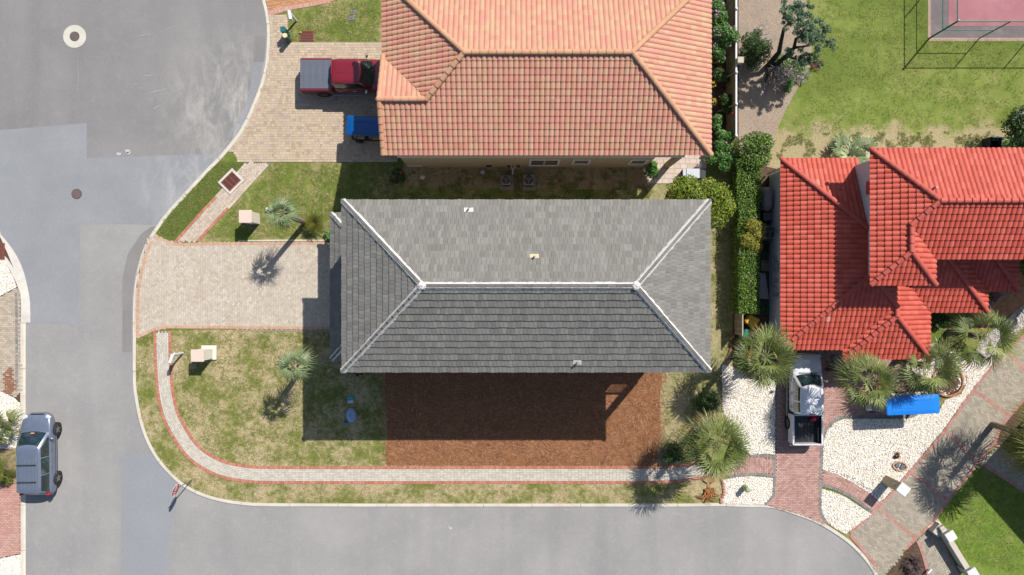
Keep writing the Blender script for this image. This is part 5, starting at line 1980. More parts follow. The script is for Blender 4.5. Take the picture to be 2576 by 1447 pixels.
MB().box((0, 0, 0), (0.18, 0.005, 0.115), M=Matrix.Translation((0, 0.488, 1.246)) @ Matrix.Rotation(math.radians(-55), 4, 'X')).build("screen", simple("screen_sky_reflection", C(110, 172, 226), 0.15, 0.15, 9), rc_)  # the sky's reflection is painted in as the screen's flat blue
for sx in (-1, 1):
    MB().box((sx * 0.09, 0.56, 1.24), (0.022, 0.12, 0.012), rz=-sx * 0.3, bev=0.004).build("antenna", M_white, rc_)

# ------------------------------------------------------------------ plants
def leafmat(name, stops, rough=0.55):
    if name in MATS:
        return MATS[name]
    n = NT(name, rough, 0.35)
    c = n.ramp(n.attr(), stops)
    n.col(c)
    tr = n.node("ShaderNodeBsdfTranslucent", {"Color": n.mix(1.0, c, (1.0, 1.0, 0.55, 1), 'MULTIPLY')})
    mx = n.node("ShaderNodeMixShader", {0: 0.22})
    n.t.links.new(n.b.outputs[0], mx.inputs[1])
    n.t.links.new(tr.outputs[0], mx.inputs[2])
    n.t.links.new(mx.outputs[0], n.t.nodes["Material Output"].inputs[0])
    MATS[name] = n.m
    return n.m


L_palm = leafmat("palm_fan", [(0.0, C(84, 98, 48)), (0.35, C(122, 136, 74)), (0.7, C(162, 172, 104)), (0.9, C(206, 206, 146)), (0.92, C(196, 164, 96)), (1.0, C(186, 140, 84))], 0.45)  # the pale green stops paint bright highlights into the fronds
L_palm2 = leafmat("palm_fan_grey", [(0.0, C(112, 132, 86)), (0.5, C(152, 170, 120)), (1.0, C(200, 208, 160))], 0.45)
L_dead = leafmat("dead_frond", [(0.0, C(146, 92, 52)), (0.5, C(188, 122, 70)), (1.0, C(206, 172, 122))], 0.8)
L_citrus = leafmat("citrus_leaf", [(0.0, C(84, 112, 26)), (0.4, C(116, 142, 34)), (0.75, C(150, 166, 48)), (0.93, C(176, 186, 62)), (1.0, C(206, 180, 66))], 0.45)
L_hedge = leafmat("hedge_leaf", [(0.0, C(62, 92, 24)), (0.5, C(92, 126, 40)), (0.85, C(122, 154, 54)), (1.0, C(160, 182, 84))], 0.4)
L_yellow = leafmat("gold_leaf", [(0.0, C(132, 136, 40)), (0.6, C(164, 160, 56)), (1.0, C(190, 180, 80))], 0.5)
L_dark = leafmat("dark_leaf", [(0.0, C(44, 72, 28)), (0.6, C(70, 100, 42)), (1.0, C(112, 138, 66))], 0.45)
L_fresh = leafmat("fresh_leaf", [(0.0, C(64, 112, 44)), (0.5, C(98, 150, 66)), (1.0, C(136, 180, 96))], 0.45)
L_juniper = leafmat("juniper_spray", [(0.0, C(84, 116, 84)), (0.5, C(120, 154, 118)), (0.9, C(160, 188, 146)), (1.0, C(190, 186, 148))], 0.7)
L_sago = leafmat("feather_frond", [(0.0, C(92, 100, 32)), (0.6, C(126, 130, 52)), (1.0, C(160, 156, 78))], 0.5)
L_pink = leafmat("pink_petal", [(0.0, C(206, 120, 180)), (1.0, C(228, 168, 206))], 0.6)
L_magenta = leafmat("magenta_petal", [(0.0, C(196, 20, 140)), (1.0, C(222, 70, 168))], 0.6)
L_gold = leafmat("gold_petal", [(0.0, C(226, 168, 30)), (1.0, C(240, 196, 60))], 0.6)
L_red = leafmat("red_petal", [(0.0, C(190, 60, 40)), (1.0, C(214, 90, 60))], 0.6)
M_bark = by_rnd("bark_brown", [(0.0, C(112, 92, 76)), (1.0, C(146, 124, 104))], 0.9, None, 0.2, 0.6, 14)
M_bark_palm = by_rnd("palm_bark", [(0.0, C(140, 122, 106)), (1.0, C(170, 150, 130))], 0.9, None, 0.2, 0.6, 10)
M_bark_grey = by_rnd("dead_twig", [(0.0, C(150, 142, 138)), (1.0, C(190, 184, 180))], 0.9)


def leaves(mb, clumps, n, size, up=0.5, shell=0.6, asp=0.5):
    """leaf blades scattered through overlapping clumps (x, y, z, radius[, flatten])"""
    tot = sum(c[3] ** 2 for c in clumps)
    for c in clumps:
        fl = c[4] if len(c) > 4 else 0.8
        for _ in range(int(n * c[3] ** 2 / tot)):
            d = Vector((random.gauss(0, 1), random.gauss(0, 1), random.gauss(0, 1))).normalized()
            if d.z < -0.4:
                d.z *= -1
            r = c[3] * (shell + (1 - shell) * random.random() ** 0.5 if random.random() < 0.75 else random.random())
            w = 1 + 0.28 * mnoise.noise(Vector((d.x * 2.2 + c[0], d.y * 2.2 + c[1], d.z * 2.2)))
            p = Vector((c[0], c[1], c[2])) + Vector((d.x, d.y, d.z * fl)) * r * w
            nr = (d * 0.6 + Vector((0, 0, up)) + Vector((random.gauss(0, .5), random.gauss(0, .5), random.gauss(0, .3)))).normalized()
            t = nr.orthogonal().normalized()
            t = Matrix.Rotation(random.uniform(0, 6.28), 3, nr) @ t
            b = nr.cross(t)
            s = size * random.uniform(0.6, 1.3)
            q = random.random()
            mid = nr * s * 0.10
            mb.add([p - t * s * 0.5, p - b * s * asp * 0.5 + mid, p + t * s * 0.5, p + b * s * asp * 0.5 + mid], [(0, 1, 2, 3)], q)
    return mb


def fan(mb, base, d, pet, R, nseg=15, droop=0.25, w=0.05, rbase=None, spread=78):
    """one fan frond: petiole and a half-disc of blades"""
    d = d.normalized()
    side = d.cross(Vector((0, 0, 1)))
    if side.length < 1e-3:
        side = Vector((1, 0, 0))
    side.normalize()
    up = side.cross(d).normalized()
    roll = random.uniform(-0.5, 0.5)
    side = (Matrix.Rotation(roll, 3, d) @ side)
    up = side.cross(d)
    hub = base + d * pet - Vector((0, 0, droop * pet * 0.45))
    rb = random.random() if rbase is None else rbase
    sv = Vector((-d.y, d.x, 0)) * 0.016
    mb.quad(base - sv, base + sv, hub + sv * 0.7, hub - sv * 0.7, min(1, rb * 0.4 + 0.4))
    for i in range(nseg):
        a = math.radians(-spread + 2 * spread * i / (nseg - 1) + random.uniform(-4, 4))
        dv = d * math.cos(a) + side * math.sin(a)
        L = R * (0.72 + 0.28 * math.cos(a * 0.7)) * random.uniform(0.85, 1.1)
        lift = up * (0.10 * math.cos(a))
        m1 = hub + (dv + lift) * L * 0.30
        m2 = hub + (dv + lift * 0.6) * L * 0.68 - Vector((0, 0, droop * L * 0.18))
        tip = hub + dv * L * 0.98 - Vector((0, 0, droop * L * random.uniform(0.45, 0.9)))
        nn = dv.cross(up).normalized()
        q = max(0, min(1, rb + random.uniform(-0.12, 0.12)))
        b = len(mb.v)
        ww = w * random.uniform(0.8, 1.2)
        mb.v.extend([tuple(hub), tuple(m1 - nn * ww * 0.8), tuple(m1 + nn * ww * 0.8), tuple(m2 - nn * ww * 0.6), tuple(m2 + nn * ww * 0.6), tuple(tip)])
        for f in ((b, b + 1, b + 2), (b + 1, b + 3, b + 4, b + 2), (b + 3, b + 5, b + 4)):
            mb.f.append(f)
            mb.r.append(q)
            mb.mi.append(0)
    return hub


def palm(label, base, top, R, nf, leaf=None, nseg=18, trunk_r=0.17, dead=4, group=None, w=0.05, low=-0.45, seed=1, droop=0.42, boots=True, pet=(0.40, 0.54), bl=(0.50, 0.60)):
    random.seed(seed)
    base, top = Vector(base), Vector(top)
    t = thing("palm_tree", label, "palm tree", base, 0, group)
    rel = top - base
    tr = MB()
    pts, rad = [], []
    for i in range(9):
        q = i / 8
        pts.append(Vector((rel.x * q ** 1.4, rel.y * q ** 1.4, rel.z * q - 0.05)))
        rad.append(trunk_r * (1.12 - 0.2 * q + (0.06 if i % 2 else 0)))
    tr.tube(pts, rad, 12)
    if boots:
        for i in range(26):
            a = i * 2.4
            z = rel.z * (0.72 + 0.26 * i / 26)
            p = Vector((rel.x * (z / rel.z) ** 1.4, rel.y * (z / rel.z) ** 1.4, z))
            o = Vector((math.cos(a), math.sin(a), 0.7))
            tr.cyl(p + o * trunk_r * 0.6, p + o * trunk_r * 1.55, 0.045, 0.02, 5, rnd=random.random())
    tr.build("trunk", M_bark_palm, t)
    cr = MB()
    for i in range(nf):
        q = i / max(1, nf - 1)
        a = i * 2.39996 + random.uniform(-0.2, 0.2)
        el = 1.25 - (1.25 - low) * q ** 0.85 + random.uniform(-0.12, 0.12)
        d = Vector((math.cos(a) * math.cos(el), math.sin(a) * math.cos(el), math.sin(el)))
        rb = min(0.88, max(0.05, 0.62 - 0.5 * q + random.uniform(-0.25, 0.25)))
        if q > 0.86 and dead:
            rb = random.uniform(0.9, 1.0)
        k_ = random.uniform(0.82, 1.12)
        fan(cr, rel + Vector((0, 0, 0.05)), d, R * k_ * random.uniform(*pet), R * k_ * random.uniform(*bl), nseg, droop * (0.6 + 0.8 * q), w * 0.62, rb)
    cr.build("crown", leaf or L_palm, t)
    return t


def ptop(x, y, h):
    return P(x, y, h)


def at0(x, y, h, dx=0, dy=0):
    p = P(x, y, h)
    return Vector((p.x + dx, p.y + dy, 0))


palm("full round palm left of the white pickup, its outer fronds tipped orange", at0(1925, 900, 4.2, -0.15, 0.1), P(1925, 900, 4.2), 2.0, 44, seed=3, w=0.05)
palm("full round palm at the end of the cream walk, above the heap of dead fronds", at0(1803, 1124, 4.2, -0.1, 0.1), P(1803, 1124, 4.2), 2.05, 46, seed=5, w=0.05)
palm("green palm between the white pickup and the golf cart's windscreen", at0(2182, 958, 4.4, -0.1, 0.1), P(2182, 958, 4.4), 1.85, 30, seed=8)
palm("palm whose fronds hang over the azure golf cart roof", at0(2335, 922, 3.0, -0.1, 0.1), P(2335, 922, 3.0), 1.95, 24, seed=13, dead=0, nseg=20)
palm("open-crowned palm between the red roof and the grey drive", at0(2475, 848, 3.0, -0.1, 0.1), P(2475, 848, 3.0), 2.1, 19, seed=21, dead=0, nseg=22)
palm("palm at the right edge that throws its shadow on the grey drive", at0(2650, 1115, 4.6, -0.1, 0.1), P(2650, 1115, 4.6), 2.5, 54, seed=31, leaf=L_sago)
palm("leaning thin palm on the lawn north of the herringbone drive", P(770, 560, 0), P(708, 537, 4.6), 1.25, 13, pet=(0.22, 0.42), bl=(0.62, 0.78), leaf=L_palm2, seed=44, dead=0, nseg=15, trunk_r=0.15, low=-0.6, droop=0.8, w=0.05)
palm("leaning thin palm on the lawn south of the herringbone drive", P(791, 884, 0), P(738, 922, 4.6), 1.25, 13, pet=(0.22, 0.42), bl=(0.62, 0.78), leaf=L_palm2, seed=47, dead=0, nseg=15, trunk_r=0.15, low=-0.6, droop=0.8, w=0.05)
palm("low palm at the left edge in the white gravel beside the SUV's bonnet", at0(-12, 1075, 1.2), P(-12, 1075, 1.2), 1.3, 18, seed=51, dead=0, boots=False)
palm("low palm at the left edge in the brown bed beside the SUV's roof", at0(-14, 1190, 0.9), P(-14, 1190, 0.9), 1.0, 14, leaf=L_sago, seed=52, dead=0, boots=False)


def fan_clump(label, x, y, spots, seed):
    random.seed(seed)
    c = P(x, y, 0)
    t = thing("fan_palm", label, "palm plant", c)
    mb = MB()
    for (sx, sy, h, n, a0, spread_a) in spots:
        p = P(sx, sy, h) - c
        for i in range(n):
            a = math.radians(a0 + spread_a * (i / max(1, n - 1) - 0.5))
            el = random.uniform(0.15, 0.75)
            fan(mb, Vector((p.x, p.y, h * 0.4)), Vector((math.cos(a) * math.cos(el), math.sin(a) * math.cos(el), math.sin(el))), 0.28, 0.85, 20, 0.35, 0.05)
    mb.build("fronds", L_palm2, t)
    MB().cyl((0, 0, -0.05), (0, 0, 0.3), 0.08, 0.06, 8).build("stem", M_bark_palm, t)
    return t


fan_clump("low pale-green fan palm clump against the red roof's north eave", 2150, 385, [(2128, 372, 0.9, 4, 110, 170), (2178, 372, 0.9, 4, 70, 150), (2150, 392, 0.9, 5, 100, 260)], 61)

# feathery cycad beside the garage roof
random.seed(70)
c = P(797, 563, 0)
t = thing("sago_plant", "yellow-green feathery sago against the garage roof's corner", "plant", c)
mb = MB()
for i in range(64):
    a = i * 2.39996
    el = 1.2 - 1.25 * (i / 64)
    L = random.uniform(0.85, 1.15)
    prev = Vector((0, 0, 0.55))
    d = Vector((math.cos(a) * math.cos(el), math.sin(a) * math.cos(el), math.sin(el)))
    sd = Vector((-math.sin(a), math.cos(a), 0))
    rb = random.random()
    for k in range(1, 12):
        q = k / 11
        p = Vector((0, 0, 0.55)) + d * L * q - Vector((0, 0, 0.62 * q * q * L))
        for sg in (-1, 1):
            tip = p + sd * sg * 0.17 * math.sin(math.pi * min(1, q + 0.12)) + d * 0.1 - Vector((0, 0, 0.03))
            mb.add([p, p + d * 0.035, tip], [(0, 1, 2)], min(1, max(0, rb + random.uniform(-0.2, 0.2))))
        prev = p
mb.build("fronds", L_sago, t)
MB().cyl((0, 0, -0.05), (0, 0, 0.6), 0.16, 0.13, 10).build("trunk", M_bark, t)


def shrub(name, label, cat, x, y, clumps, n, size, mat, group=None, flowers=None, seed=1, stem=True, up=0.5, asp=0.5):
    """clumps in survey units: (x, y, height of its middle, radius in metres)"""
    random.seed(seed)
    c = P(x, y, 0)
    t = thing(name, label, cat, c, 0, group)
    cl = []
    for q in clumps:
        p = P(q[0], q[1], q[2]) - c
        cl.append((p.x, p.y, q[2], q[3]) + tuple(q[4:]))
    leaves(MB(), cl, n, size, up, asp=asp).build if False else None
    m = leaves(MB(), cl, n, size, up, asp=asp)
    m.build("crown" if name.endswith("tree") else "foliage", mat, t)
    if stem:
        s = MB()
        for q in cl:
            s.tube([(0, 0, -0.05), (q[0] * 0.4, q[1] * 0.4, q[2] * 0.5), (q[0], q[1], q[2])], [0.06, 0.045, 0.02], 6)
        s.build("trunk" if name.endswith("tree") else "stem", M_bark, t)
    if flowers:
        fm, nf, fs = flowers
        leaves(MB(), [(q[0], q[1], q[2] + 0.06, q[3] * 1.03) for q in cl], nf, fs, 0.9, 0.95, 0.9).build("flowers", fm, t)
    return t


shrub("citrus_tree", "yellow-green leafy tree behind the grey roof's north-east corner", "tree", 1768, 505,
      [(1712, 478, 2.4, 0.78), (1700, 500, 2.0, 0.7), (1745, 492, 2.6, 0.8), (1780, 478, 2.5, 0.72), (1800, 495, 2.6, 0.85), (1818, 525, 2.4, 0.72), (1800, 545, 2.3, 0.75), (1765, 520, 2.6, 0.8), (1828, 512, 2.0, 0.5), (1735, 462, 1.9, 0.5)], 9000, 0.15, L_citrus, seed=80)
# clipped hedge between the two yards
random.seed(90)
hc = P(1888, 600, 0)
t = thing("hedge", "long clipped green hedge between the grey house's yard and the red house", "hedge", hc)
mb = MB()
hx, hy0, hy1 = P(1884, 600, 1.5).x, P(1884, 790, 1.5).y, P(1884, 400, 1.5).y
for _ in range(13500):
    y = random.uniform(hy0, hy1)
    bulge = 0.62 + 0.10 * mnoise.noise(Vector((0, y * 0.8, 1.0))) + (0.12 if y > hy1 - 2.5 else 0)
    top = 1.55 + 0.12 * mnoise.noise(Vector((0, y * 1.3, 5.0)))
    if random.random() < 0.62:
        p = Vector((hx + random.uniform(-bulge, bulge), y, top + random.uniform(-0.16, 0.06)))
        nr = Vector((random.gauss(0, .55), random.gauss(0, .55), 1))
    else:
        sg = random.choice((-1, 1))
        p = Vector((hx + sg * (bulge + random.uniform(-0.12, 0.05)), y, random.uniform(0.1, top)))
        nr = Vector((sg, random.gauss(0, .5), 0.6 + random.gauss(0, .4)))
    nr.normalize()
    tt = Matrix.Rotation(random.uniform(0, 6.28), 3, nr) @ nr.orthogonal().normalized()
    bb = nr.cross(tt)
    s = 0.13 * random.uniform(0.6, 1.3)
    p = p - hc
    mb.add([p - tt * s * 0.5, p - bb * s * 0.26 + nr * s * 0.1, p + tt * s * 0.5, p + bb * s * 0.26 + nr * s * 0.1], [(0, 1, 2, 3)])
mb.build("foliage", L_hedge, t)
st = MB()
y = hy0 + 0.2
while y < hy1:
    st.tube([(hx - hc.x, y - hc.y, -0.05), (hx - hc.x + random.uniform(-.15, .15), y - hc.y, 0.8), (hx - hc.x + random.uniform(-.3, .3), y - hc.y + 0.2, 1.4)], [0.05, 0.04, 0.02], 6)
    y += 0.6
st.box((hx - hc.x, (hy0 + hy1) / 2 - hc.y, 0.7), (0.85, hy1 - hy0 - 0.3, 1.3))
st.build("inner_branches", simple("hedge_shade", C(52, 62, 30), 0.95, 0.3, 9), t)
shrub("hedge_bush", "loose dark-green bush at the hedge's north end", "bush", 1895, 385, [(1880, 372, 1.5, 0.75), (1905, 365, 1.5, 0.8), (1920, 360, 1.6, 0.6), (1890, 405, 1.5, 0.7), (1915, 395, 1.3, 0.6)], 4200, 0.14, L_hedge, seed=92)
shrub("golden_bush", "golden-leaved bush growing out of the hedge beside the air conditioner", "bush", 1892, 595, [(1893, 570, 1.7, 0.5), (1905, 590, 1.6, 0.5), (1880, 605, 1.7, 0.48), (1902, 620, 1.5, 0.42), (1912, 572, 1.5, 0.35)], 2400, 0.11, L_yellow, seed=94)

# garden along the wooden fence
for i, (lab, x, y, cl, n, fl) in enumerate([
    ("pink-flowered bush by the fence's top end", 1808, 40, [(1806, 20, 1.4, 0.45), (1812, 42, 1.4, 0.45), (1802, 60, 1.2, 0.35)], 1500, (L_pink, 26, 0.13)),
    ("pink-flowered bush leaning over the fence", 1818, 85, [(1808, 82, 1.6, 0.4), (1822, 78, 1.7, 0.45), (1838, 88, 1.8, 0.45), (1828, 100, 1.6, 0.4), (1850, 94, 1.8, 0.3)], 2200, (L_pink, 30, 0.12)),
    ("small pink-flowered bush beside the roof's east eave", 1806, 128, [(1803, 115, 1.2, 0.35), (1808, 130, 1.2, 0.4), (1812, 146, 1.0, 0.3)], 1200, (L_pink, 16, 0.11)),
]):
    shrub("flower_bush", lab, "bush", x, y, cl, n, 0.13, L_fresh, "pink-flowered bushes along the fence", fl, seed=100 + i)
for i, (lab, x, y, cl, n, m) in enumerate([
    ("dark bush in the bed beside the fence's sagging middle", 1815, 190, [(1808, 185, 0.7, 0.4), (1822, 196, 0.7, 0.35)], 800, L_dark),
    ("dark leafy bush against the fence near the red lamp", 1830, 260, [(1828, 252, 0.9, 0.42), (1832, 272, 0.8, 0.38)], 900, L_dark),
    ("small pale bush near the roof's eave and the fence's end", 1806, 310, [(1806, 300, 0.7, 0.3), (1805, 318, 0.6, 0.3)], 700, L_fresh),
    ("leafy pink-topped bush at the fence's lower end", 1818, 355, [(1815, 338, 1.2, 0.32), (1838, 345, 1.2, 0.34), (1812, 365, 1.0, 0.4), (1830, 372, 1.1, 0.4)], 1700, L_fresh),
    ("sprawling light-green shrub by the patio corner", 1815, 398, [(1790, 398, 0.9, 0.36), (1812, 392, 1.0, 0.42), (1835, 400, 1.0, 0.42), (1822, 415, 0.9, 0.4), (1855, 392, 1.0, 0.3)], 2000, L_fresh),
]):
    shrub("garden_bush", lab, "bush", x, y, cl, n, 0.13, m, "bushes in the bed by the fence", (L_pink, 4, 0.12) if i == 3 else None, seed=110 + i)
for i, (lab, x, y) in enumerate([("yellow flowers against the eave, upper clump", 1793, 152), ("yellow flowers against the eave, middle clump", 1792, 212), ("yellow flowers against the eave, lower clump", 1794, 258)]):
    shrub("flower_clump", lab, "flowers", x, y, [(x, y, 0.4, 0.22)], 160, 0.09, L_dark, "yellow flower clumps along the eave", (L_gold, 60, 0.08), seed=120 + i, stem=False)
shrub("flower_shrub", "dark shrub with a few red leaves at the beige wall's west corner", "bush", 1003, 440, [(1000, 436, 0.6, 0.36), (1010, 448, 0.5, 0.3), (992, 450, 0.4, 0.3)], 700, 0.15, L_dark, None, (L_red, 10, 0.2), seed=130)
shrub("potted_plant", "long-leaved green plant by the porch wall", "plant", 1640, 424, [(1638, 420, 0.9, 0.35), (1642, 434, 0.8, 0.34)], 500, 0.28, L_fresh, seed=131, asp=0.28)
shrub("bougainvillea", "magenta-flowered shrub beside the red roof's front corner", "bush", 2492, 742, [(2490, 735, 0.9, 0.34), (2497, 750, 0.8, 0.3), (2506, 738, 0.7, 0.25)], 700, 0.11, L_fresh, None, (L_magenta, 150, 0.09), seed=132)
shrub("green_bush", "round dark bush under the palm shade by the gravel", "bush", 1780, 1012, [(1772, 1005, 0.5, 0.5), (1790, 1015, 0.5, 0.45), (1768, 1025, 0.4, 0.4), (1795, 998, 0.4, 0.35)], 1800, 0.12, L_dark, seed=133)
shrub("green_bush", "dark bush left of the palm at the walk's end", "bush", 1690, 1140, [(1695, 1130, 0.6, 0.45), (1685, 1150, 0.5, 0.4), (1705, 1145, 0.5, 0.4)], 1500, 0.12, L_dark, seed=134)
shrub("evergreen_bush", "leafy bush at the right edge beside the red roof", "bush", 2580, 665, [(2572, 655, 1.6, 0.45), (2585, 680, 1.5, 0.5), (2590, 650, 1.6, 0.5)], 1500, 0.13, L_citrus, seed=135)
shrub("oak_tree", "dark green tree at the right edge above the red roof", "tree", 2578, 335, [(2545, 318, 2.0, 0.6), (2570, 300, 2.3, 0.8), (2590, 330, 2.4, 0.9), (2560, 345, 2.0, 0.6), (2600, 360, 2.2, 0.8), (2575, 372, 1.6, 0.5)], 4500, 0.16, L_dark, seed=136)
shrub("low_bush", "low green bush beside the black boxes behind the red roof", "bush", 2538, 362, [(2530, 360, 0.5, 0.4), (2545, 366, 0.5, 0.4)], 800, 0.12, L_fresh, seed=137)
shrub("low_bush", "small round bush with a pale ball against the red roof's edge", "bush", 2405, 1, [(2404, 461, 0.3, 0.3)], 0, 0.12, L_fresh, seed=138) if False else None
shrub("low_bush", "dark low bush in the deep shade under the red porch", "bush", 2365, 800, [(2355, 795, 0.4, 0.4), (2375, 805, 0.4, 0.35), (2350, 825, 0.4, 0.3)], 1000, 0.12, L_dark, seed=139)
shrub("low_bush", "small leafy bush at the pale drive's edge by the garage roof", "bush", 828, 594, [(826, 590, 0.3, 0.24), (828, 602, 0.3, 0.2)], 220, 0.13, L_fresh, seed=140)
shrub("grass_clump", "golden grassy clump in the brown bed at the left edge", "plant", 12, 1205, [(8, 1200, 0.3, 0.35), (18, 1208, 0.25, 0.3)], 380, 0.3, L_sago, seed=141, asp=0.15, stem=False)

# juniper with twisted trunks, dead shrubs, green bush in the litter
random.seed(150)
jb = P(1932, 168, 0)
t = thing("juniper_tree", "blue-green juniper with two twisted dark trunks over leaf litter", "tree", jb)
J = lambda x, y, h: P(x, y, h) - jb
mb = MB()
mb.tube([J(1932, 168, -0.05), J(1945, 150, 0.6), J(1960, 132, 1.3), J(1966, 100, 2.1), J(1972, 72, 2.9), J(1985, 55, 3.2)], [0.20, 0.17, 0.14, 0.11, 0.09, 0.04], 9)
mb.tube([J(1934, 168, -0.05), J(1955, 160, 0.5), J(1980, 140, 1.3), J(1998, 120, 2.0), J(2002, 98, 2.6), J(2025, 85, 3.1)], [0.18, 0.15, 0.13, 0.11, 0.08, 0.04], 9)
mb.tube([J(1998, 120, 2.0), J(2020, 118, 2.5), J(2045, 110, 2.9)], [0.09, 0.07, 0.03], 7)
mb.tube([J(1980, 140, 1.3), J(2002, 150, 1.7), J(2030, 150, 2.0)], [0.09, 0.06, 0.03], 7)
mb.tube([J(1940, 165, 0.2), J(1930, 190, 0.3), J(1925, 210, 0.25)], [0.09, 0.07, 0.03], 7)
mb.build("trunk", simple("dark_bark", C(70, 60, 56), 0.95, 0.25, 10), t, True)
cl = []
for (x, y, h, r) in [(1978, 22, 3.5, 0.42), (1992, 38, 3.7, 0.5), (1985, 62, 3.4, 0.4), (2008, 28, 3.7, 0.4), (2010, 55, 3.8, 0.5), (2032, 40, 3.6, 0.42), (2050, 48, 3.3, 0.34), (2028, 75, 3.7, 0.5), (2010, 85, 3.3, 0.4), (2052, 82, 3.5, 0.5), (2072, 72, 3.2, 0.4),
                     (2070, 98, 3.2, 0.45), (2046, 110, 3.2, 0.5), (2062, 122, 2.8, 0.4), (2030, 100, 3.2, 0.4), (2082, 112, 2.8, 0.34), (2006, 132, 2.3, 0.45), (2022, 146, 2.2, 0.45), (2040, 140, 2.3, 0.35), (2002, 152, 2.0, 0.3), (2055, 150, 2.0, 0.28), (1972, 40, 3.2, 0.25), (2028, 14, 3.4, 0.25)]:
    p = J(x, y, h + 0.3)
    for _ in range(7):
        o = Vector((random.gauss(0, 1), random.gauss(0, 1), random.gauss(0, 0.6))) * r * 0.55
        cl.append((p.x + o.x, p.y + o.y, p.z + o.z, r * random.uniform(0.30, 0.44)))
leaves(MB(), cl, 20000, 0.10, 0.35, 0.5, 0.4).build("crown", L_juniper, t)
shrub("green_bush", "dense dark-green bush by the fence, under bare white twigs", "bush", 1902, 125, [(1885, 105, 0.9, 0.55), (1900, 120, 1.1, 0.65), (1915, 135, 0.9, 0.6), (1880, 140, 0.9, 0.55), (1925, 118, 0.8, 0.45), (1895, 158, 0.7, 0.5), (1905, 85, 0.7, 0.3)], 5200, 0.11, L_dark, seed=151)
shrub("green_bush", "small fresh-green bush beneath the juniper's lower trunk", "bush", 1968, 152, [(1960, 150, 0.5, 0.38), (1978, 146, 0.5, 0.36), (1972, 162, 0.4, 0.34), (1995, 165, 0.5, 0.36), (2012, 172, 0.6, 0.4)], 1500, 0.10, L_fresh, seed=152)
shrub("green_bush", "narrow bright bush beside the grey dead shrub", "bush", 1984, 218, [(1985, 210, 0.5, 0.28), (1980, 226, 0.4, 0.28), (1990, 196, 0.5, 0.22)], 800, 0.10, L_fresh, seed=153)


def bare(label, x, y, n, L, mat, seed, lean=(0, 0), el0=0.5, rad=0.026):
    random.seed(seed)
    c = P(x, y, 0)
    t = thing("bare_shrub", label, "dead shrub", c)
    mb = MB()

    def grow(p, d, l, r, dep):
        q = p + d * l
        mid = p + d * l * 0.5 + Vector((random.gauss(0, .06), random.gauss(0, .06), random.gauss(0, .04))) * l
        mb.tube([p, mid, q], [r, r * 0.8, r * 0.55], 4, rnd=random.random())
        if dep > 0:
            for _ in range(random.choice((2, 3, 3))):
                nd = (d + Vector((random.gauss(0, .55), random.gauss(0, .55), random.gauss(0, .3)))).normalized()
                grow(q, nd, l * random.uniform(0.6, 0.85), r * 0.74, dep - 1)
    for i in range(n):
        a = 2 * math.pi * i / n + random.uniform(-.3, .3)
        d = Vector((math.cos(a) + lean[0], math.sin(a) + lean[1], el0)).normalized()
        grow(Vector((0, 0, -0.02)), d, L * random.uniform(0.7, 1.1), rad, 3)
    mb.build("twigs", mat, t)
    return t


M_twig_white = by_rnd("bleached_twig", [(0.0, C(196, 190, 186)), (1.0, C(226, 222, 220))], 0.9)
bare("bleached bare shrub, white twigs over the dark bush by the fence", 1906, 92, 8, 0.42, M_twig_white, 160, (0, 0.2), 0.9)
bare("grey tangled dead shrub, the larger one on the leaf litter", 1958, 195, 30, 0.42, M_bark_grey, 161, (0.1, 0), 1.1)
bare("grey dead shrub, the sparse smaller one at the grass's edge", 2008, 190, 14, 0.28, M_bark_grey, 162, (0.2, 0), 0.6)

# dead fronds
random.seed(170)
t = thing("dead_frond_heap", "heap of dry orange-brown palm fronds lying over the kerb", "dead fronds", P(1783, 1240, 0))
mb = MB()
for i in range(26):
    a = random.uniform(-0.6, 0.6) - math.pi / 2
    p = Vector((random.uniform(-.28, .28), random.uniform(0.1, 0.35), random.uniform(0.03, 0.14)))
    d = Vector((math.cos(a), math.sin(a), 0))
    prev = None
    w = random.uniform(0.03, 0.055)
    curl = random.uniform(-1.6, 1.6)
    L = random.uniform(0.5, 0.9)
    rb = random.random() * 0.6
    for k in range(7):
        q = k / 6
        an = a + curl * q * q
        pos = p + Vector((math.cos((a + an) / 2), math.sin((a + an) / 2), 0)) * L * q + Vector((0, 0, 0.12 * math.sin(q * 3.0)))
        s = Vector((-math.sin(an), math.cos(an), random.uniform(-.3, .3))) * w * (1 - 0.6 * q)
        if prev:
            mb.quad(prev[0], prev[1], pos + s, pos - s, rb)
        prev = (pos - s, pos + s)
for i in range(3):
    fan(mb, Vector((-0.05 + 0.08 * i, 0.35, 0.12)), Vector((random.uniform(-.3, .1), 1, 0.05)), 0.25, 0.6, 13, 0.25, 0.03, 0.95, 45)
mb.build("fronds", L_dead, t)
t = thing("dead_frond_heap", "small dark-brown clump of dead fronds at the field's edge", "dead fronds", P(2050, 162, 0))
mb = MB()
for i in range(60):
    a, el = random.uniform(0, 6.28), random.uniform(-0.2, 0.9)
    d = Vector((math.cos(a) * math.cos(el), math.sin(a) * math.cos(el) * 1.3, math.sin(el)))
    s = Vector((-math.sin(a), math.cos(a), 0)) * 0.02
    p = Vector((random.gauss(0, .1), random.gauss(0, .16), 0.1))
    q = p + d * random.uniform(0.2, 0.42)
    mb.quad(p - s, p + s, q + s * 0.4, q - s * 0.4, random.random() * 0.5)
mb.build("fronds", simple("brown_frond", C(112, 74, 60), 0.9, 0.3, 20), t)
bare("round purple-brown leafless shrub in the planter at the grey drive's foot", 2292, 1418, 26, 0.30, by_rnd("purple_twig", [(0.0, C(92, 74, 74)), (1.0, C(136, 116, 114))], 0.9), 171, (0, 0), 0.8)

# tufts of real grass blades standing on the lawns
random.seed(200)
mb = MB()


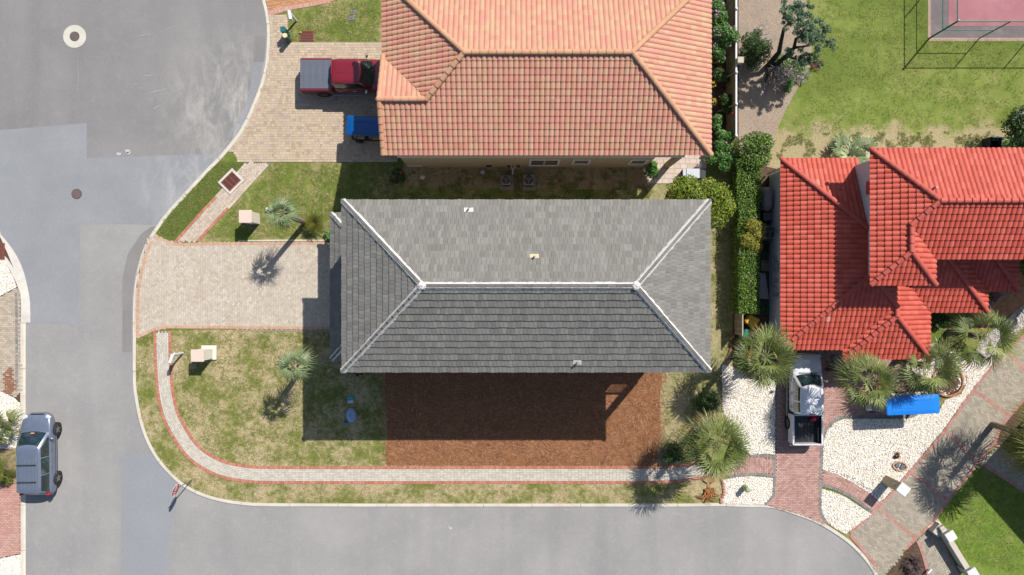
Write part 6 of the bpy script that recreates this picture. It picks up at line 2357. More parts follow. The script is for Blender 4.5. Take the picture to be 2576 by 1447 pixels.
def tufts(poly, n, h=0.06, keep=0.0, ht=1.0):
    x0, x1 = min(p[0] for p in poly), max(p[0] for p in poly)
    y0, y1 = min(p[1] for p in poly), max(p[1] for p in poly)
    k = 0
    for _ in range(n * 6):
        if k >= n:
            break
        x, y = random.uniform(x0, x1), random.uniform(y0, y1)
        if not in_poly(x, y, poly) or mnoise.noise(Vector((x * 1.4, y * 1.4, 7.0))) + 0.5 * mnoise.noise(Vector((x * 4, y * 4, 2.0))) < keep:
            continue
        k += 1
        for _b in range(4):
            a = random.uniform(0, 6.28)
            l = h * random.uniform(0.6, 1.6)
            o = Vector((x + random.gauss(0, .03), y + random.gauss(0, .03), 0.0))
            d = Vector((math.cos(a), math.sin(a), 0))
            s = Vector((-math.sin(a), math.cos(a), 0)) * 0.011
            mb.add([o - s, o + s, o + d * l * 0.8 + Vector((0, 0, l * 0.75))], [(0, 1, 2)])


tufts(G([(343, 852), (385, 838), (387, 930), (410, 1060), (480, 1166), (560, 1206), (640, 1219), (1760, 1219), (1810, 1260), (680, 1264), (560, 1255), (470, 1222), (400, 1160), (358, 1060), (345, 1000)]), 3600)
tufts(G([(432, 836), (835, 840), (966, 940), (970, 1168), (640, 1166), (520, 1130), (450, 1040), (432, 930)]), 7500, 0.06, -0.1)
tufts(G([(690, 412), (1000, 412), (1000, 505), (860, 505), (835, 596), (520, 600)]), 5200, 0.06, -0.3)
tufts(G([(612, 412), (580, 448), (437, 604), (398, 588), (410, 556), (470, 490), (548, 408)]), 2600, 0.07, -1)
tufts(G([(730, 42), (830, 12), (955, -10), (955, 104), (730, 104)]), 2000, 0.06, -0.4)
tufts(G([(2060, 0), (2330, 0), (2330, 100), (2576, 100), (2576, 320), (2250, 325), (1985, 335), (2050, 170)]), 6000, 0.05, -0.2)
tufts(G([(1930, 400), (1990, 335), (2520, 330), (2480, 380), (2190, 375), (2130, 395)]), 3000, 0.06, 0.1)
tufts(G([(1790, 560), (1850, 560), (1845, 860), (1815, 1060), (1680, 1150), (1668, 940), (1785, 935)]), 3000, 0.06, 0.0)
tufts(G([(1040, 430), (1640, 430), (1640, 500), (870, 500)]), 2400, 0.07, 0.15)
tufts(G([(2465, 1172), (2576, 1240), (2576, 1447), (2400, 1400), (2360, 1330), (2420, 1220)]), 3000, 0.06, -0.6)
L_grass = leafmat("grass_blade", [(0.0, C(104, 122, 50)), (0.5, C(140, 152, 72)), (0.9, C(176, 176, 100)), (1.0, C(214, 196, 148))], 0.7)
structure("grass", mb, L_grass, "stuff")
random.seed(300)

# ------------------------------------------------------------------ fences and small things
fx = P(1852, 170, 1.75).x
M_wood = by_rnd("weathered_boards", [(0.0, C(146, 128, 104)), (0.5, C(166, 148, 122)), (1.0, C(184, 166, 140))], 0.9, (1.2, 0.5, 0.8, C(120, 106, 88), 0.5))
f0, f1 = P(0, 345, 1.7).y, 18.5
t = thing("wooden_fence", "weathered board fence with white rail and capped posts beside the orange-roofed house", "fence", (fx, (f0 + f1) / 2, 0))
posts = [f0 + 0.05 + i * 1.86 for i in range(7)]
posts = [p for p in posts if p < f1]
for i, y in enumerate(posts):
    p = MB().box((fx, y, 0.88), (0.11, 0.11, 1.78)).build("post", M_wood, t, world=True)
    c = MB().box((fx, y, 1.81), (0.17, 0.17, 0.10), taper=0.55, bev=0.02)
    cp = c.build("post_cap", M_white, p)
    y2 = posts[i + 1] if i + 1 < len(posts) else f1
    mb = MB()
    b = y + 0.06
    while b < y2 - 0.08:
        mb.box((fx - 0.02, b + 0.07, 0.85), (0.022, 0.138, 1.66 + random.uniform(-.015, .015)), rnd=random.random())
        b += 0.146
    mb.build("panel", M_wood, t, world=True)
    for z in (0.35, 1.35):
        MB().box((fx - 0.05, (y + y2) / 2, z), (0.04, y2 - y - 0.1, 0.09)).build("rail", M_wood, t, world=True)
    MB().box((fx + 0.02, (y + y2) / 2, 1.71), (0.09, y2 - y - 0.10, 0.035)).build("top_rail", M_white, t, world=True)
    if i in (1, 2, 3):
        s = MB()

        s.box((0, 0, 0), (0.06, 0.09, 1.75), M=Matrix.Translation((fx - 0.30, y, 0.82)) @ Matrix.Rotation(math.radians(17), 4, 'Y'))
        s.build("brace", M_wood, t, world=True)
# lamp box on the fence
p = P(1862, 152, 1.9)
t = thing("utility_box", "pale box on a post in the fence line by the dark bush", "box", (p.x, p.y, 0))
MB().box((0, 0, 1.86), (0.36, 0.36, 0.30), bev=0.02).build("box", simple("box_beige", C(206, 192, 174), 0.8, 0.06), t)
MB().cyl((0, 0, -0.05), (0, 0, 1.72), 0.05, 0.05, 8).build("post", M_wood, t)
p = P(1844, 286, 1.5)
t = thing("red_lantern", "small red lantern hung on the fence", "lantern", (p.x, p.y, 0))
MB().ell((0, 0, 1.5), (0.08, 0.08, 0.10), 10, 7).build("shade", simple("red_glass", C(206, 50, 50), 0.3, 0.1), t)
MB().tube([(0, 0, 1.58), (0.12, 0.0, 1.68)], 0.015, 5).build("hook", M_dark, t)
p = P(1864, 815, 1.2)
t = thing("wooden_fence", "short upright board panel between the hedge's end and the yellow bin", "fence", (p.x, p.y, 0))
mb = MB()
for k in range(9):
    mb.box((0.0, -0.62 + k * 0.15, 0.72), (0.025, 0.14, 1.44), rnd=random.random())
mb.build("boards", M_wood, t)
MB().box((0.03, -0.02, 1.42), (0.05, 1.4, 0.05)).build("top_rail", simple("grey_rail", C(190, 182, 168), 0.8), t)
# plastic edging round the bed
ep = Path(G([(1850, 420), (1853, 520), (1856, 620), (1857, 720), (1853, 800), (1840, 868), (1826, 905)]))
mb = MB()
n = 60
for i in range(n):
    a, b = ep.len * i / n, ep.len * (i + 1) / n
    mb.prism([ep.off(a, 0.05), ep.off(b, 0.05), ep.off(b, -0.05), ep.off(a, -0.05)], 0.0, 0.10, random.random())
tag(mb.build("garden_edging", by_rnd("edging_brown", [(0.0, C(116, 70, 58)), (1.0, C(144, 92, 76))], 0.8)), "brown-red edging strip along the hedge bed", "edging")
# scalloped rose edging by the kerb
sp = Path(RP((226, 882), (236, 915), (242, 950), (236, 985), (222, 1005), (226, 1028)), 0.1)
mb = MB()
n = 9
for i in range(n):
    q, nn = sp.at(sp.len * (i + 0.5) / n)
    mb.ell((q.x, q.y, 0.05), (0.10, 0.11, 0.07), 9, 5, rnd=random.random())
tag(mb.build("garden_edging", M_pv_rose2), "scalloped pink edging blocks between the gravel and the dead fronds", "edging")


def ac_unit(label, x, y, w, z0=0.1, g=None):
    c = P(x, y, 0.8)
    t = thing("air_conditioner", label, "air conditioner", (c.x, c.y, 0), 0, g)
    MB().box((0, 0, z0 + 0.36), (w, w, 0.70), bev=0.07).build("case", simple("ac_case", C(160, 152, 146), 0.5, 0.06), t)
    mb = MB()
    mb.cyl((0, 0, z0 + 0.705), (0, 0, z0 + 0.72), w * 0.42, w * 0.42, 24)
    fan_ = mb.build("fan_guard", simple("fan_dark", C(58, 58, 62), 0.5, 0.2, 30), t)
    mb = MB()
    for k in range(3):
        a = 2 * math.pi * k / 3 + 0.5
        M = Matrix.Translation((math.cos(a) * w * 0.20, math.sin(a) * w * 0.20, z0 + 0.728)) @ Matrix.Rotation(a, 4, 'Z')
        mb.box((0, 0, 0), (w * 0.30, w * 0.14, 0.012), M=M)
    mb.cyl((0, 0, z0 + 0.72), (0, 0, z0 + 0.745), w * 0.09, w * 0.09, 10)
    for k in range(8):
        a = math.pi * k / 8
        M = Matrix.Translation((0, 0, z0 + 0.75)) @ Matrix.Rotation(a, 4, 'Z')
        mb.box((0, 0, 0), (w * 0.84, 0.012, 0.008), M=M)
    mb.build("fan", simple("fan_grey", C(128, 126, 126), 0.5, 0.2, 12), fan_)
    for k in range(4):
        sx, sy = ((1, 0), (-1, 0), (0, 1), (0, -1))[k]
        m = MB()
        for j in range(7):
            m.box((sx * (w / 2 + 0.004), sy * (w / 2 + 0.004), z0 + 0.14 + j * 0.07), (0.012 if sx else w * 0.8, 0.012 if sy else w * 0.8, 0.02))
        m.build("louvre", M_dark, t)
    return t


ac_unit("air conditioner by the beige wall, the left one of the pair", 1273, 453, 0.58, g=None)
ac_unit("air conditioner by the beige wall, the right and larger one of the pair", 1330, 452, 0.66)
for lab, x, y, w, h in [("square concrete pad under the left air conditioner", 1275, 460, 0.82, 0.95), ("square concrete pad under the right air conditioner", 1331, 459, 0.80, 1.0)]:
    c = P(x, y, 0)
    tag(MB().box((c.x, c.y, 0.05), (w, h, 0.10), bev=0.01).build("concrete_pad", M_slab), lab, "pad")
ac_unit("air conditioner between the golden bush and the red house's wall", 1936, 585, 0.80)
c = P(1936, 585, 0)
tag(MB().box((c.x, c.y, 0.05), (1.0, 1.0, 0.10), bev=0.01).build("concrete_pad", M_slab), "concrete pad under the air conditioner of the red house", "pad")


def stone_box(label, x, y, w, d, h, cap, mat, capm, rz=0, plinth=False):
    c = P(x, y, h)
    t = thing("pillar_mailbox", label, "mailbox", (c.x, c.y, 0), rz)
    MB().box((0, 0, h / 2 - 0.06), (w, d, h), bev=0.015).build("pillar", mat, t)
    MB().box((0, 0, h + 0.01), (w + cap, d + cap, 0.10), bev=0.02).build("cap", capm, t)
    if plinth:
        MB().box((0.06, 0.05, 0.06), (w + 0.25, d + 0.25, 0.16), bev=0.02).build("plinth", mat, t)
    MB().box((-w / 2 - 0.01, 0, h * 0.72), (0.03, d * 0.5, 0.24), bev=0.008).build("door", M_metal, t)
    return t


M_pinkcap = simple("pink_cap", C(232, 208, 192), 0.85, 0.06, 6)
M_pillar = simple("cream_render", C(240, 232, 216), 0.85, 0.04, 4)
stone_box("pink-topped cream pillar mailbox on the lawn north of the drive", 617.5, 545, 0.64, 0.64, 1.45, 0.12, M_pillar, M_pinkcap)
stone_box("pink-topped cream pillar mailbox on a plinth, south of the drive", 497, 895, 0.66, 0.62, 1.45, 0.10, M_pillar, M_pinkcap, 0, True)
stone_box("white-topped cream pillar mailbox at the grey drive's side", 2272, 1231, 0.56, 0.50, 1.75, 0.10, simple("sand_render", C(206, 190, 152), 0.85, 0.05), M_white, math.radians(-37))


def post_mailbox(label, x, y, h, rz, lean=0.0):
    c = P(x, y, 0)
    t = thing("post_mailbox", label, "mailbox", c, rz)
    MB().box((0, 0, h / 2 - 0.05), (0.10, 0.10, h + 0.1), bev=0.01).build("post", M_white, t)
    MB().box((-0.18, 0, h - 0.10), (0.62, 0.09, 0.08), bev=0.01).build("arm", M_white, t)
    mb = MB()
    n = 10
    ring = [(0.10 * math.cos(math.pi * k / n), 0.10 + 0.10 * math.sin(math.pi * k / n)) for k in range(n + 1)] + [(-0.10, 0.0), (0.10, 0.0)]
    vs = [(-0.47, y_, h - 0.02 + z_) for y_, z_ in ring] + [(0.05, y_, h - 0.02 + z_) for y_, z_ in ring]
    N = len(ring)
    mb.add(vs, [tuple(range(N - 1, -1, -1)), tuple(range(N, 2 * N))] + [(i, (i + 1) % N, N + (i + 1) % N, N + i) for i in range(N)])
    mb.build("box", M_white, t)
    MB().box((0.13, 0, h - 0.32), (0.34, 0.05, 0.05), bev=0.008, M=Matrix.Translation((-0.14, 0, h - 0.34)) @ Matrix.Rotation(math.radians(45), 4, 'Y')).build("brace", M_white, t)
    MB().box((-0.3, 0.115, h + 0.1), (0.14, 0.012, 0.06)).build("flag", simple("red_flag", C(196, 50, 44), 0.5), t)
    return t


post_mailbox("white post mailbox at the corner of the upper grass patch", 746, 53, 1.35, math.radians(100))
post_mailbox("white post mailbox beside the cream walk, south of the drive", 461, 888, 1.25, math.radians(70))
c = P(437, 901, 0)
t = thing("water_tap", "small black garden tap by the walk's brick edging", "tap", c)
MB().cyl((0, 0, -0.05), (0, 0, 0.28), 0.03, 0.03, 8).ell((0, 0, 0.3), (0.07, 0.07, 0.05), 8, 5).build("stem", M_dark, t)
MB().box((0, 0.03, 0.36), (0.16, 0.03, 0.02)).build("handle", M_metal, t)

# green bin and cream-topped can by the tan drive
c = P(724, 88, 0)
t = thing("utility_pedestal", "teal green utility pedestal at the corner of the grass patch", "pedestal", c, math.radians(6))
M_teal = simple("teal_plastic", C(28, 112, 116), 0.45, 0.08, 6)
MB().box((0, 0, 0.42), (0.28, 0.34, 0.86), taper=0.9, bev=0.03).build("case", M_teal, t)
MB().box((0, 0, 0.9), (0.30, 0.36, 0.10), bev=0.04).build("lid", M_teal, t)
c = P(729, 103, 0)
t = thing("post_can", "dark green cylinder with a round cream lid below the teal pedestal", "bollard", c)
MB().cyl((0, 0, -0.05), (0, 0, 0.88), 0.14, 0.13, 16).build("body", simple("olive_drum", C(86, 96, 70), 0.7, 0.15), t)
MB().cyl((0, 0, 0.88), (0, 0, 0.93), 0.15, 0.14, 18).build("lid", simple("cream_lid", C(222, 218, 168), 0.7, 0.05), t)
p = R8(366, 925)
c = P(p[0] - 3, p[1] + 2, 0)
t = thing("post_can", "olive cylinder standing in the white gravel", "bollard", c)
M_olive = simple("olive_paint", C(168, 176, 140), 0.7, 0.08)
MB().cyl((0, 0, -0.05), (0, 0, 0.72), 0.16, 0.15, 16).build("body", M_olive, t)
MB().ell((0, 0, 0.70), (0.165, 0.165, 0.10), 14, 6, 1, 0).build("lid", M_olive, t)
p = R8(318, 945)


def grate(label, x, y, w, d, rz, nb, nx, frame=True, z=0.03, collar=None):
    c = P(x, y, 0)
    t = thing("drain_grate", label, "drain grate", (c.x, c.y, z), rz)
    M_rust = simple("rusty_iron", C(142, 84, 74), 0.85, 0.2, 20)
    MB().box((0, 0, -0.015), (w, d, 0.03)).build("pit", simple("pit_dark", C(24, 20, 20), 0.95, 0.2), t)
    mb = MB()
    for sx in (-1, 1):
        mb.box((sx * w / 2, 0, 0.02), (0.05, d + 0.05, 0.05))
    for sy in (-1, 1):
        mb.box((0, sy * d / 2, 0.022), (w - 0.05, 0.05, 0.05))
    mb.build("frame", M_rust, t)
    mb = MB()
    for i in range(1, nb):
        mb.box((-w / 2 + w * i / nb, 0, 0.012), (w / nb * 0.42, d - 0.05, 0.03))
    for j in range(1, nx):
        mb.box((0, -d / 2 + d * j / nx, 0.016), (w - 0.05, 0.035, 0.034))
    mb.build("bars", M_rust, t)
    if collar:
        mb = MB()
        for sx in (-1, 1):
            mb.box((sx * (w / 2 + 0.10), 0, 0.0), (0.14, d + 0.34, 0.07), bev=0.015)
        for sy in (-1, 1):
            mb.box((0, sy * (d / 2 + 0.10), 0.0), (w + 0.06, 0.14, 0.066), bev=0.015)
        mb.build("collar", collar, t)
    return t


grate("rusty drain grate in a white concrete collar on the north walk", 582, 457, 0.72, 0.90, math.radians(-45), 16, 3, True, 0.05, M_slab_pale)
grate("rusty drain grate sunk in the upper grass patch", 772.5, 91, 0.80, 0.55, 0, 15, 3, True, 0.03)
grate("rusty drain grate at the left edge in the pale gutter", 1, 632, 0.5, 0.95, 0, 4, 12, True, 0.02)


def cover(label, x, y, r, collar=0.0):
    c = P(x, y, GZ)
    t = thing("manhole_cover", label, "manhole cover", (c.x, c.y, GZ))
    if collar:
        MB().cyl((0, 0, -0.05), (0, 0, 0.018), collar, collar, 48).build("collar", concrete("collar_concrete", C(208, 206, 190), C(222, 218, 204), C(190, 184, 170)), t)
    MB().cyl((0, 0, -0.05), (0, 0, 0.022), r, r, 32).build("frame", simple("iron_rim", C(84, 70, 66), 0.7, 0.15, 20), t)
    mb = MB().cyl((0, 0, -0.05), (0, 0, 0.026), r * 0.88, r * 0.88, 32)
    for k in range(-4, 5):
        w = math.sqrt(max(0.01, 1 - (k / 5) ** 2)) * r * 1.6
        mb.box((0, k * r * 0.17, 0.029), (w, r * 0.06, 0.01))
    mb.build("lid", simple("iron_lid", C(120, 104, 98), 0.6, 0.2, 16), t)


cover("manhole cover in a pale round concrete collar on the turning circle", 188, 92, 0.30, 0.70)
cover("plain rusty manhole cover without a collar on the bluish asphalt", 193, 488, 0.31)
for lab, x, y in [("grey meter lid in the upper grass patch, the upper one", 889, 31), ("grey meter lid in the upper grass patch, the lower one", 885, 47)]:
    c = P(x, y, 0)
    t = thing("meter_lid", lab, "meter cover", c, 0.1)
    MB().box((0, 0, 0.02), (0.34, 0.24, 0.06), bev=0.01).build("lid", simple("lid_grey", C(122, 124, 130), 0.8, 0.12, 12), t)
    MB().box((0, 0, 0.055), (0.1, 0.03, 0.012)).build("grip", M_dark, t)
c = P(757.5, 83.5, 0)
t = thing("valve_cap", "small yellow-green valve cap beside the sunken grate", "valve cap", c)
MB().cyl((0, 0, -0.02), (0, 0, 0.1), 0.07, 0.07, 12).build("body", M_dark, t)
MB().ell((0, 0, 0.10), (0.075, 0.075, 0.05), 12, 6, 1, 0).build("cap", simple("lime_cap", C(176, 180, 56), 0.6, 0.1), t)

# stop sign
b0 = P(484, 1206, 0)
t = thing("stop_sign", "red octagonal STOP sign on a thin pole at the street corner", "traffic sign", b0)
MB().tube([(0, 0, -0.1), (0, 0, 2.55)], 0.032, 8).build("pole", M_metal, t)
_r, _u = Vector((0.276, 0.961, 0)), Vector((0, 0, 1))
_n = _r.cross(_u)
M = Matrix(((_r.x, _u.x, _n.x, _n.x * 0.045), (_r.y, _u.y, _n.y, _n.y * 0.045), (_r.z, _u.z, _n.z, 2.2), (0, 0, 0, 1)))


def octa(r, z0, z1):
    pts = [(r * math.cos(math.radians(22.5 + 45 * k)), r * math.sin(math.radians(22.5 + 45 * k))) for k in range(8)]
    m = MB().prism(pts, z0, z1)
    m.v = [tuple(M @ Vector(v)) for v in m.v]
    return m


octa(0.42, 0.0, 0.012).build("border", M_white, t)
octa(0.385, 0.0125, 0.016).build("face", simple("sign_red", C(200, 34, 46), 0.4, 0.04), t)
fc_ = bpy.data.curves.new("lettering", 'FONT')
fc_.body = "STOP"
fc_.align_x, fc_.align_y = 'CENTER', 'CENTER'
fc_.size = 0.34
fc_.extrude = 0.003
fc_.offset = 0.008
tmp = bpy.data.objects.new("lettering_curve", fc_)
COL.objects.link(tmp)
bpy.context.view_layer.update()
lme = bpy.data.meshes.new_from_object(tmp.evaluated_get(bpy.context.evaluated_depsgraph_get()))
bpy.data.objects.remove(tmp)
lme.materials.clear()
fo = link("lettering", lme, M_white)
fo.parent = t
fo.matrix_basis = M @ Matrix.Translation((0, 0.0, 0.020))

# bins by the hedge
def bin_(label, x, y, rz, c1, c2, h=1.05):
    c = P(x, y, h)
    t = thing("wheelie_bin", label, "bin", (c.x, c.y, 0), rz)
    MB().box((0, 0, 0.5), (0.54, 0.66, 0.96), taper=1.0, bev=0.05).build("body", c2, t)
    MB().box((0, 0.0, h - 0.04), (0.58, 0.72, 0.09), bev=0.05).build("lid", c1, t)
    MB().tube([(-0.2, 0.40, 0.98), (0.2, 0.40, 0.98)], 0.025, 6).build("handle", c2, t)
    for sx in (-1, 1):
        MB().cyl((sx * 0.25, 0.33, 0.11), (sx * 0.31, 0.33, 0.11), 0.11, 0.11, 14).build("wheel", M_tyre, t)
    return t


M_yellow = simple("yellow_plastic", C(232, 178, 58), 0.45, 0.06, 5)
M_tealb = simple("green_plastic", C(26, 128, 108), 0.45, 0.08, 5)
bin_("yellow-lidded bin at the hedge's south end", 1894, 808, math.radians(62), M_yellow, M_yellow)
bin_("teal bin half under the big palm's orange-tipped fronds", 1886, 843, math.radians(75), M_tealb, M_tealb)
# grill cover, pedestal boxes, hoses, slabs beside the red house
c = P(1931, 500, 0.9)
t = thing("covered_grill", "garden grill under a creased grey-brown cover by the white wall", "grill", (c.x, c.y, 0))
mb = MB()
n, m = 18, 8
for j in range(m + 1):
    z = 1.1 * j / m
    sc = 1.0 if j < m - 2 else (1 - 0.3 * (j - m + 2) / 2)
    for i in range(n):
        a = 2 * math.pi * i / n
        k = (abs(math.cos(a)) ** 4 + abs(math.sin(a)) ** 4) ** -0.25
        fold = 1 + 0.05 * math.sin(a * 7) * (1 - j / m) + 0.03 * math.sin(a * 3 + j)
        mb.v.append((0.34 * k * math.cos(a) * fold * sc, 0.72 * k * math.sin(a) * fold * sc, z + 0.03 * math.sin(a * 5)))
for j in range(m):
    for i in range(n):
        mb.f.append((j * n + i, j * n + (i + 1) % n, (j + 1) * n + (i + 1) % n, (j + 1) * n + i))
mb.f.append(tuple(range(m * n, m * n + n)))
mb.r, mb.mi = [0.5] * len(mb.f), [0] * len(mb.f)
mb.build("cover", simple("cover_cloth", C(160, 148, 142), 0.85, 0.15, 6), t, True)
MB().box((0, 0, 0.3), (0.4, 0.8, 0.55)).build("grill_body", M_dark, t)
c = P(1930, 545, 0.5)
t = thing("storage_box", "dark storage box between the covered grill and the air conditioner", "box", (c.x, c.y, 0), 0.1)
MB().box((0, 0, 0.3), (0.55, 0.5, 0.6), bev=0.04).build("body", simple("box_dark", C(84, 84, 92), 0.6, 0.1), t)
MB().box((0, 0, 0.62), (0.58, 0.53, 0.06), bev=0.02).build("lid", simple("box_lid", C(110, 106, 108), 0.6, 0.1), t)
c = P(1917, 720, 0)
tag(MB().prism([(c.x - .2, c.y - .75), (c.x + .38, c.y - .8), (c.x + .16, c.y + .75), (c.x - .2, c.y + .8)], 0.0, 0.12).build("stone_slab", simple("slab_bluegrey", C(186, 184, 190), 0.85, 0.08, 5)), "pale slab lying between the hedge and the red house's wall", "slab")
c = P(1924, 668, 0)
tag(MB().prism([(c.x - .26, c.y - .32), (c.x + .26, c.y - .36), (c.x + .3, c.y + .3), (c.x - .24, c.y + .34)], 0.0, 0.08).build("stone_slab", M_slab), "small square tan slab north of the long pale slab", "slab")


def hose(label, x, y, r, loops, seed):
    random.seed(seed)
    c = P(x, y, 0)
    pts = []
    for k in range(loops * 14):
        a = k * 2 * math.pi / 14
        rr = r * (1 + 0.25 * math.sin(k * 0.37))
        pts.append((c.x + rr * 0.7 * math.cos(a), c.y + rr * 1.3 * math.sin(a) + 0.02 * k / 14, 0.05 + 0.012 * k / 14))
    pts += [(c.x + 0.2, c.y + 0.9, 0.05), (c.x + 0.3, c.y + 1.3, 0.05)]
    tag(MB().tube(pts, 0.02, 6).build("garden_hose", simple("green_hose", C(30, 120, 92), 0.5, 0.08), None, True), label, "hose")


hose("green garden hose coiled beside the yellow bin", 1925, 775, 0.28, 4, 5)
hose("green garden hose coiled near the electric meter", 1926, 650, 0.22, 3, 6)
# buckets and tub on the shaded lawn
random.seed(400)
c = P(883, 1005, 0)
t = thing("bucket", "small teal and white box on the shaded lawn", "box", c, 0.05)
MB().box((0, 0.09, 0.11), (0.36, 0.22, 0.22), bev=0.02).build("lid", simple("teal_box", C(60, 168, 168), 0.5, 0.06), t)
MB().box((0, -0.11, 0.09), (0.34, 0.2, 0.18), bev=0.03).build("body", simple("white_box", C(216, 214, 226), 0.5, 0.06), t)
c = P(885, 1044, 0)
t = thing("tub", "round tub under a pale blue plastic sheet on the shaded lawn", "tub", c)
mb = MB()
mb.ell((0, 0, 0.12), (0.32, 0.45, 0.28), 16, 8, 1.0, -0.4, 0.05)
mb.build("plastic_sheet", simple("blue_sheet", C(150, 178, 212), 0.35, 0.15, 5), t, True)
MB().prism([(-0.42, -0.50), (-0.10, -0.42), (-0.06, -0.30), (-0.44, -0.33)], 0.0, 0.1).build("blue_flap", simple("blue_tarp", C(24, 92, 148), 0.5, 0.1), t)
# ball, gas bottle, bench and saucer near the beige house
c = P(1214, 432, 0.3)
t = thing("plastic_ball", "pale grey round float beside the beige wall", "ball", (c.x, c.y, 0))
MB().ell((0, 0, 0.16), (0.165, 0.165, 0.165), 16, 10).build("shell", simple("grey_shell", C(176, 176, 184), 0.4, 0.05), t, True)
MB().cyl((0.05, 0.04, 0.30), (0.05, 0.04, 0.35), 0.03, 0.03, 8).build("valve", M_white, t)
c = P(1625, 426, 0.3)
t = thing("gas_bottle", "white gas bottle beside the porch plant", "gas bottle", (c.x, c.y, 0))
MB().ell((0, 0, 0.2), (0.17, 0.17, 0.22), 16, 10).build("tank", M_white, t, True)
MB().cyl((0, 0, 0.38), (0, 0, 0.5), 0.1, 0.1, 14, cap=False).cyl((0, 0, 0.38), (0, 0, 0.46), 0.03, 0.03, 8).build("collar", simple("blue_collar", C(150, 170, 196), 0.4), t)
c = P(1747, 437, 0.5)
t = thing("storage_bench", "white-lidded storage bench with dark ends by the patio", "bench", (c.x, c.y, 0))
MB().box((0, 0, 0.27), (1.36, 0.55, 0.54), bev=0.02).build("body", M_dark, t)
MB().box((-0.10, 0, 0.56), (0.80, 0.58, 0.06), bev=0.02).build("lid", simple("bench_lid", C(204, 208, 216), 0.4, 0.06), t)
MB().box((-0.62, 0.06, 0.56), (0.20, 0.42, 0.05), bev=0.02).build("side_shelf", simple("bench_lid", C(204, 208, 216), 0.4), t)
# drain stones and rocks
for lab, x, y, r in [("loose pale stone on the dirt beside the beige wall", 1063, 446, 0.13), ("pale stone in the shaded grass corner by the garage", 846, 522, 0.0)]:
    if r:
        c = P(x, y, 0)
        tag(MB().ell((c.x, c.y, 0.05), (r * 1.3, r, 0.09), 9, 6, jit=0.2).build("rock", M_gravelbed), lab, "rock")
c = P(675, 526, 0)
t = thing("garden_lamp", "small white garden lamp by the northern leaning palm", "lamp", c)
MB().cyl((0, 0, -0.02), (0, 0, 0.22), 0.015, 0.015, 6).build("stake", M_dark, t)
MB().ell((0, 0, 0.24), (0.085, 0.085, 0.05), 12, 6).build("head", M_white, t)
c = P(917, 530, 0)
tag(MB().box((c.x + 0.0, c.y, 0.04), (0.2, 0.12, 0.08), 0.2, bev=0.01).build("paver_scrap", M_slab_pale), "small white block on the lawn beside the sago", "block")
# ornament of two stones in a brick ring, with a bronze bowl beside it
c = P(2262, 1172, 0)
t = thing("brick_ring", "low ring of rough orange bricks round two grey stones on the gravel", "edging", c, math.radians(-12))
mb = MB()
for k in range(16):
    a = 2 * math.pi * k / 16
    mb.box((0.42 * math.cos(a), 0.25 * math.sin(a), 0.09), (0.16, 0.09, 0.09 + random.uniform(0, .04)), rz=a + math.pi / 2 + random.uniform(-.3, .3), bev=0.015, rnd=random.random())
mb.build("bricks", M_pv_edge2, t)
for i, (x, y, w) in enumerate([(-0.17, 0.02, 0.24), (0.17, -0.02, 0.28)]):
    MB().box((x, y, 0.08), (w, 0.30, 0.12), rz=-0.2 * i, bev=0.02).build("stone", simple("slate", C(110, 112, 118), 0.8, 0.1, 10), t)
c = P(2252, 1148, 0)
t = thing("bronze_bowl", "dark bronze bowl with dry red-brown twigs on the white gravel", "ornament", c)
mb = MB().ell((0, 0, 0.12), (0.15, 0.12, 0.10), 14, 8, 0.3, -1.0)
mb.build("bowl", simple("bronze", C(84, 50, 40), 0.35, 0.2, 8, metal=0.5), t, True)
mb = MB()
for k in range(70):
    a, el = random.uniform(0, 6.28), random.uniform(0.1, 1.3)
    d = Vector((math.cos(a) * math.cos(el), math.sin(a) * math.cos(el), math.sin(el) * 0.6))
    o = Vector((0.08, 0.14, 0.08))
    mb.tube([o, o + d * random.uniform(0.15, 0.34)], 0.008, 3, rnd=random.random())
mb.build("twigs", by_rnd("red_twig", [(0.0, C(120, 76, 70)), (1.0, C(164, 116, 104))], 0.9), t)
# log and driftwood
c = P(*R8(885, 200), 0)
t = thing("log", "pale cut log lying in the dark bed beside the white pickup", "log", c)
MB().tube([(-0.1, 0.35, 0.12), (0.0, 0.0, 0.14), (0.14, -0.38, 0.12)], [0.13, 0.12, 0.11], 10).build("bark", simple("log_bark", C(176, 168, 146), 0.9, 0.12, 8), t, True)
c = P(2562, 290, 0)
t = thing("log", "grey bleached log at the right edge beside the dark tree", "log", c)
MB().tube([(-0.35, 0.04, 0.15), (0.2, 0.0, 0.17), (0.9, -0.05, 0.15)], [0.17, 0.18, 0.16], 10).build("bark", simple("bleached_bark", C(172, 166, 164), 0.9, 0.2, 12), t, True)
# boxes behind the red roof
c = P(2497, 362, 0.4)
t = thing("compost_bin", "black open box behind the red roof's north eave", "box", (c.x, c.y, 0))
mb = MB()
for sx, sy, w, d in ((-1, 0, 0.05, 0.66), (1, 0, 0.05, 0.66), (0, -1, 0.72, 0.05), (0, 1, 0.72, 0.05)):
    mb.box((sx * 0.36, sy * 0.33, 0.35), (w, d, 0.7))
mb.build("walls", M_dark, t)
MB().box((0, 0, 0.02), (0.7, 0.62, 0.04)).build("floor", M_black, t)
MB().box((0.45, -0.05, 0.2), (0.16, 0.3, 0.4), bev=0.02).build("side_block", M_slab, t)
c = P(2510, 348, 0.5)
t = thing("garden_cart", "teal-handled cart standing behind the black box", "cart", (c.x, c.y, 0), 0.1)
MB().box((0, 0, 0.3), (0.5, 0.2, 0.35), taper=1.1, bev=0.03).build("tray", M_teal, t)
MB().tube([(-0.3, 0.0, 0.4), (0.0, 0.12, 0.55), (0.35, 0.05, 0.5)], 0.02, 6).build("handle", M_metal, t)
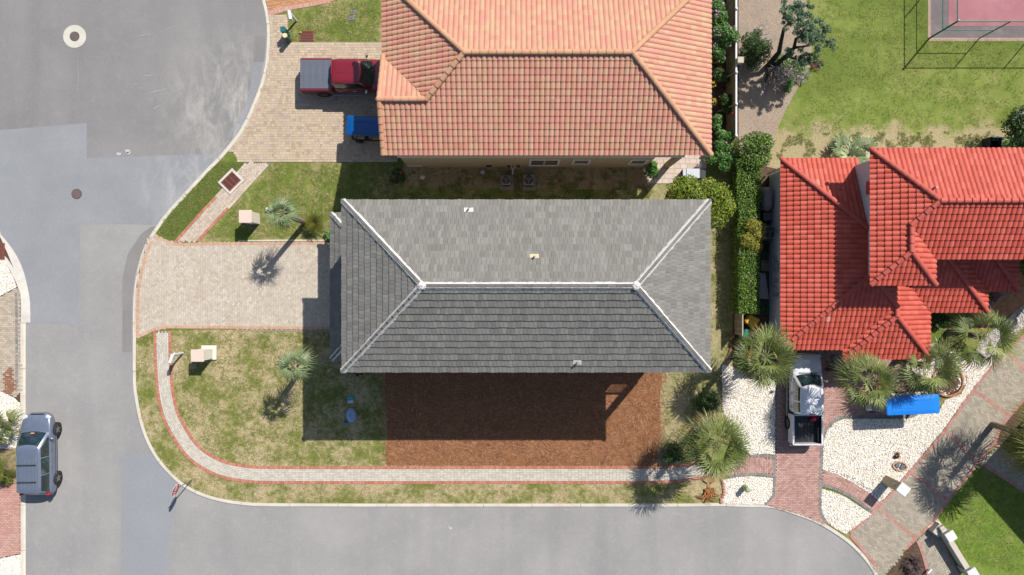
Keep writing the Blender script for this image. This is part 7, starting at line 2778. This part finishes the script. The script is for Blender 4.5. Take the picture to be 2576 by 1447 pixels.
for sx in (-1, 1):
    MB().cyl((sx * 0.26, 0.0, 0.1), (sx * 0.3, 0.0, 0.1), 0.1, 0.1, 12).build("wheel", M_tyre, t)
c = P(2405, 458, 0.3)
t = thing("plastic_ball", "small mint-green ball by the red roof's edge", "ball", P(2103, 462, 0.0))
MB().ell((0, 0, 0.1), (0.1, 0.1, 0.1), 12, 8).build("shell", simple("mint", C(140, 226, 196), 0.4, 0.05), t, True)
MB().cyl((0, 0, 0.18), (0, 0, 0.21), 0.02, 0.02, 8).build("valve", M_white, t)
# round brick planter by the azure cart
pc = P(2382, 958, 0)
t = thing("round_planter", "round brick-edged planting bed between the palms and the gravel", "planter", pc)
mb = MB()
for k in range(36):
    a = 2 * math.pi * k / 36
    mb.box((0.92 * math.cos(a), 0.92 * math.sin(a), 0.07), (0.15, 0.10, 0.16), rz=a + math.pi / 2, bev=0.01, rnd=random.random())
mb.build("brick_edge", M_pv_edge, t)
mb = MB()
mb.ell((0, 0, -0.02), (0.88, 0.88, 0.14), 20, 6, 1.0, 0.0, 0.04)
mb.build("soil", M_soil, t, True)

# low white wall with pillars at the bottom right
def wall_pillar(root, x, y, rz, h=1.0):
    c = P(x, y, h + 0.08)
    MB().box((c.x, c.y, h / 2), (0.46, 0.46, h), rz).build("pillar", M_stucco_cream, root, world=True)
    MB().box((c.x, c.y, h + 0.05), (0.58, 0.58, 0.12), rz, bev=0.03).build("pillar_cap", M_white, root, world=True)


a0, a1 = P(*R8(1515, 1165), 0.7), P(*R8(1672, 1420), 0.7)
t = thing("garden_wall", "low cream wall with white-capped pillars along the path at the bottom right", "wall", ((a0.x + a1.x) / 2, (a0.y + a1.y) / 2, 0))
d = (a1 - a0)
ang = math.atan2(d.y, d.x)
mid = (a0 + a1) / 2
MB().box((mid.x, mid.y, 0.32), (d.length, 0.26, 0.76), ang).build("wall_body", M_stucco_cream, t, world=True)
MB().box((mid.x, mid.y, 0.72), (d.length - 0.3, 0.32, 0.05), ang, bev=0.01).build("coping", M_stucco_cream, t, world=True)
wall_pillar(t, *R8(1570, 1222), ang)
wall_pillar(t, *R8(1700, 1440), ang)
q = P(*R8(1490, 1180), 0.3)
MB().box((q.x, q.y, 0.25), (0.7, 0.5, 0.5), ang + math.pi / 2 + 0.3, bev=0.03).build("wall_end", M_stucco_cream, t, world=True)
c = P(*R8(1445, 1425), 0.3)
t = thing("garden_lamp", "pale angled lamp box at the purple shrub's edge", "lamp", (c.x, c.y, 0), 0.8)
MB().box((0, 0, 0.3), (0.34, 0.12, 0.08), bev=0.02).build("head", M_white, t)
MB().box((0, 0, 0.12), (0.05, 0.05, 0.3)).build("stake", M_dark, t)

# ------------------------------------------------------------------ sports court
ct = [P2(2342, 95), P2(2342, -200), P2(2800, -200), P2(2800, 95)]
sheet("court_apron", [P2(2334, 104), P2(2334, -220), P2(2820, -220), P2(2820, 104)], 0.014, concrete("court_curb", C(176, 150, 132), C(196, 168, 150), C(140, 120, 104)))


def court_mat():
    n = NT("court_paint", 0.75, 0.3)
    c = n.ramp(n.noise(0.5, 4, 0.6), [(0.3, C(166, 104, 112)), (0.7, C(184, 120, 126))])
    c = n.mix(n.ramp(n.noise(0.35, 5, 0.65), [(0.5, 0.0), (0.75, 0.6)]), c, C(196, 150, 156))
    n.col(c)
    return n.m


sheet("court_border", ct, 0.020, concrete("court_grey", C(122, 112, 112), C(140, 126, 126), C(168, 158, 156)))
sheet("court", [P2(2386, 66), P2(2386, -200), P2(2800, -200), P2(2800, 66)], 0.026, court_mat())
cx0, cy0 = P2(2337, 97)
t = thing("court_fence", "tall teal tubular fence frame round the pink sports court", "fence", (cx0, cy0, 0))
M_tf = simple("teal_tube", C(22, 134, 112), 0.45, 0.06, 5)
HT = 2.68
xs = [cx0 + i * 3.05 for i in range(5)]
for i, x in enumerate(xs):
    MB().tube([(x, cy0, -0.1), (x, cy0, HT + 0.06)], 0.055 if i == 0 else 0.036, 8).build("post", M_tf, t, world=True)
for k in range(1, 4):
    MB().tube([(cx0, cy0 + k * 3.05, -0.1), (cx0, cy0 + k * 3.05, HT)], 0.036, 8).build("post", M_tf, t, world=True)
for z in (HT,):
    MB().tube([(cx0, cy0, z), (xs[-1], cy0, z)], 0.03, 7).build("rail", M_tf, t, world=True)
    MB().tube([(cx0, cy0, z), (cx0, cy0 + 9.2, z)], 0.03, 7).build("rail", M_tf, t, world=True)
MB().tube([(cx0, cy0, 1.35), (xs[1], cy0, 1.35)], 0.026, 7).build("rail", M_tf, t, world=True)
MB().tube([(cx0, cy0, 1.35), (cx0, cy0 + 9.2, 1.35)], 0.026, 7).build("rail", M_tf, t, world=True)
MB().ell((cx0, cy0, HT + 0.1), (0.08, 0.08, 0.06), 10, 6).build("post_cap", M_metal, t, world=True)


def net_mat():
    n = NT("chain_link", 0.5, 0.3)
    n.col(C(30, 120, 104))
    v = n.mapping(n.pos(), (1, 1, 1))
    sx = n.node("ShaderNodeSeparateXYZ", {0: v})
    a = n.math('ADD', n.math('ADD', sx.outputs[0], sx.outputs[1]), sx.outputs[2])
    b = n.math('SUBTRACT', n.math('ADD', sx.outputs[0], sx.outputs[1]), sx.outputs[2])
    fa = n.math('FRACT', n.math('MULTIPLY', a, 14.0))
    fb = n.math('FRACT', n.math('MULTIPLY', b, 14.0))
    m = n.math('MAXIMUM', n.math('LESS_THAN', fa, 0.07), n.math('LESS_THAN', fb, 0.07))
    tr = n.node("ShaderNodeBsdfTransparent")
    mx = n.node("ShaderNodeMixShader")
    n.t.links.new(m, mx.inputs[0])
    n.t.links.new(tr.outputs[0], mx.inputs[1])
    n.t.links.new(n.b.outputs[0], mx.inputs[2])
    n.t.links.new(mx.outputs[0], n.t.nodes["Material Output"].inputs[0])
    return n.m


mesh_net = MB()
mesh_net.quad((cx0, cy0, 0.05), (xs[-1], cy0, 0.05), (xs[-1], cy0, HT), (cx0, cy0, HT))
mesh_net.quad((cx0, cy0, 0.05), (cx0, cy0, HT), (cx0, cy0 + 9.2, HT), (cx0, cy0 + 9.2, 0.05))
mesh_net.build("netting", net_mat(), t, world=True)
